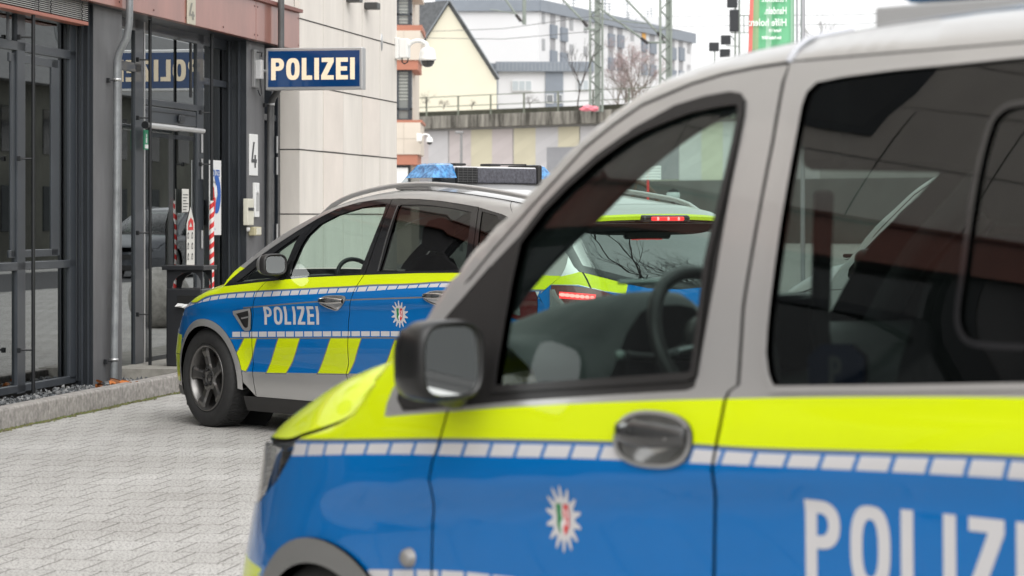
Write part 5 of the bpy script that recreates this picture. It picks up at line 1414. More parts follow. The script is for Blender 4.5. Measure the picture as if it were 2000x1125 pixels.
# ---------------- drainpipes
def pipe(name, P, r, m, par, clamps):
    f = FB(); f.tube([(U(px, v), -v, Zp(px, py, v)) for px, py, v in P], r, m, 14); o = f.build(name, par)
    for (px, py, v) in clamps:
        c = FB(); u = U(px, v); z = Zp(px, py, v); c.lathe([(r+.001,0),(r+.006,0),(r+.006,.022),(r+.001,.022)], ALU, 16, Matrix.Translation((u,-v,z)) @ Matrix.Rotation(R(90),4,'X'))
        c.tube([(u-.02,-v,z),(u-.10,-v+.04,z)], .006, ROD, 6); c.rbox((u-.12,-v+.02,z-.02),(u-.09,-v+.05,z+.02), ROD, .004); c.build('pipe_clamp', o)
pipe('drainpipe', [(253,-60,.17),(253,20,.17),(252.5,45,.165),(248,72,.145),(233,102,.075),(229,118,.055),(228,135,.05),(228,300,.05),(226,500,.05),(222,742,.05)], .032, PIPE, sta, [(228,158,.05),(222.5,705,.05)])
pipe('drainpipe', [(549,-60,.19),(549,120,.19),(548,165,.185),(541,180,.13),(533,192,.07),(529,206,.05),(528,230,.045),(527,330,.045),(525,500,.045),(523,690,.045)], .034, PIPED, sta, [(529,206,.05)])
# ---------------- things on the facade
pn_ = lambda nm, lab, cat: empty(nm, (F0[0], F0[1], 0), FRZ, lab, cat)
# projecting sign
us = U(522, .085); SY = fworld(us, 0)[1]
sg = empty('police_sign', fworld(us, .62, 0), FRZ, 'blue illuminated POLIZEI sign in a silver frame hanging out from the column', 'sign')
v0s, v1s = .085, 1.105
def sx_(v): return -(v-.62)
zs1 = Zp(522, 95, .085); zs0 = Zp(522, 177, .085)
SIGNB = mat('sign_blue', (.002,.028,.10), .12, 0, .6, emit=(.001,.035,.12), estr=.30)
SIGNW = mat('sign_lettering', (.72,.61,.45), .3, emit=(1.0,.84,.62), estr=.22)
m_ = MB(); m_.rbox((-.07,sx_(v1s),zs0),(.07,sx_(v0s),zs1), ALU, .008)
m_.build('sign_box', sg); MATS['aluminium'].node_tree.nodes['Principled BSDF'].inputs['Roughness'].default_value = .38
class PlaneS(Surf):
    def __init__(s, fn, sign=1.0): s.f = fn; s.sign = sign
fs_ = PlaneS(lambda a, b: np.stack([0*a-.072, -(a-.62), b], -1), 1.0)
pz0 = Zp(522,171,.085); pz1 = Zp(522,101,.085)
surf_panel('sign_face', fs_, [(v0s+.03,pz0),(v1s-.03,pz0),(v1s-.03,pz1),(v0s+.03,pz1)], [SIGNB], res=.3, off=.002, parent=sg)
fsb = PlaneS(lambda a, b: np.stack([0*a+.072, -(a-.62), b], -1), -1.0)
surf_panel('sign_face', fsb, [(v0s+.03,pz0),(v1s-.03,pz0),(v1s-.03,pz1),(v0s+.03,pz1)], [SIGNB], res=.3, off=.002, parent=sg)
Hl = Zp(522,115,.085)-Zp(522,157.5,.085)
gl3, tw3 = word('POLIZEI', Hl, .215, .10, {'P': .60, 'O': .62, 'L': .48, 'Z': .58, 'E': .55})
sx3 = (v1s-v0s)*(702-534)/(717-522)/tw3; vst = v0s+(v1s-v0s)*(534-522)/195; zl0 = Zp(522,157.5,.085)
for o, hs_ in gl3:
    f_ = lambda L: [(vst+p[0]*sx3, zl0+p[1]) for p in L]
    surf_panel('letter', fs_, f_(o), [SIGNW], holes=[f_(h) for h in hs_], res=.2, off=.006, parent=sg, eres=.04)
br_ = MB(); br_.rbox((-.28,.585,Zp(500,172,0)),(-.12,.62,Zp(500,98,0)), mat('bracket_grey', (.28,.28,.28), .4, .4), .004)
br_.rbox((-.24,.53,Zp(500,155,0)),(-.15,.59,Zp(500,118,0)), mat('bracket_white', (.60,.60,.60), .4, .3), .004)
br_.tube([(-.2,.56,2.98),(0,.54,2.98)], .018, MATS['bracket_grey'], 8); br_.tube([(-.24,.57,3.16),(-.18,.54,3.16),(-.16,.55,3.12)], .008, ROD, 6)
br_.tube([(-.17,.56,Zp(500,155,0)),(-.15,.55,2.74),(-.2,.55,2.72),(-.22,.57,2.78)], .006, ROD, 6)
br_.tube([(0,.54,3.0),(0,.5,3.0)], .03, MATS['bracket_grey'], 8); br_.build('wall_bracket', sg)
# facade-plane helper surface
def fplane(v): return PlaneS(lambda a, b: np.stack([a, 0*a-v, b], -1), 1.0)
def plate(nm, px0, px1, y0, y1, v, th, m, lab, cat, pxm=None, rad=.02, par=None):
    r_ = par or pn_(nm, lab, cat); pm = (px0+px1)/2
    f = FB(); f.b(U(px0,v), U(px1,v), v-th, v, Zp(pm,y1,v), Zp(pm,y0,v), m, min(rad, th*.45)); o = f.build('plate' if not par else nm, r_)
    return r_, (U(px0,v), U(px1,v), Zp(pm,y1,v), Zp(pm,y0,v))
def four(par, box, v, m, wf=.5):
    a, b, z0, z1 = box; H = (z1-z0)*.62; zb = z0+(z1-z0)*.19; gls, tw = word('4', H, .17, 0, {'4': .62}); sx = (b-a)*wf/tw; st_ = a+(b-a)*(1-wf)/2
    for o, hs_ in gls: surf_panel('numeral', fplane(v), [(st_+p[0]*sx, zb+p[1]) for p in o], [m], res=.2, off=.003, parent=par)
NUM = mat('numeral_dark', (.05,.052,.055), .5)
r_, bx = plate('house_number_sign', 488, 504, 262, 343, .012, .012, WHT, 'tall white house number 4 plate on the grey column', 'sign'); four(r_, bx, .012, NUM, .66)
r_, bx = plate('number_plate', 366.5, 382.5, -4, 48, .135, .012, mat('cream_plate', (.50,.46,.37), .5), 'cream number 4 plate on the red fascia band', 'sign'); four(r_, bx, .135, mat('numeral_grey', (.22,.21,.18), .5), .66)
r_, bx = plate('intercom', 498.5, 507, 357, 424, .03, .03, WHT, 'slim white intercom panel on the column below the number', 'intercom', rad=.006)
f = FB(); f.lathe([(0,-.045),(.018,-.04),(.022,0)], mat('knob_grey', (.4,.4,.4), .4), 12, Matrix.Translation((bx[0]+.07,0,bx[3]-.10))); f.b(bx[0]+.03, bx[1]-.03, .03, .034, bx[2]+.06, bx[2]+.24, MATS['knob_grey']); f.build('call_button', r_)
r_, bx = plate('key_box', 484, 496, 388, 440, .05, .05, mat('cream_box', (.62,.60,.50), .45), 'cream box with a dark slot on the column edge', 'letter slot', rad=.008)
f = FB(); f.b(bx[0]+.02, bx[1]-.02, .048, .056, bx[3]-.12, bx[3]-.09, DKPAN); f.build('slot', r_)
f = FB(); f.lathe([(0,-.03),(.02,-.025),(.022,0)], WHT, 12, Matrix.Translation(((bx[0]+bx[1])/2,-.01,bx[2]-.04))); f.build('sounder', r_)
r_, bx = plate('junction_box', 498, 511, 443, 460, .07, .07, mat('ochre_box', (.42,.38,.24), .5), 'small ochre box at the bottom of the column fittings', 'box', rad=.01)
f = FB(); f.b(bx[0]+.05, bx[1]-.03, .069, .075, bx[2]+.01, bx[3]-.01, MATS['cream_box']); f.build('cover', r_)
# exit sign inside the glass
r_ = pn_('exit_sign', 'green emergency sign behind the entrance glass', 'sign'); ve_ = -.16
GRN = mat('exit_green', (.02,.25,.13), .4)
f = FB(); a, b = U(282,ve_), U(290,ve_); z0, z1 = Zp(286,292,ve_), Zp(286,254,ve_); f.b(a, b, ve_-.01, ve_, z0, z1, GRN); f.build('plate', r_)
f = FB(); f.b(a+.01, b-.01, ve_, ve_+.002, z0+.01, z0+.045, WHT); f.lathe([(0,-.002),(.016,-.002)], WHT, 10, Matrix.Translation(((a+b)/2,-ve_,z1-.05))); f.b((a+b)/2-.014,(a+b)/2+.014, ve_, ve_+.002, z0+.06, z1-.07, WHT); f.build('pictogram', r_)
# white police poster
vp_ = -.13; r_ = pn_('poster', 'white POLIZEI poster with a blue and red figure beside the door', 'poster')
f = FB(); a, b = U(410,vp_), U(432,vp_); z0, z1 = Zp(421,459,vp_), Zp(421,313,vp_); f.b(a, b, vp_-.01, vp_, z0, z1, WHT); f.build('sheet', r_)
MF = lambda u, z, v, sc=1, sxx=1: Matrix.Translation((u, -v-.003, z)) @ Matrix.Rotation(R(90), 4, 'X') @ Matrix.Diagonal((sxx, 1, 1, 1))
PB = mat('poster_blue', (.01,.10,.42), .5)
font_mesh('title', 'POLIZEI', .095, PB, r_, MF(a+.03, z1-.16, vp_, 1, .86), off=.002); font_mesh('subtitle', 'Nordrhein-Westfalen', .034, NUM, r_, MF(a+.03, z1-.225, vp_, 1, 1.0))
hp = PlaneS(fplane(vp_).f, 1.0); uc = (a+b)/2+.02; zc_ = z0+.40
surf_panel('figure', hp, [(uc+.14*math.cos(R(t)), zc_+.19*math.sin(R(t))) for t in range(-110,120,12)]+[(uc-.02,zc_+.10),(uc+.04,zc_),(uc-.03,zc_-.09)], [PB], res=.1, off=.004, parent=r_)
surf_panel('figure', hp, [(a+.02,z0+.12),(uc-.02,z0+.24),(uc-.03,zc_+.02),(uc-.10,zc_+.08),(a+.03,zc_-.02)], [RED], res=.1, off=.003, parent=r_)
surf_panel('figure', hp, [(uc-.06,zc_-.05),(uc+.02,zc_+.02),(uc+.0,zc_+.09),(uc-.08,zc_+.06)], [WHITEP], res=.1, off=.005, parent=r_)
font_mesh('footer', 'polizei.nrw', .03, PB, r_, MF(a+.04, z0+.05, vp_, 1, 1.0))
# notices on the glass
r_ = pn_('notice', 'small white notice with text lines taped to the door glass', 'notice'); v_ = -.19
f = FB(); a, b = U(356,v_), U(369,v_); z0, z1 = Zp(362,415,v_), Zp(362,369,v_); f.b(a, b, v_-.004, v_, z0, z1, mat('paper', (.62,.61,.57), .7)); f.build('sheet', r_)
for k in range(7): f = FB(); f.b(a+.02, b-.02-.03*(k % 3), v_, v_+.002, z1-.06-.028*k, z1-.052-.028*k, NUM); f.build('text_line', r_)
r_ = pn_('pointed_notice', 'white pointed notice with a red mark and pictograms on the glass', 'notice'); v_ = -.12
a, b = U(364.5,v_), U(380,v_); z0 = Zp(372,524,v_); z1 = Zp(372,437,v_); zt_ = Zp(372,404,v_)
surf_panel('board', fplane(v_), [(a,z0),(b,z0),(b,z1),((a+b)/2,zt_),(a,z1)], [MATS['paper']], res=.2, flange=.01, parent=r_)
surf_panel('red_mark', fplane(v_), [(a+.03,z1-.06),(b-.04,z1-.06),(b-.05,z1+.03),((a+b)/2,z1+.06),(a+.05,z1+.02)], [RED], holes=[[(a+.07,z1-.03),(b-.08,z1-.03),((a+b)/2,z1+.02)]], res=.1, off=.003, parent=r_)
for k in range(3):
    for j in range(2):
        zz = z1-.14-.10*k; u_ = a+.02+.5*(b-a)*j
        surf_panel('pictogram', fplane(v_), [(u_,zz),(u_+.045,zz),(u_+.045,zz+.05),(u_+.022,zz+.065),(u_,zz+.04)], [NUM], holes=[[(u_+.008,zz+.008),(u_+.037,zz+.008),(u_+.037,zz+.042),(u_+.008,zz+.042)]], res=.1, off=.003, parent=r_)
# red-white barrier tape wound round the lower part of the second rod
r_ = empty('tape_pole', fworld(U(413.5,-.04), -.04, 0), 0, 'pole wrapped in red and white barrier tape beside the litter bin', 'pole')
zA = Zp(413,392,-.04); f = MB()
f.tube([(0,0,.16),(0,0,zA)], .022, mat('tape_white', (.78,.76,.74), .4), 12); f.build('pole', r_)
n_ = 15
for k in range(n_):
    z_ = .2+(zA-.2)*k/n_; vs = []; nn = 12; hgt = (zA-.2)/n_*.5
    for j in range(nn+1):
        a_ = 2*PI*j/nn*.5-PI*.95; zz = z_+.05*j/nn; rr_ = .0235
        vs += [(rr_*math.cos(a_), rr_*math.sin(a_), zz), (rr_*math.cos(a_), rr_*math.sin(a_), zz+hgt)]
    f = MB(); f.add(vs, [(2*j,2*j+2,2*j+3,2*j+1) for j in range(nn)], mat('tape_red', (.62,.035,.035), .4)); 
    b_ = f.build('red_band', r_, fixn=False); s_ = b_.modifiers.new('s', 'SOLIDIFY'); s_.thickness = .002
f = MB(); f.tube([(0,.0,zA),(.03,-.02,zA+.03),(.035,-.03,zA-.05)], .006, MATS['tape_red'], 6); f.build('tape_end', r_)
# litter bin
bin_u, bin_v = 3.45, .325
b_ = empty('litter_bin', fworld(bin_u, bin_v, .165), FRZ, 'dark metal litter bin with flat roof and rubbish in its slot before the entrance', 'bin')
BINM = mat('bin_metal', (.014,.015,.018), .45, 0, .15)
f = MB(); f.rbox((0,-.165,0),(.33,.165,.69), BINM, .012); f.build('bin_body', b_)
f = MB(); f.rbox((-.03,-.195,.855),(.36,.195,.895), BINM, .005); f.build('bin_roof', b_)
for s_ in (.25,):
    A = [(-.165,.69),(-.165,.856),(.165,.856),(.165,.69),(.155,.69),(.15,.76),(.13,.80),(.10,.83),(.03,.835),(-.02,.825),(-.07,.795),(-.105,.75),(-.12,.69)]
    f = MB(); f.prism([(x, z) for x, z in A], .02, .035, BINM, lambda a, b, d: (d, -a, b)); f.build('roof_bracket', b_); f = MB(); f.prism([(x, z) for x, z in A], .295, .31, BINM, lambda a, b, d: (d, -a, b)); f.build('roof_bracket', b_)
f = MB(); f.rbox((-.006,-.12,.52),(.0,.06,.63), mat('slot_black', (.004,.004,.004), .8), .002); slo = f.build('slot', b_)
rub = empty('rubbish', fworld(bin_u-.05, bin_v+.02, .165+.52), FRZ, 'crumpled white paper and a cup sticking out of the bin slot', 'rubbish')
f = MB()
random.seed(3)
for k in range(4):
    c_ = Vector((random.uniform(-.02,.02), random.uniform(-.12,.05), random.uniform(.0,.03)))
    vs = [c_+Vector((random.uniform(-.035,.035), random.uniform(-.05,.05), random.uniform(-.02,.03))) for _ in range(9)]
    bm = bmesh.new(); [bm.verts.new(v) for v in vs]; bmesh.ops.convex_hull(bm, input=bm.verts[:]); bm.verts.index_update(); bm.verts.ensure_lookup_table()
    f.add([v.co.copy() for v in bm.verts], [tuple(v.index for v in fc.verts) for fc in bm.faces], WHT); bm.free()
f.build('paper', rub)
# dome cameras
def dome_cam(loc, rz, sc, lab):
    e = empty('dome_camera', loc, rz, lab, 'security camera', 'dome cameras'); e.scale = (sc,)*3
    CW = mat('camera_white', (.78,.78,.76), .35, 0, .3)
    f = MB(); f.rbox((-.05,-.10,-.13),(.0,.10,.13), CW, .008); f.rbox((0,-.085,-.12),(.11,.085,.12), CW, .01); f.tube([(.03,-.03,-.12),(.03,-.04,-.17),(.05,0,-.19),(.08,.04,-.17),(.09,.04,-.12)], .008, ROD, 6); f.build('mount_box', e)
    f = MB(); P = [(.10,0,.03),(.14,0,.075),(.20,0,.095),(.27,0,.09),(.325,0,.055),(.34,0,0)]; f.tube(P, [.028,.028,.028,.028,.03,.034], CW, 14); f.build('bracket_arm', e)
    T = Matrix.Translation((.345,0,-.06)) @ Matrix.Rotation(R(90),4,'X')
    f = MB(); f.lathe([(0,.075),(.05,.07),(.085,.045),(.100,.0),(.102,-.06),(.108,-.065),(.108,-.085),(.095,-.095)], CW, 32, T); f.build('housing', e)
    f = MB(); f.lathe([(.085,-.09),(.082,-.125),(.06,-.16),(.03,-.175),(0,-.178)], mat('dome_black', (.02,.02,.022), .08, 0, 1), 28, T); f.build('smoked_dome', e)
    return e
wz = Zp(775, 95, .1)
dome_cam(fworld(w_end-.02, .15, wz), math.atan2(VV[1], VV[0]), 1.0, 'large white dome camera on the corner of the cream stone wall')
# facade floodlights near the top of the frame
for i, (px, py) in enumerate(((680,0),(715,14))):
    e = empty('facade_lamp', fworld(U(px,.1), .1, Zp(px,py,.1)), FRZ, ['dark facade lamp at the picture top, nearer the sign','dark facade lamp at the picture top, farther from the sign'][i], 'lamp', 'facade lamps')
    f = MB(); f.rbox((-.10,-.16,-.03),(.06,-.0,.05), mat('lamp_dark', (.05,.05,.05), .4), .01); f.build('housing', e); f = MB(); f.tube([(0,0,0),(0,-.05,0)], .02, MATS['lamp_dark'], 8); f.build('bracket', e)
# landing, gravel, kerb
u_l = U(232,.1)+.35
ln_ = FB()
ln_.b(3.05, 9, -.3, .56, -.05, .165, mat('landing_concrete', (.30,.285,.255), .85, var=.3, vscale=6, bump=.3, bscale=120))
o = ln_.build('landing', None, (F0[0],F0[1],0), FRZ); tag(o, kind='structure')
KERB = mat('kerb_granite', (.30,.28,.262), .85, var=.42, vscale=22, bump=.35, bscale=150, detail=8)
for k in range(15):
    a = U(272,.6)-8*1.0+1.0*k if False else (U(272,.6)-9.0+1.0*k)
    f = FB(); f.b(a+.003, a+.997, .47, .60, -.1, .155, KERB, .016); o = f.build('kerb', None, (F0[0],F0[1],0), FRZ); tag(o, kind='structure')
f = FB(); f.b(u0, 3.05, -.4, .47, -.05, .055, mat('gravel_bed', (.06,.062,.062), .9, var=.3, vscale=30)); o = f.build('gravel_bed', None, (F0[0],F0[1],0), FRZ); tag(o, kind='structure')
random.seed(11); f = MB(); GR = [mat('gravel_a', (.13,.135,.14), .8), mat('gravel_b', (.22,.22,.22), .8), mat('gravel_c', (.07,.075,.08), .8)]
for k in range(3200):
    u = random.uniform(-4.0, 3.0); v = random.uniform(-.15, .465); s_ = random.uniform(.008,.022); z = .058+random.uniform(0,.035)
    M = Matrix.Translation((u,-v,z)) @ Matrix.Rotation(random.uniform(0,6.3),4,(random.random(),random.random(),random.random()+.01)) @ Matrix.Diagonal((s_*1.4,s_,s_*.7,1))
    f.add([M @ Vector(q) for q in ((1,0,0),(-1,0,0),(0,1,0),(0,-1,0),(0,0,1),(0,0,-1))], [(0,2,4),(2,1,4),(1,3,4),(3,0,4),(2,0,5),(1,2,5),(3,1,5),(0,3,5)], random.choice(GR))
o = f.build('gravel', None, (F0[0],F0[1],0), FRZ, fixn=False); tag(o, 'grey crushed stone gravel between the kerb and the dark window', 'gravel', kind='stuff')
# moss along the kerb foot
random.seed(5); f = MB(); MO = [mat('moss_a', (.09,.12,.03), .9), mat('moss_b', (.16,.16,.06), .9), mat('moss_c', (.10,.085,.05), .9)]
for k in range(2600):
    u = random.uniform(-3, 3.2); w_ = abs(random.gauss(0, .022))*(.4+.9*abs(math.sin(u*3.1)+.4*math.sin(u*11))); v = .603+w_; s_ = random.uniform(.003,.010)
    M = Matrix.Translation((u,-v,.004)) @ Matrix.Rotation(random.uniform(0,6.3),4,'Z') @ Matrix.Diagonal((s_,s_,s_*random.uniform(.5,1.6),1))
    f.add([M @ Vector(q) for q in ((1,0,0),(-1,.3,0),(0,1,0),(.2,-1,0),(0,0,1.2))], [(0,2,4),(2,1,4),(1,3,4),(3,0,4)], random.choice(MO))
o = f.build('moss', None, (F0[0],F0[1],0), FRZ, fixn=False); tag(o, 'thin line of moss and grit growing at the foot of the kerb', 'moss', kind='stuff')
# fallen orange leaves at the foot of the drainpipe
random.seed(21)
lv = empty('dry_leaves', fworld(U(236,.42), .42, .10), 0, 'small heap of dry orange leaves at the foot of the drainpipe', 'leaves')
for k in range(34):
    s_ = random.uniform(.025,.055); M = Matrix.Translation((random.gauss(0,.09), random.gauss(0,.06), random.uniform(.0,.05))) @ Matrix.Rotation(random.uniform(-1,1),4,'X') @ Matrix.Rotation(random.uniform(0,6.3),4,'Z')
    f = MB(); f.add([M @ Vector((x*s_, y*s_, .3*s_*abs(x))) for x, y in ((1,0),(.4,.5),(-.6,.45),(-1,0),(-.5,-.5),(.5,-.45))], [(0,1,2,3,4,5)], random.choice([mat('leaf_orange', (.45,.14,.03), .7), mat('leaf_brown', (.20,.08,.03), .8)])); f.build('leaf', lv, fixn=False)
# ================================================================== ground
g = bpy.data.materials.new('paving'); g.use_nodes = True; nt = g.node_tree; N = nt.nodes; L = nt.links; b = N['Principled BSDF']
tc = N.new('ShaderNodeTexCoord'); mp_ = N.new('ShaderNodeMapping'); mp_.inputs['Rotation'].default_value[2] = R(90)-FRZ
L.new(tc.outputs['Object'], mp_.inputs['Vector'])
brk = N.new('ShaderNodeTexBrick'); brk.inputs['Scale'].default_value = 1.0; brk.inputs['Brick Width'].default_value = .20; brk.inputs['Row Height'].default_value = .33
brk.inputs['Mortar Size'].default_value = .0042; brk.inputs['Mortar Smooth'].default_value = .3; brk.inputs['Bias'].default_value = 0
brk.inputs['Color1'].default_value = (.50,.49,.475,1); brk.inputs['Color2'].default_value = (.46,.45,.436,1); brk.inputs['Mortar'].default_value = (.07,.065,.055,1)
wob = N.new('ShaderNodeTexNoise'); wob.inputs['Scale'].default_value = 14; wob.inputs['Detail'].default_value = 2
add = N.new('ShaderNodeMix'); add.data_type = 'VECTOR'; add.inputs['Factor'].default_value = .006
L.new(mp_.outputs[0], wob.inputs['Vector']); L.new(mp_.outputs[0], add.inputs['A']); L.new(wob.outputs['Color'], add.inputs['B']); L.new(add.outputs['Result'], brk.inputs['Vector'])
n1 = N.new('ShaderNodeTexNoise'); n1.inputs['Scale'].default_value = 75; n1.inputs['Detail'].default_value = 4; n1.inputs['Roughness'].default_value = .7
L.new(mp_.outputs[0], n1.inputs['Vector'])
r1 = N.new('ShaderNodeValToRGB'); r1.color_ramp.elements[0].position = .415; r1.color_ramp.elements[0].color = (.16,.15,.14,1); r1.color_ramp.elements[1].position = .475; r1.color_ramp.elements[1].color = (1,1,1,1)
L.new(n1.outputs['Fac'], r1.inputs['Fac'])
n2 = N.new('ShaderNodeTexNoise'); n2.inputs['Scale'].default_value = 1.1; n2.inputs['Detail'].default_value = 8; L.new(mp_.outputs[0], n2.inputs['Vector'])
r2 = N.new('ShaderNodeValToRGB'); r2.color_ramp.elements[0].position = .3; r2.color_ramp.elements[0].color = (.82,.81,.79,1); r2.color_ramp.elements[1].position = .7; r2.color_ramp.elements[1].color = (1.06,1.06,1.05,1); L.new(n2.outputs['Fac'], r2.inputs['Fac'])
m1 = N.new('ShaderNodeMix'); m1.data_type = 'RGBA'; m1.blend_type = 'MULTIPLY'; m1.inputs['Factor'].default_value = 1; L.new(brk.outputs['Color'], m1.inputs['A']); L.new(r1.outputs['Color'], m1.inputs['B'])
m2 = N.new('ShaderNodeMix'); m2.data_type = 'RGBA'; m2.blend_type = 'MULTIPLY'; m2.inputs['Factor'].default_value = 1; L.new(m1.outputs['Result'], m2.inputs['A']); L.new(r2.outputs['Color'], m2.inputs['B'])
L.new(m2.outputs['Result'], b.inputs['Base Color']); b.inputs['Roughness'].default_value = .85
bp = N.new('ShaderNodeBump'); bp.inputs['Strength'].default_value = .25; bp.inputs['Distance'].default_value = .006; bp.invert = True
ma = N.new('ShaderNodeMath'); ma.operation = 'MULTIPLY_ADD'; ma.inputs[1].default_value = -.35; L.new(n1.outputs['Fac'], ma.inputs[0]); L.new(brk.outputs['Fac'], ma.inputs[2]); L.new(ma.outputs[0], bp.inputs['Height']); L.new(bp.outputs['Normal'], b.inputs['Normal'])
o = link('ground', [(-300,-60,0),(300,-60,0),(300,600,0),(-300,600,0)], [(0,1,2,3)], [g]); tag(o, kind='structure')
ASPH = mat('asphalt', (.055,.055,.057), .85, var=.2, vscale=3, bump=.2, bscale=200)
def fpt(u, v): p = fworld(u, v); return (p[0], p[1])
q = [fpt(-10,11.5), fpt(130,11.5), fpt(130,17.5), fpt(-10,17.5)]
o = link('street', [(x, y, .004) for x, y in q], [(0,1,2,3)], [ASPH]); tag(o, kind='structure')

# ================================================================== distant things
def P3(px, py, Y): return ((px-1000)/FL*Y, Y, CH-(py-HY)/FL*Y)
def Xp(px, Y): return (px-1000)/FL*Y
def Zy(py, Y): return CH-(py-HY)/FL*Y
# second building of the station, 80 m away
ob_ = empty('office_building', (Xp(805,80), 80, 0), 0, 'cream and terracotta office building seen past the end of the stone wall', 'building')
def OB(x0, x1, y0, y1, yy0, yy1, m, nm, par=ob_, r=0):
    f = MB(); bx0 = Xp(805,80); a = (Xp(x0,80)-bx0, yy0, Zy(y1,80)); c = (Xp(x1,80)-bx0, yy1, Zy(y0,80))
    f.rbox(a, c, m, r) if r else f.box(a, c, m); return f.build(nm, par)
TERR = mat('terracotta', (.42,.17,.11), .7, var=.08, vscale=1); OST = mat('office_stone', (.60,.53,.45), .75, var=.06, vscale=.8)
OB(600,803,-300,516,.25,7,OST,'core')
for (y0, y1, x1, m, nm) in ((-60,-6,822,OST,'stone_band'),(50,61,825,TERR,'sill_band'),(61,118,822,OST,'stone_band'),(118,137,817,TERR,'terracotta_band'),(235,240,825,TERR,'sill_band'),(240,302,822,OST,'stone_band'),(302,322,816,TERR,'terracotta_band')):
    OB(640,x1,y0,y1,-.3+(.05 if m is TERR and y1-y0 > 8 else 0),3,m,nm)
for (y0, y1) in ((-6,50),(137,235)):
    w_ = OB(640,805,y0,y1,.02,.2,mat('office_pane', (.20,.21,.20), .15, 0, .8),'window')
    OB(801,805,y0,y1,-.06,.0,FRAME,'frame',w_); OB(775,779,y0,y1,-.06,.0,FRAME,'frame',w_); OB(640,805,y1-24,y1-20,-.06,.0,FRAME,'frame',w_); OB(640,805,y0,y0+3,-.05,.0,FRAME,'frame',w_); OB(640,805,y1-3,y1,-.05,.0,FRAME,'frame',w_)
    for k in range(9): OB(779,797,y0+4+6.5*k,y0+6+6.5*k,.0,.015,mat('blind_pale', (.40,.41,.37), .6),'blind_slat',w_)
    OB(797,801,y0,y1,-.03,.0,FRAME,'frame',w_)
OB(789,789.6,241,301,-.306,-.30,mat('joint_soft', (.40,.35,.30), .9),'joint'); OB(640,822,271,271.8,-.306,-.30,MATS['joint_soft'],'joint'); OB(789,789.6,62,117,-.306,-.30,MATS['joint_soft'],'joint')
gp_ = OB(640,802,322,420,-.1,.2,DKPAN,'ground_glazing'); OB(770,797,328,372,-.12,-.101,WHT,'white_poster',gp_)
f = MB(); 
dome_cam((Xp(817,79.3), 79.3, Zy(268,79.3)), 0, 1.0, 'small white dome camera on the far cream building')

# railway viaduct: a along the wall, from the far left to the near right
VD = np.array([.7274, -.6862]); VN = np.array([-.6862, -.7274]); V0 = np.array([0.0, 156.0]); VRZ = math.atan2(VD[1], VD[0])
def VA(px, d=0.0):
    k = (px-1000)/FL; o = V0+d*VN; return float((k*o[1]-o[0])/(VD[0]-k*VD[1]))
def VZ(px, py, d=0.0): a = VA(px, d); return float(CH-(py-HY)/FL*(V0+a*VD+d*VN)[1])
via = empty('railway_viaduct', (0,156,0), VRZ, 'stained concrete railway viaduct with a pastel mural wall across the background', 'viaduct')
# weathered concrete with vertical streaks
vc = bpy.data.materials.new('streaked_concrete'); vc.use_nodes = True; nt = vc.node_tree; N = nt.nodes; L = nt.links; b = N['Principled BSDF']; b.inputs['Roughness'].default_value = .9
tc = N.new('ShaderNodeTexCoord'); mpp = N.new('ShaderNodeMapping'); mpp.inputs['Scale'].default_value = (1.0, 1.0, .12); L.new(tc.outputs['Object'], mpp.inputs['Vector'])
n = N.new('ShaderNodeTexNoise'); n.inputs['Scale'].default_value = 2.6; n.inputs['Detail'].default_value = 6; n.inputs['Roughness'].default_value = .7; L.new(mpp.outputs[0], n.inputs['Vector'])
r = N.new('ShaderNodeValToRGB'); r.color_ramp.elements[0].position = .38; r.color_ramp.elements[0].color = (.06,.055,.045,1); r.color_ramp.elements[1].position = .66; r.color_ramp.elements[1].color = (.33,.31,.27,1); L.new(n.outputs['Fac'], r.inputs['Fac']); L.new(r.outputs['Color'], b.inputs['Base Color'])
f = MB(); f.box((-60,-.2,0),(60,6,7.7), mat('wall_concrete', (.36,.35,.34), .9, var=.08, vscale=.6)); f.build('wall', via)
zb_, zt_ = VZ(960,247.5,.9), VZ(960,222.5,.9)
for k in range(-8, 9):
    a0 = VA(983,.9)+6.2*k; f = MB(); f.rbox((a0+.02,-.9,zb_),(a0+6.18,0,zt_), vc, .03); f.build('deck_beam', via)
f = MB(); f.box((-60,-.25,zt_),(60,6,VZ(960,213.5,.2)), mat('mossy_concrete', (.075,.075,.055), .95, var=.35, vscale=1.5)); f.build('deck_edge', via)
MC = {'p': (.53,.475,.465), 'l': (.53,.515,.52), 'y': (.58,.535,.40), 'g': (.36,.36,.38), 'w': (.60,.60,.58), 'e': (.60,.60,.47)}
def mural(px0, px1, c, ytop=None, c2=None):
    d = .24; a0, a1 = VA(px0, d), VA(px1, d); z1 = zb_-.12; z0 = VZ(1380, 352, d)
    m = mat('mural_'+c, MC[c], .8, var=.06, vscale=.35)
    f = MB(); f.box((a0,-d,z0),(a1,-.2,z1), m)
    # pale diagonal painted wedges
    lt = mat('mural_light_'+c, tuple(min(.72, q_*1.045+.005) for q_ in MC[c]), .8); h = z1-z0
    f.add([(a0,-d-.008,z0+h*.50),(a1,-d-.008,z0+h*.78),(a1,-d-.008,z0+h*.92),(a0,-d-.008,z0+h*.68)], [(0,1,2,3)], lt)
    f.add([(a0,-d-.008,z0+h*.12),(a1,-d-.008,z0+h*.36),(a1,-d-.008,z0+h*.50),(a0,-d-.008,z0+h*.28)], [(0,1,2,3)], lt)
    return f.build('mural_panel', via)
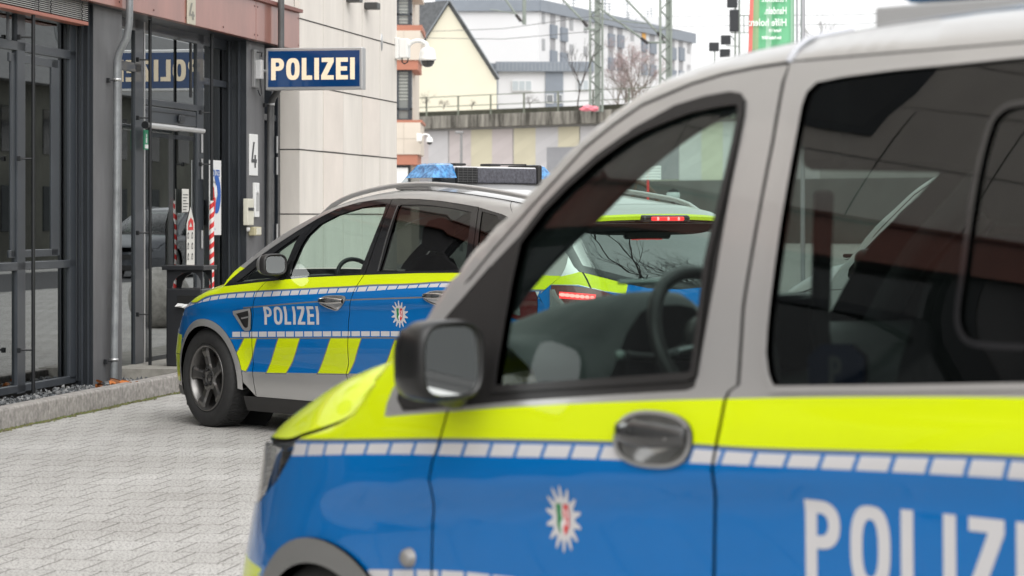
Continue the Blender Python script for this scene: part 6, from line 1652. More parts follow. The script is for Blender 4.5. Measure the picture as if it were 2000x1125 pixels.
for px0, px1, c in ((700,746,'l'),(746,790,'y'),(790,837,'p'),(837,875,'l'),(877.5,920,'p'),(920,961,'y'),(961,1001,'p'),(1003.5,1046,'y'),(1046,1090,'l'),(1090,1131,'y'),(1133.5,1180,'l'),(1180,1230,'y'),(1230,1270,'p'),(1270,1326,'e'),(1326,1370,'w'),(1370,1412,'e'),(1412,1460,'w'),(1460,1510,'y'),(1510,1600,'l')): mural(px0, px1, c)
f = MB(); a0, a1 = VA(1068,.26), VA(1326,.26); f.box((a0,-.27,VZ(1200,352,.26)),(a1,-.25,VZ(1068,288,.26)), mat('mural_grey', (.30,.30,.315), .8, var=.08, vscale=.8)); f.build('mural_grey_field', via)
f = MB(); f.box((-60,-.4,0),(60,-.2,VZ(1380,352,.24)), mat('plinth_grey', (.10,.105,.10), .9, var=.2, vscale=.5)); f.build('plinth', via)
# railing on the deck edge
rl = empty('railing', (0,156,0), VRZ, 'green-grey steel railing along the viaduct edge', 'railing')
RG = mat('railing_green', (.20,.215,.17), .7, .2, var=.2, vscale=2); dr = .55; zr0_ = zt_; zr1_ = VZ(960,184.5,dr); zrm = VZ(960,204,dr)
a_s = VA(833,dr); st_ = (VA(1090,dr)-VA(833,dr))/4
for k in range(-6, 17):
    f = MB(); a0 = a_s+st_*k; f.box((a0-.05,-dr-.03,zr0_),(a0+.05,-dr+.03,zr1_), RG); f.build('post', rl)
for z_ in (zr1_, zrm): f = MB(); f.box((a_s-st_*6,-dr-.025,z_-.035),(a_s+st_*16,-dr+.025,z_+.015), RG); f.build('rail', rl)
# red and pink bundle caught on the railing
e = empty('plastic_bag', P3(1148,212,146), 0, 'pink plastic bag caught on the railing by the sapling', 'bag'); random.seed(2)
for k, (dx, dz, s_) in enumerate(((-.22,-.05,.20),(.05,.05,.28),(.30,-.02,.26))):
    bm = bmesh.new(); bmesh.ops.create_icosphere(bm, subdivisions=3, radius=1)
    for v in bm.verts: v.co = Vector((v.co.x*s_*1.3, v.co.y*s_*.8, v.co.z*s_))*(1+.16*math.sin(5*v.co.x+3*k)*math.cos(6*v.co.z)) + Vector((dx,0,dz))
    me = bpy.data.meshes.new('bag_fold'); bm.to_mesh(me); bm.free(); me.materials.append(mat('bag_pink', (.80,.22,.27), .4)); o = bpy.data.objects.new('bag_fold', me); COL.objects.link(o); o.parent = e; o.scale = (1,1,.6)

# houses beyond the railway
def quadface(mb, pts, m): mb.add(pts, [tuple(range(len(pts)))], m)
Yh = 205; HCR = mat('house_cream', (.70,.66,.53), .85, var=.03, vscale=.3); SLATE = mat('roof_slate', (.10,.105,.11), .8, var=.35, vscale=3); TRIM = mat('verge_grey', (.24,.26,.28), .6)
gh = empty('gabled_house', (Xp(878,Yh), Yh, 0), 0, 'cream house with a steep plain gable behind the railway', 'house')
def H(px, py, dx=0, dy=0): return (Xp(px,Yh)-Xp(878,Yh)+dx, dy, Zy(py,Yh))
D_ = (-9.0, 9.0)
f = MB(); G_ = [H(970,360),H(970,150),H(878,6),H(786,150),H(786,360)]; Bk = [(x+D_[0], y+D_[1], z) for x, y, z in G_]
f.add(G_+Bk, [(0,1,2,3,4),(9,8,7,6,5),(0,5,6,1),(3,8,9,4)], HCR); f.build('wall', gh)
f = MB(); 
for (a, b_) in ((H(878,1),H(781,153)),(H(878,1),H(975,153))):
    t_ = .12; vs = [a, b_, (b_[0], b_[1], b_[2]-t_), (a[0], a[1], a[2]-t_)]; off = (D_[0], D_[1])
    vs = [(x, y-.3, z) for x, y, z in vs]+[(x+off[0], y+off[1]+.3, z) for x, y, z in vs]
    f.add(vs, [(0,1,2,3),(4,7,6,5),(0,4,5,1),(3,2,6,7),(1,5,6,2),(0,3,7,4)], SLATE)
ro = f.build('roof', gh)
f = MB()
for (a, b_) in ((H(878,0),H(780.5,153.5)),(H(878,0),H(975.5,153.5))): f.tube([(a[0],a[1]-.35,a[2]),(b_[0],b_[1]-.35,b_[2])], .055, TRIM, 6)
f.build('verge', ro)
f = MB(); c_ = (-4.2,4.0,Zy(10,Yh)-.3); f.box((c_[0]-.5,c_[1]-.5,c_[2]-2),(c_[0]+.5,c_[1]+.5,c_[2]+1.2), TRIM); f.build('chimney', ro)
# slab block of flats
WBL = mat('render_white', (.64,.64,.65), .8, var=.02, vscale=.2); BAND = mat('zinc_band', (.22,.245,.28), .55, .2, var=.06, vscale=1); BALC = mat('balcony_grey', (.19,.215,.25), .6); DW = mat('pane_dark', (.18,.19,.20), .2); RV = mat('reveal_shade', (.36,.36,.37), .8)
Ya, Yb = 232.0, 275.0
fl_ = empty('block_of_flats', (Xp(1052,Ya), Ya, 0), 0, 'white block of flats with grey roof band and grey balconies', 'building')
o3 = np.array([Xp(1052,Ya), Ya]); e3 = np.array([Xp(1352,Yb), Yb])-o3; Le = float(np.linalg.norm(e3)); e3u = e3/Le; nrm3 = np.array([e3u[1], -e3u[0]])
def FA(px, d=0.0): k = (px-1000)/FL; o = o3+d*nrm3; return float((k*o[1]-o[0])/(e3u[0]-k*e3u[1]))
def FZ(px, py, d=0.0): a = FA(px, d); return float(CH-(py-HY)/FL*(o3+a*e3u+d*nrm3)[1])
def FP(a, d, z): p = a*e3u+d*nrm3; return (float(p[0]), float(p[1]), z)
def fbox(mb, a0, a1, d0, d1, z0, z1, m):
    vs = [FP(a,d,z) for z in (z0,z1) for a, d in ((a0,d0),(a1,d0),(a1,d1),(a0,d1))]
    mb.add(vs, [(0,3,2,1),(4,5,6,7),(0,1,5,4),(1,2,6,5),(2,3,7,6),(3,0,4,7)], m)
ztopF = FZ(1052,22)
f = MB(); fbox(f, 0, Le, -14, 0, 0, ztopF, WBL); 
xl = Xp(850,Ya)-Xp(1052,Ya); f.box((xl,0,0),(0,12,ztopF), WBL); f.build('wall', fl_)
f = MB(); fbox(f, -.3, Le+.3, -14, .35, ztopF, ztopF+1.05, BAND); f.box((xl,-.35,ztopF),(.2,12,ztopF+1.05), BAND); f.build('roof_band', fl_)
for px0, px1, rows in ((1058,1064,((24,46),(75,98),(125,148))), (1112,1119,((37,59),(86,107))), (1140,1146,((45,64),(90,110)))):
    for y0, y1 in rows: f = MB(); fbox(f, FA(px0), FA(px1), -.1, .04, FZ(px0,y1), FZ(px0,y0), RV); w_ = f.build('window', fl_); f = MB(); fbox(f, FA(px0)+.15, FA(px1)-.1, .03, .06, FZ(px0,y1)+.1, FZ(px0,y0)-.1, mat('pane_grey', (.30,.31,.32), .4)); f.build('pane', w_)
bal = [(1073.5,1085,48,74),(1073.5,1085,98,120),(1093.5,1105.5,53,80),(1093.5,1105.5,102,124),(1187,1198,65,90),(1187,1198,112,136),(1205,1216,68,93),(1205,1216,114,138),(1252,1262,79,100),(1252,1262,124,146),(1268,1279,82,104),(1268,1279,126,148),(1308,1318,92,116),(1308,1318,136,156),(1325,1334,92,118),(1325,1334,138,158)]
for px0, px1, y0, y1 in bal:
    f = MB(); fbox(f, FA(px0), FA(px1), -.1, .22, FZ(px0,y1), FZ(px0,y0), BALC); o_ = f.build('balcony', fl_)
    f = MB(); fbox(f, FA(px0)+.1, FA(px1)-.1, -.1, .03, FZ(px0,y0)+.02, FZ(px0,y0-23), mat('loggia_shade', (.30,.30,.31), .8)); f.build('loggia', o_)
f = MB(); fbox(f, FA(1253), FA(1260), -.05, .08, FZ(1252,76), FZ(1252,58), mat('awning_orange', (.70,.36,.08), .7)); f.build('awning', fl_)
for px0, px1, y0, y1 in ((1231,1238,62,80),(1342,1348,84,104),(1342,1348,126,146),(1231,1238,108,126)): f = MB(); fbox(f, FA(px0), FA(px1), -.1, .04, FZ(px0,y1), FZ(px0,y0), RV); f.build('window', fl_)
for px, h_ in ((1165,2.2),(1182,3.0),(1190,2.4),(1225,3.4),(1228,2.0),(1265,2.6),(1272,3.0),(1100,2.8),(1120,2.2)):
    f = MB(); a_ = FA(px,-5); p_ = FP(a_,-5,ztopF+1.0); f.tube([p_,(p_[0],p_[1],p_[2]+h_)], .05, TRIM, 5)
    for k in range(3): f.tube([(p_[0]-.6,p_[1],p_[2]+h_-.3*k),(p_[0]+.6,p_[1],p_[2]+h_-.3*k)], .03, TRIM, 4)
    f.build('aerial', fl_)
f = MB(); a_ = FA(1275,-4); p_ = FP(a_,-4,ztopF+1.0); f.box((p_[0]-1.8,p_[1]-1,p_[2]-.5),(p_[0]+1.6,p_[1]+3,p_[2]+1.8), WBL); f.build('lift_house', fl_)
# low wing in front
Yw = 215; lw = empty('low_annexe', (Xp(1000,Yw), Yw, 0), 0, 'low white annexe with a grey standing-seam band between the cream house and the mast', 'building')
def LW(x0, x1, y0, y1, d0, d1, m, nm, par=lw):
    f = MB(); f.box((Xp(x0,Yw)-Xp(1000,Yw), d0, Zy(y1,Yw)), (Xp(x1,Yw)-Xp(1000,Yw), d1, Zy(y0,Yw)), m); return f.build(nm, par)
LW(950,1156,140,500,0,8,WBL,'wall'); bd_ = LW(968,1160,121,140,-.5,8,BAND,'roof_band'); LW(948,968,123,136,.1,8,BAND,'roof_band')
for k in range(26): LW(972+7.4*k,972.8+7.4*k,122,139,-.56,-.5,mat('seam_pale', (.36,.39,.42), .5),'seam',bd_)
LW(1065,1100,140,220,-.12,.1,BAND,'cladding'); LW(966,973,138,220,-.1,.1,BAND,'cladding')
for (x0, x1, y0, y1, n_) in ((1000,1039,157,178,3),(1067,1081,184,202,1),(1087,1099,184,202,1),(1127,1150,156,177,2),(968,973,184,205,1)):
    w_ = LW(x0,x1,y0,y1,-.2,0,mat('window_white', (.72,.72,.72), .6),'window')
    for k in range(n_):
        a = x0+1.2+(x1-x0-1)*k/n_; LW(a,a+(x1-x0-1)/n_-1.6,y0+1.5,y1-1.5,-.22,-.2,mat('pane_net', (.42,.46,.48), .3) if n_ > 1 else DW,'pane',w_)
# catenary masts
STG = mat('mast_green', (.25,.28,.25), .7, .2, var=.15, vscale=1); WIRE = mat('wire', (.12,.12,.12), .6)
def mast(px, Y, wpx, lab, zt=14.5, main=.5):
    e = empty('catenary_mast', (Xp(px,Y), Y, 7.6), 0, lab, 'railway mast', 'catenary masts on the viaduct'); w2 = wpx/2/FL*Y; H_ = zt-7.6
    for i, (x, y) in enumerate(((-w2,-w2*.6),(w2,-w2*.6),(-w2,w2*.6),(w2,w2*.6))):
        f = MB(); f.box((x-.06,y-.06,0),(x+.06,y+.06,H_), STG); f.build('leg', e)
    n_ = int(H_/.62)
    for s_ in (-1, 1):
        f = MB()
        for k in range(n_):
            z0 = k*H_/n_; z1 = (k+1)*H_/n_; x0 = -w2 if (k % 2) else w2
            f.tube([(x0, s_*w2*.6, z0),(-x0, s_*w2*.6, z1)], .035, STG, 4)
        f.build('lattice', e)
    f = MB(); x = main*w2-w2*.3; f.box((x-.17,-.12,0),(x+.17,.12,H_), STG); f.build('post', e)
    return e
m1_ = mast(1164.5,150,24,'lattice railway mast at the pink bag'); m2_ = mast(1300,146,21,'lattice railway mast before the far end of the flats', main=.9)
def strut(P, r, par_lab, ins=None, rt=.06):
    pass
def cant(name, lab, segs, ins, Y):
    e = empty(name, P3(segs[0][0][0], segs[0][0][1], Y), 0, lab, 'overhead bracket', 'overhead line brackets'); o_ = Vector(e.location)
    for (a, b_, r_) in segs: f = MB(); f.tube([Vector(P3(*a,Y))-o_, Vector(P3(*b_,Y))-o_], r_, STG, 6); f.build('tube', e)
    for (a, b_) in ins:
        f = MB(); A = Vector(P3(*a,Y))-o_; B_ = Vector(P3(*b_,Y))-o_; n_ = 7
        P = [A.lerp(B_, k/(n_*2)) for k in range(n_*2+1)]; f.tube(P, [.07 if k % 2 else .12 for k in range(n_*2+1)], mat('insulator_brown', (.035,.03,.03), .3), 8); f.build('insulator', e)
cant('overhead_bracket','bracket hanging at the picture top above the grey roof band',[((984,-6),(1009,30),.07),((1024,-8),(1024,48),.13),((1009,30),(1024,47),.05),((957,18),(1008,27),.03)],[((1008,29),(1018,42))],148)
cant('overhead_bracket','slanting bracket reaching the left side of the nearer lattice mast',[((1094,-6),(1138,40),.07),((1148,53),(1162,62),.06),((1140,57),(1164,57),.05)],[((1138,40),(1148,52))],149)
cant('overhead_bracket','long slanting bracket between the two lattice masts',[((1166,12),(1252,74),.07),((1166,36),(1262,46),.035),((1264,83),(1300,83),.07)],[((1252,74),(1266,85))],148)
cant('overhead_bracket','steep bracket ending at the right lattice mast',[((1218,-6),(1285,64),.07),((1293,78),(1302,84),.06)],[((1284,63),(1294,77))],146)
wi = 0
for (a, b_, lab) in (((820,62),(1170,30),'upper thin overhead wire crossing the cream gable'),((820,74),(1170,60),'lower thin overhead wire crossing the cream gable'),((1300,32),(2100,6),'highest thin overhead wire in the open sky'),((1300,52),(2100,22),'middle thin overhead wire in the open sky'),((1160,30),(1330,60),'thin wire before the block of flats')):
    f = MB(); A = Vector(P3(*a,150)); B_ = Vector(P3(*b_,130)); f.tube([A-A, (B_-A)*.5+Vector((0,0,-.25)), B_-A], .016, WIRE, 4); o = f.build('overhead_wire', None, tuple(A)); tag(o, lab, 'wire', 'overhead wires')
# railway signals
sgm = empty('railway_signal', (Xp(1437,140), 140, 7.0), 0, 'railway signal mast with stacked black lamp boxes against the sky', 'signal'); so = Vector(sgm.location)
SB_ = mat('signal_black', (.018,.02,.024), .5)
def SBX(x0, x1, y0, y1, nm, d=.35, m=SB_):
    f = MB(); a = Vector(P3(x0,y1,140))-so; c = Vector(P3(x1,y0,140))-so; f.rbox((a.x,-d/2,a.z),(c.x,d/2,c.z), m, .03); return f.build(nm, sgm)
SBX(1420,1440,-6,15,'lamp_box'); SBX(1425,1442,19,62,'screen_board'); SBX(1408,1427,69,87,'lamp_box'); SBX(1406,1426,96,112,'lamp_box')
f = MB(); 
for x in (1436,1444): A = Vector(P3(x,150,140))-so; B_ = Vector(P3(x,-10,140))-so; f.tube([A,B_], .06, STG, 6)
f.build('mast', sgm); f = MB()
for (a, b_) in (((1427,64),(1463,64)),((1444,64),(1444,90)),((1463,64),(1463,30)),((1442,30),(1463,30)),((1453,64),(1453,30)),((1418,89),(1445,91)),((1428,70),(1434,78))): f.tube([Vector(P3(*a,140))-so, Vector(P3(*b_,140))-so], .03, STG, 5)
f.build('service_platform', sgm)
e = empty('railway_lamp_box', (Xp(1394,138), 138, 7.0), 0, 'single black lamp box on a thin post left of the signal mast', 'signal'); eo = Vector(e.location)
f = MB(); a = Vector(P3(1385,100,138))-eo; c = Vector(P3(1404,83,138))-eo; f.rbox((a.x,-.2,a.z),(c.x,.2,c.z), SB_, .04); f.build('lamp_box', e); f = MB(); f.tube([Vector(P3(1396,150,138))-eo, Vector(P3(1396,98,138))-eo], .04, STG, 5); f.build('post', e)
# green banner, seen from behind so its writing is mirrored
Yf = 50; bn = empty('banner_flag', (Xp(1560,Yf), Yf, 0), 0, 'green banner with mirrored white writing hanging from a grey pole', 'flag'); bo = Vector(bn.location)
f = MB(); f.tube([(0.08,0,0),(0.08,0,8)], .045, mat('pole_grey', (.42,.42,.44), .4, .5), 12); f.tube([(-.04,-.05,2.5),(-.04,-.05,8)], .022, MATS['pole_grey'], 8); f.build('pole', bn)
gx0, gx1 = Xp(1466,Yf)-bo.x, Xp(1552,Yf)-bo.x
def bx_(u, z): return gx0+(gx1-gx0)*u+ (.10*(6.3-z)*-.28)*(1-u)
vs = []; nu, nz = 24, 24
for j in range(nz+1):
    for i in range(nu+1):
        u = i/nu; z = 3.2+4.2*j/nz; vs.append((bx_(u,z), .05*math.sin(u*11+z*.6)+.02*math.sin(u*27), z))
fc = [(j*(nu+1)+i, j*(nu+1)+i+1, (j+1)*(nu+1)+i+1, (j+1)*(nu+1)+i) for j in range(nz) for i in range(nu)]
GB = mat('banner_green', (.17,.50,.27), .7); GB2 = mat('banner_light', (.38,.62,.45), .7); RB = mat('banner_red', (.78,.20,.17), .7); OL = mat('banner_olive', (.28,.42,.22), .7)
mi = [ (1 if i < 2 else (3 if i < 5 else (2 if (8 < i < 12 or i > 21) else 0))) for j in range(nz) for i in range(nu)]
bo_ = link('cloth', vs, fc, [GB, RB, GB2, OL], mi, bn, None, True); s_ = bo_.modifiers.new('s','SOLIDIFY'); s_.thickness = .004
WT = mat('banner_text', (.82,.86,.82), .7)
for txt, py, sz in (('Hinsehen.', 4, .20), ('Handeln.', 28, .20), ('Hilfe holen:', 51, .20), ('Notruf 110', 63, .085), ('Ihre Polizei NRW', 77, .085)):
    px_r = 1536 if sz > .1 else 1525
    font_mesh('writing', txt, sz, WT, bn, Matrix.Translation((Xp(px_r,Yf)-bo.x, -.09, Zy(py,Yf)-.0)) @ Matrix.Diagonal((.80 if txt.startswith('Hil') else (.62 if sz > .1 else .62),1,1,1)) @ Matrix.Rotation(R(90),4,'X'), mirror=True, off=.004)
# street lamps
e = empty('street_lamp', (Xp(901,110), 110, 0), 0, 'slim grey street lamp before the mural wall', 'street lamp')
f = MB(); f.tube([(0,0,0),(0,0,Zy(262,110))], [.08,.05], MATS['pole_grey'] if False else mat('lamp_pole', (.25,.25,.25), .5, .3), 8); f.build('pole', e)
f = MB(); f.rbox((Xp(889,110)-Xp(901,110),-.12,Zy(261,110)),(.10,.12,Zy(256,110)), MATS['lamp_pole'], .03); f.build('lamp_head', e)
e = empty('globe_lamp', (Xp(1315,62), 62, 0), 0, 'globe street lamp seen through the van driver window', 'street lamp')
f = MB(); f.tube([(0,0,0),(0,0,Zy(393,62))], .05, DARK, 8); f.build('pole', e)
f = MB(); f.lathe([(0,-.0),(.07,.01),(.15,.08),(.17,.16),(.15,.22)], mat('globe_glass', (.5,.55,.55), .2), 20, Matrix.Translation((0,0,Zy(393,62))) @ Matrix.Rotation(R(90),4,'X')); f.lathe([(.16,.22),(.10,.28),(.03,.30),(0,.33)], DARK, 16, Matrix.Translation((0,0,Zy(393,62))) @ Matrix.Rotation(R(90),4,'X')); f.build('lamp_head', e)
# direction sign on red post, old winding wheel
Ys = 66; e = empty('direction_sign', (Xp(1265.5,Ys), Ys, 0), 0, 'white slatted direction sign on a red post seen through the van window', 'sign')
f = MB(); f.tube([(0,0,0),(0,0,Zy(323,Ys))], .034, mat('post_red', (.62,.05,.05), .4), 10); f.build('post', e)
for k in range(5): f = MB(); f.rbox((Xp(1243,Ys)-Xp(1265.5,Ys),-.06,Zy(328.5+5.6*k,Ys)),(Xp(1291,Ys)-Xp(1265.5,Ys),-.04,Zy(323.8+5.6*k,Ys)), WHT, .004); f.build('board', e)
Yr = 88; e = empty('winding_wheel', P3(1228,412,Yr), 0, 'rusty brown spoked wheel monument seen through the van window', 'monument'); RU = mat('rusty_iron', (.10,.075,.06), .8, var=.2, vscale=4); rW = 60/FL*Yr
f = MB(); f.tube([(rW*math.cos(2*PI*k/48), 0, rW*math.sin(2*PI*k/48)) for k in range(49)], .08, RU, 8, cap=False); f.build('rim', e)
for k in range(6): f = MB(); a = 2*PI*k/6+.25; f.tube([(.1*math.cos(a),0,.1*math.sin(a)),(rW*math.cos(a),0,rW*math.sin(a))], .05, RU, 6); f.build('spoke', e)
f = MB(); f.box((-.25,-.2,-1.75),(.25,.2,-.1), RU); f.build('stand', e)

# ---------------- bare trees
def bare_tree(name, loc, h, seed, lab, cat='tree', group=None, bark=None, depth=6, spread=.55, r0=None, twig=None, up=.25, trunk=.28, vis=1.0, blossom=None, nb=0):
    rnd = random.Random(seed); e = empty(name, loc, 0, lab, cat, group); bark = bark or mat('bark', (.07,.058,.05), .9)
    tr = MB(); cr_ = MB(); bl_ = MB(); r0 = r0 or h*.022
    def grow(p, d, l, r, k):
        n_ = 3; pts = [p]; q = p.copy(); dd_ = d.copy()
        for i in range(n_):
            dd_ = (dd_+Vector((rnd.gauss(0,.12), rnd.gauss(0,.12), rnd.gauss(0,.08)+up*.12))).normalized(); q = q+dd_*l/n_; pts.append(q.copy())
        (tr if k == 0 else cr_).tube(pts, [r*(1-.35*i/n_) for i in range(n_+1)], bark, 6 if k < 2 else (4 if k < 4 else 3), cap=False)
        if blossom and k >= depth-2:
            for _ in range(nb):
                c = pts[rnd.randrange(1, 4)]+Vector((rnd.gauss(0,.12), rnd.gauss(0,.12), rnd.gauss(0,.12))); s_ = rnd.uniform(.02,.05)*h/6
                a = Vector((rnd.gauss(0,1), rnd.gauss(0,1), rnd.gauss(0,1))).normalized(); b2 = a.orthogonal().normalized()
                bl_.add([c-a*s_, c+b2*s_*.6, c+a*s_, c-b2*s_*.6], [(0,1,2,3)], blossom)
        if k >= depth: return
        nbr = 2 if k == 0 else rnd.choice((2,3,3) if k < 4 else (2,2,3))
        if k == 0: nbr = 4
        for i in range(nbr):
            a = rnd.uniform(0, 2*PI); sp = spread*rnd.uniform(.5,1.3); o_ = dd_.orthogonal().normalized(); o_.rotate(Matrix.Rotation(a,3,dd_).to_quaternion())
            nd = (dd_*math.cos(sp)+o_*math.sin(sp)+Vector((0,0,up*.3))).normalized(); st = pts[-1] if i < 2 else pts[rnd.randrange(2,4)]
            grow(st, nd, l*rnd.uniform(.62,.88), r*.62*rnd.uniform(.8,1.1), k+1)
    grow(Vector((0,0,0)), Vector((0,0,1)), h*trunk, r0, 0)
    tr.build('trunk', e, fixn=False); cr_.build('crown', e, fixn=False)
    if bl_.v: bl_.build('blossom', e, fixn=False)
    return e
LBK = mat('bark_light', (.22,.19,.165), .9)
PK = mat('blossom_pink', (.33,.25,.245), .9)
bare_tree('flowering_tree', (Xp(1232,165), 165, 6.6), 6.5, 4, 'brownish pink budding tree between the two lattice masts', bark=LBK, depth=6, blossom=PK, nb=7, spread=.5)
bare_tree('bare_tree', (Xp(1205,170), 170, 6.6), 4.6, 9, 'bare tree just right of the nearer lattice mast', group='bare trees behind the viaduct', bark=LBK)
bare_tree('bare_tree', (Xp(1275,172), 172, 6.6), 5.4, 15, 'bare spreading tree left of the far lattice mast', group='bare trees behind the viaduct', bark=LBK, spread=.7)
bare_tree('bare_tree', (Xp(1325,176), 176, 6.6), 5.0, 23, 'bare tree before the right end of the flats', group='bare trees behind the viaduct', bark=LBK, spread=.65)
bare_tree('sapling', (Xp(1128,148), 148, 7.7), 3.3, 31, 'thin leafless sapling rising behind the railing at the pink bag', bark=mat('bark_dark', (.05,.04,.035), .9), depth=4, trunk=.4, r0=.05, spread=.45)
bare_tree('shrub', (Xp(832,150), 150, 7.8), 2.6, 41, 'leafless shrub behind the railing beside the office building', 'shrub', 'leafless shrubs behind the railing', depth=6, trunk=.12, spread=.8, r0=.03)
bare_tree('shrub', (Xp(866,151), 151, 7.8), 2.0, 43, 'wide leafless shrub behind the railing below the cream gable', 'shrub', 'leafless shrubs behind the railing', depth=6, trunk=.1, spread=.9, r0=.03)
bare_tree('shrub', (Xp(922,151), 151, 7.8), 1.5, 44, 'low leafless shrub below the right corner of the cream gable', 'shrub', 'leafless shrubs behind the railing', depth=5, trunk=.12, spread=.8, r0=.025)
bare_tree('shrub', (Xp(1035,150), 150, 7.8), 2.2, 47, 'leafless shrub behind the railing before the white annexe', 'shrub', 'leafless shrubs behind the railing', depth=6, trunk=.12, spread=.8, r0=.03)
bare_tree('bare_tree', (Xp(1590,120), 120, 6.0), 5.3, 52, 'small bare tree top just above the van roof right of the flag', group='bare trees behind the viaduct', depth=6)
# ---------------- across the street, seen only as reflections
for i, (x, y, h_) in enumerate(((7.4,14.2,12),(13.5,19,10.5),(10,5,9))):
    bare_tree('plane_tree', (x, y, 0), h_, 60+i, ['leafless street tree mirrored in the rear window of the police car','tallest leafless street tree across the road, mirrored in glass','leafless street tree nearest the camera, mirrored in glass'][i], group='street trees across the road', depth=7, spread=.5, trunk=.24)
for i, (x, y, h_) in enumerate(((-2.0,-7,8.5),(-7.0,-9.5,9.5))):
    bare_tree('plane_tree', (x, y, 0), h_, 80+i, ['leafless tree behind the camera mirrored in the van glass','farther leafless tree behind the camera mirrored in the van glass'][i], group='street trees behind the camera', depth=7, spread=.5, trunk=.22)
terr = empty('terraced_house', fworld(40, 24, 0), FRZ, 'long beige terrace with a tiled roof across the street, mirrored in the entrance glass', 'building')
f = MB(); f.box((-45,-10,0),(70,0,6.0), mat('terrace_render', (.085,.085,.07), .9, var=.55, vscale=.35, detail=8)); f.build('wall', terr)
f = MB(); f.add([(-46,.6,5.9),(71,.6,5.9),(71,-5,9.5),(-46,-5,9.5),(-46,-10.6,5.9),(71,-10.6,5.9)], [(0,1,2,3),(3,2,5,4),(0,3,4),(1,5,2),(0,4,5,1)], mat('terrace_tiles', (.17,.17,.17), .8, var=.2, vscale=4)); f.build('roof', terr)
for k in range(30):
    for z_ in (1.0, 3.6):
        f = MB(); f.box((-43+3.7*k,-.02,z_),(-41.6+3.7*k,.04,z_+1.5), MATS['window_dark']); f.build('window', terr)
bo2 = fworld(14.56, 3.2)
bm = bmesh.new(); bmesh.ops.create_icosphere(bm, subdivisions=5, radius=.42)
for v in bm.verts: v.co *= 1+.02*math.sin(7*v.co.x+2)*math.cos(6*v.co.y+5*v.co.z)
me = bpy.data.meshes.new('boulder'); bm.to_mesh(me); bm.free(); me.polygons.foreach_set('use_smooth', [True]*len(me.polygons)); me.materials.append(mat('granite', (.30,.29,.27), .85, var=.35, vscale=12, detail=8, bump=.4, bscale=40))
o = bpy.data.objects.new('boulder', me); COL.objects.link(o); o.location = (bo2[0], bo2[1], .40); tag(o, 'round granite boulder mirrored in the entrance glass', 'boulder')
# plain cars across the street: the estate car copied without its police fittings
def plain_copy(loc, rz, lab, paint, use_van=False):
    def rec(o, par):
        nm = o.name.split('.')[0]
        if nm in ('lettering','letter','police_star','light_bar','led','roof_box'): return
        c = o.copy(); COL.objects.link(c); c.parent = par
        if o.data:
            c.data = o.data.copy()
            for i, m in enumerate(c.data.materials):
                if m and m.name in ('film_yellow','paint_blue','paint_silver','reflective_film'): c.data.materials[i] = paint
                if m and m.name in ('brake_lamp_lit','brake_led'): c.data.materials[i] = LR
        for ch in list(o.children): rec(ch, c)
        return c
    src, nm_, cat_ = (van, 'parked_van', 'van') if use_van else (car, 'parked_car', 'car')
    r_ = rec(src, None); r_.name = nm_; r_.location = loc; r_.rotation_euler = (0,0,rz); tag(r_, lab, cat_, None if use_van else 'cars parked across the street'); return r_
a_ = fworld(41, 12.6); plain_copy(a_, FRZ+R(6), 'dark grey parked car across the street, mirrored in the entrance glass', mat('paint_anthracite', (.05,.055,.065), .35, .3, 1))
a_ = fworld(47, 11.0); plain_copy(a_, FRZ+R(0), 'white parked car across the street, mirrored in the door glass', mat('paint_white_car', (.6,.6,.6), .35, 0, 1))
a_ = fworld(50, 13.6); e = empty('traffic_sign', (a_[0], a_[1], 0), 0, 'round blue arrow traffic sign mirrored in the entrance glass', 'sign')
f = MB(); f.tube([(0,0,0),(0,0,1.6)], .035, MATS['lamp_pole'], 8); f.build('post', e)
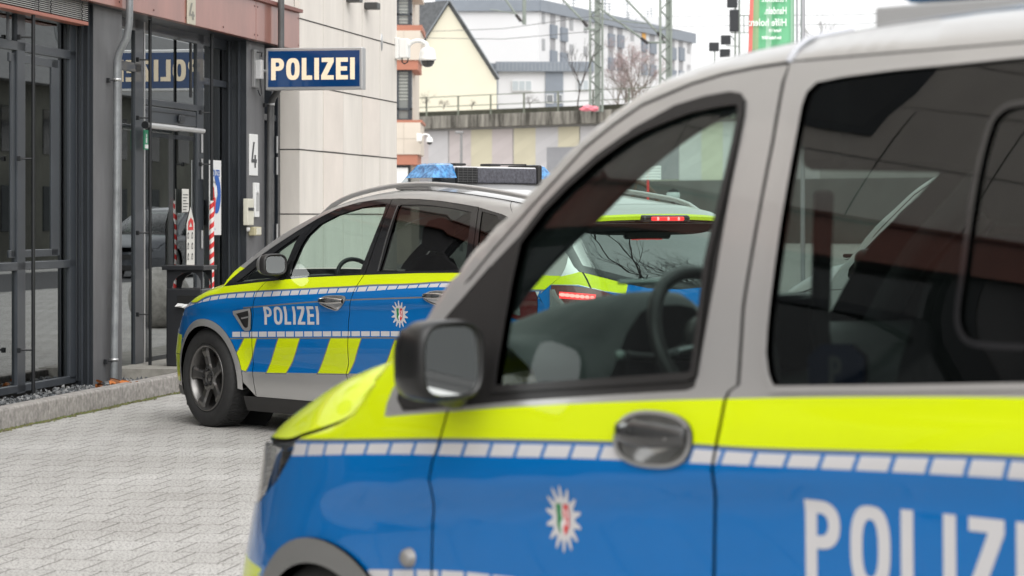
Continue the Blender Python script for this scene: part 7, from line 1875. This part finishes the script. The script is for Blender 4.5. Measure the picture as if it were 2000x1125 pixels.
f = MB(); f.lathe([(0,-.05),(.30,-.05),(.30,-.04),(0,-.04)], mat('sign_disc_blue', (.01,.12,.55), .4), 32, Matrix.Translation((0,0,1.3))); dsc = f.build('disc', e)

plain_copy((3.0, 20.0, 0), VF.rz, 'white van half hidden behind the foreground van, glimpsed through its glass', mat('paint_white_van', (.70,.71,.71), .35, 0, .8), True)
# ================================================================== light, world, view
sun_d = bpy.data.lights.new('sun', 'SUN'); sun_d.energy = 1.15; sun_d.angle = R(70); sun_d.color = (1, .98, .95)
sun = bpy.data.objects.new('sun', sun_d); COL.objects.link(sun)
SE, SA = 46, 160      # elevation, azimuth the light comes from (deg, from +Y clockwise)
d = Vector((math.sin(R(SA))*math.cos(R(SE)), math.cos(R(SA))*math.cos(R(SE)), math.sin(R(SE))))
sun.rotation_euler = (-d).to_track_quat('-Z', 'Y').to_euler()
w = bpy.data.worlds.new('World'); scene.world = w; w.use_nodes = True
nt = w.node_tree; N = nt.nodes; L = nt.links
bg = N['Background']; bg.inputs['Strength'].default_value = 0.15
sky = N.new('ShaderNodeTexSky'); sky.sky_type = 'NISHITA'; sky.sun_disc = False; sky.sun_elevation = R(SE); sky.sun_rotation = R(SA); sky.dust_density = 6; sky.air_density = 1.5
hsv = N.new('ShaderNodeHueSaturation'); hsv.inputs['Saturation'].default_value = .12; hsv.inputs['Value'].default_value = 1.0
mx = N.new('ShaderNodeMix'); mx.data_type = 'RGBA'; mx.inputs['Factor'].default_value = .72; mx.inputs['B'].default_value = (8.3, 8.35, 8.4, 1)
L.new(sky.outputs[0], hsv.inputs['Color']); L.new(hsv.outputs[0], mx.inputs['A']); L.new(mx.outputs['Result'], bg.inputs['Color'])
scene.view_settings.view_transform = 'Standard'; scene.view_settings.look = 'None'; scene.view_settings.exposure = .42; scene.view_settings.gamma = 1
scene.render.resolution_x = 1024; scene.render.resolution_y = 576
scene.render.engine = 'CYCLES'
scene.cycles.max_bounces = 10; scene.cycles.transparent_max_bounces = 16; scene.cycles.glossy_bounces = 5
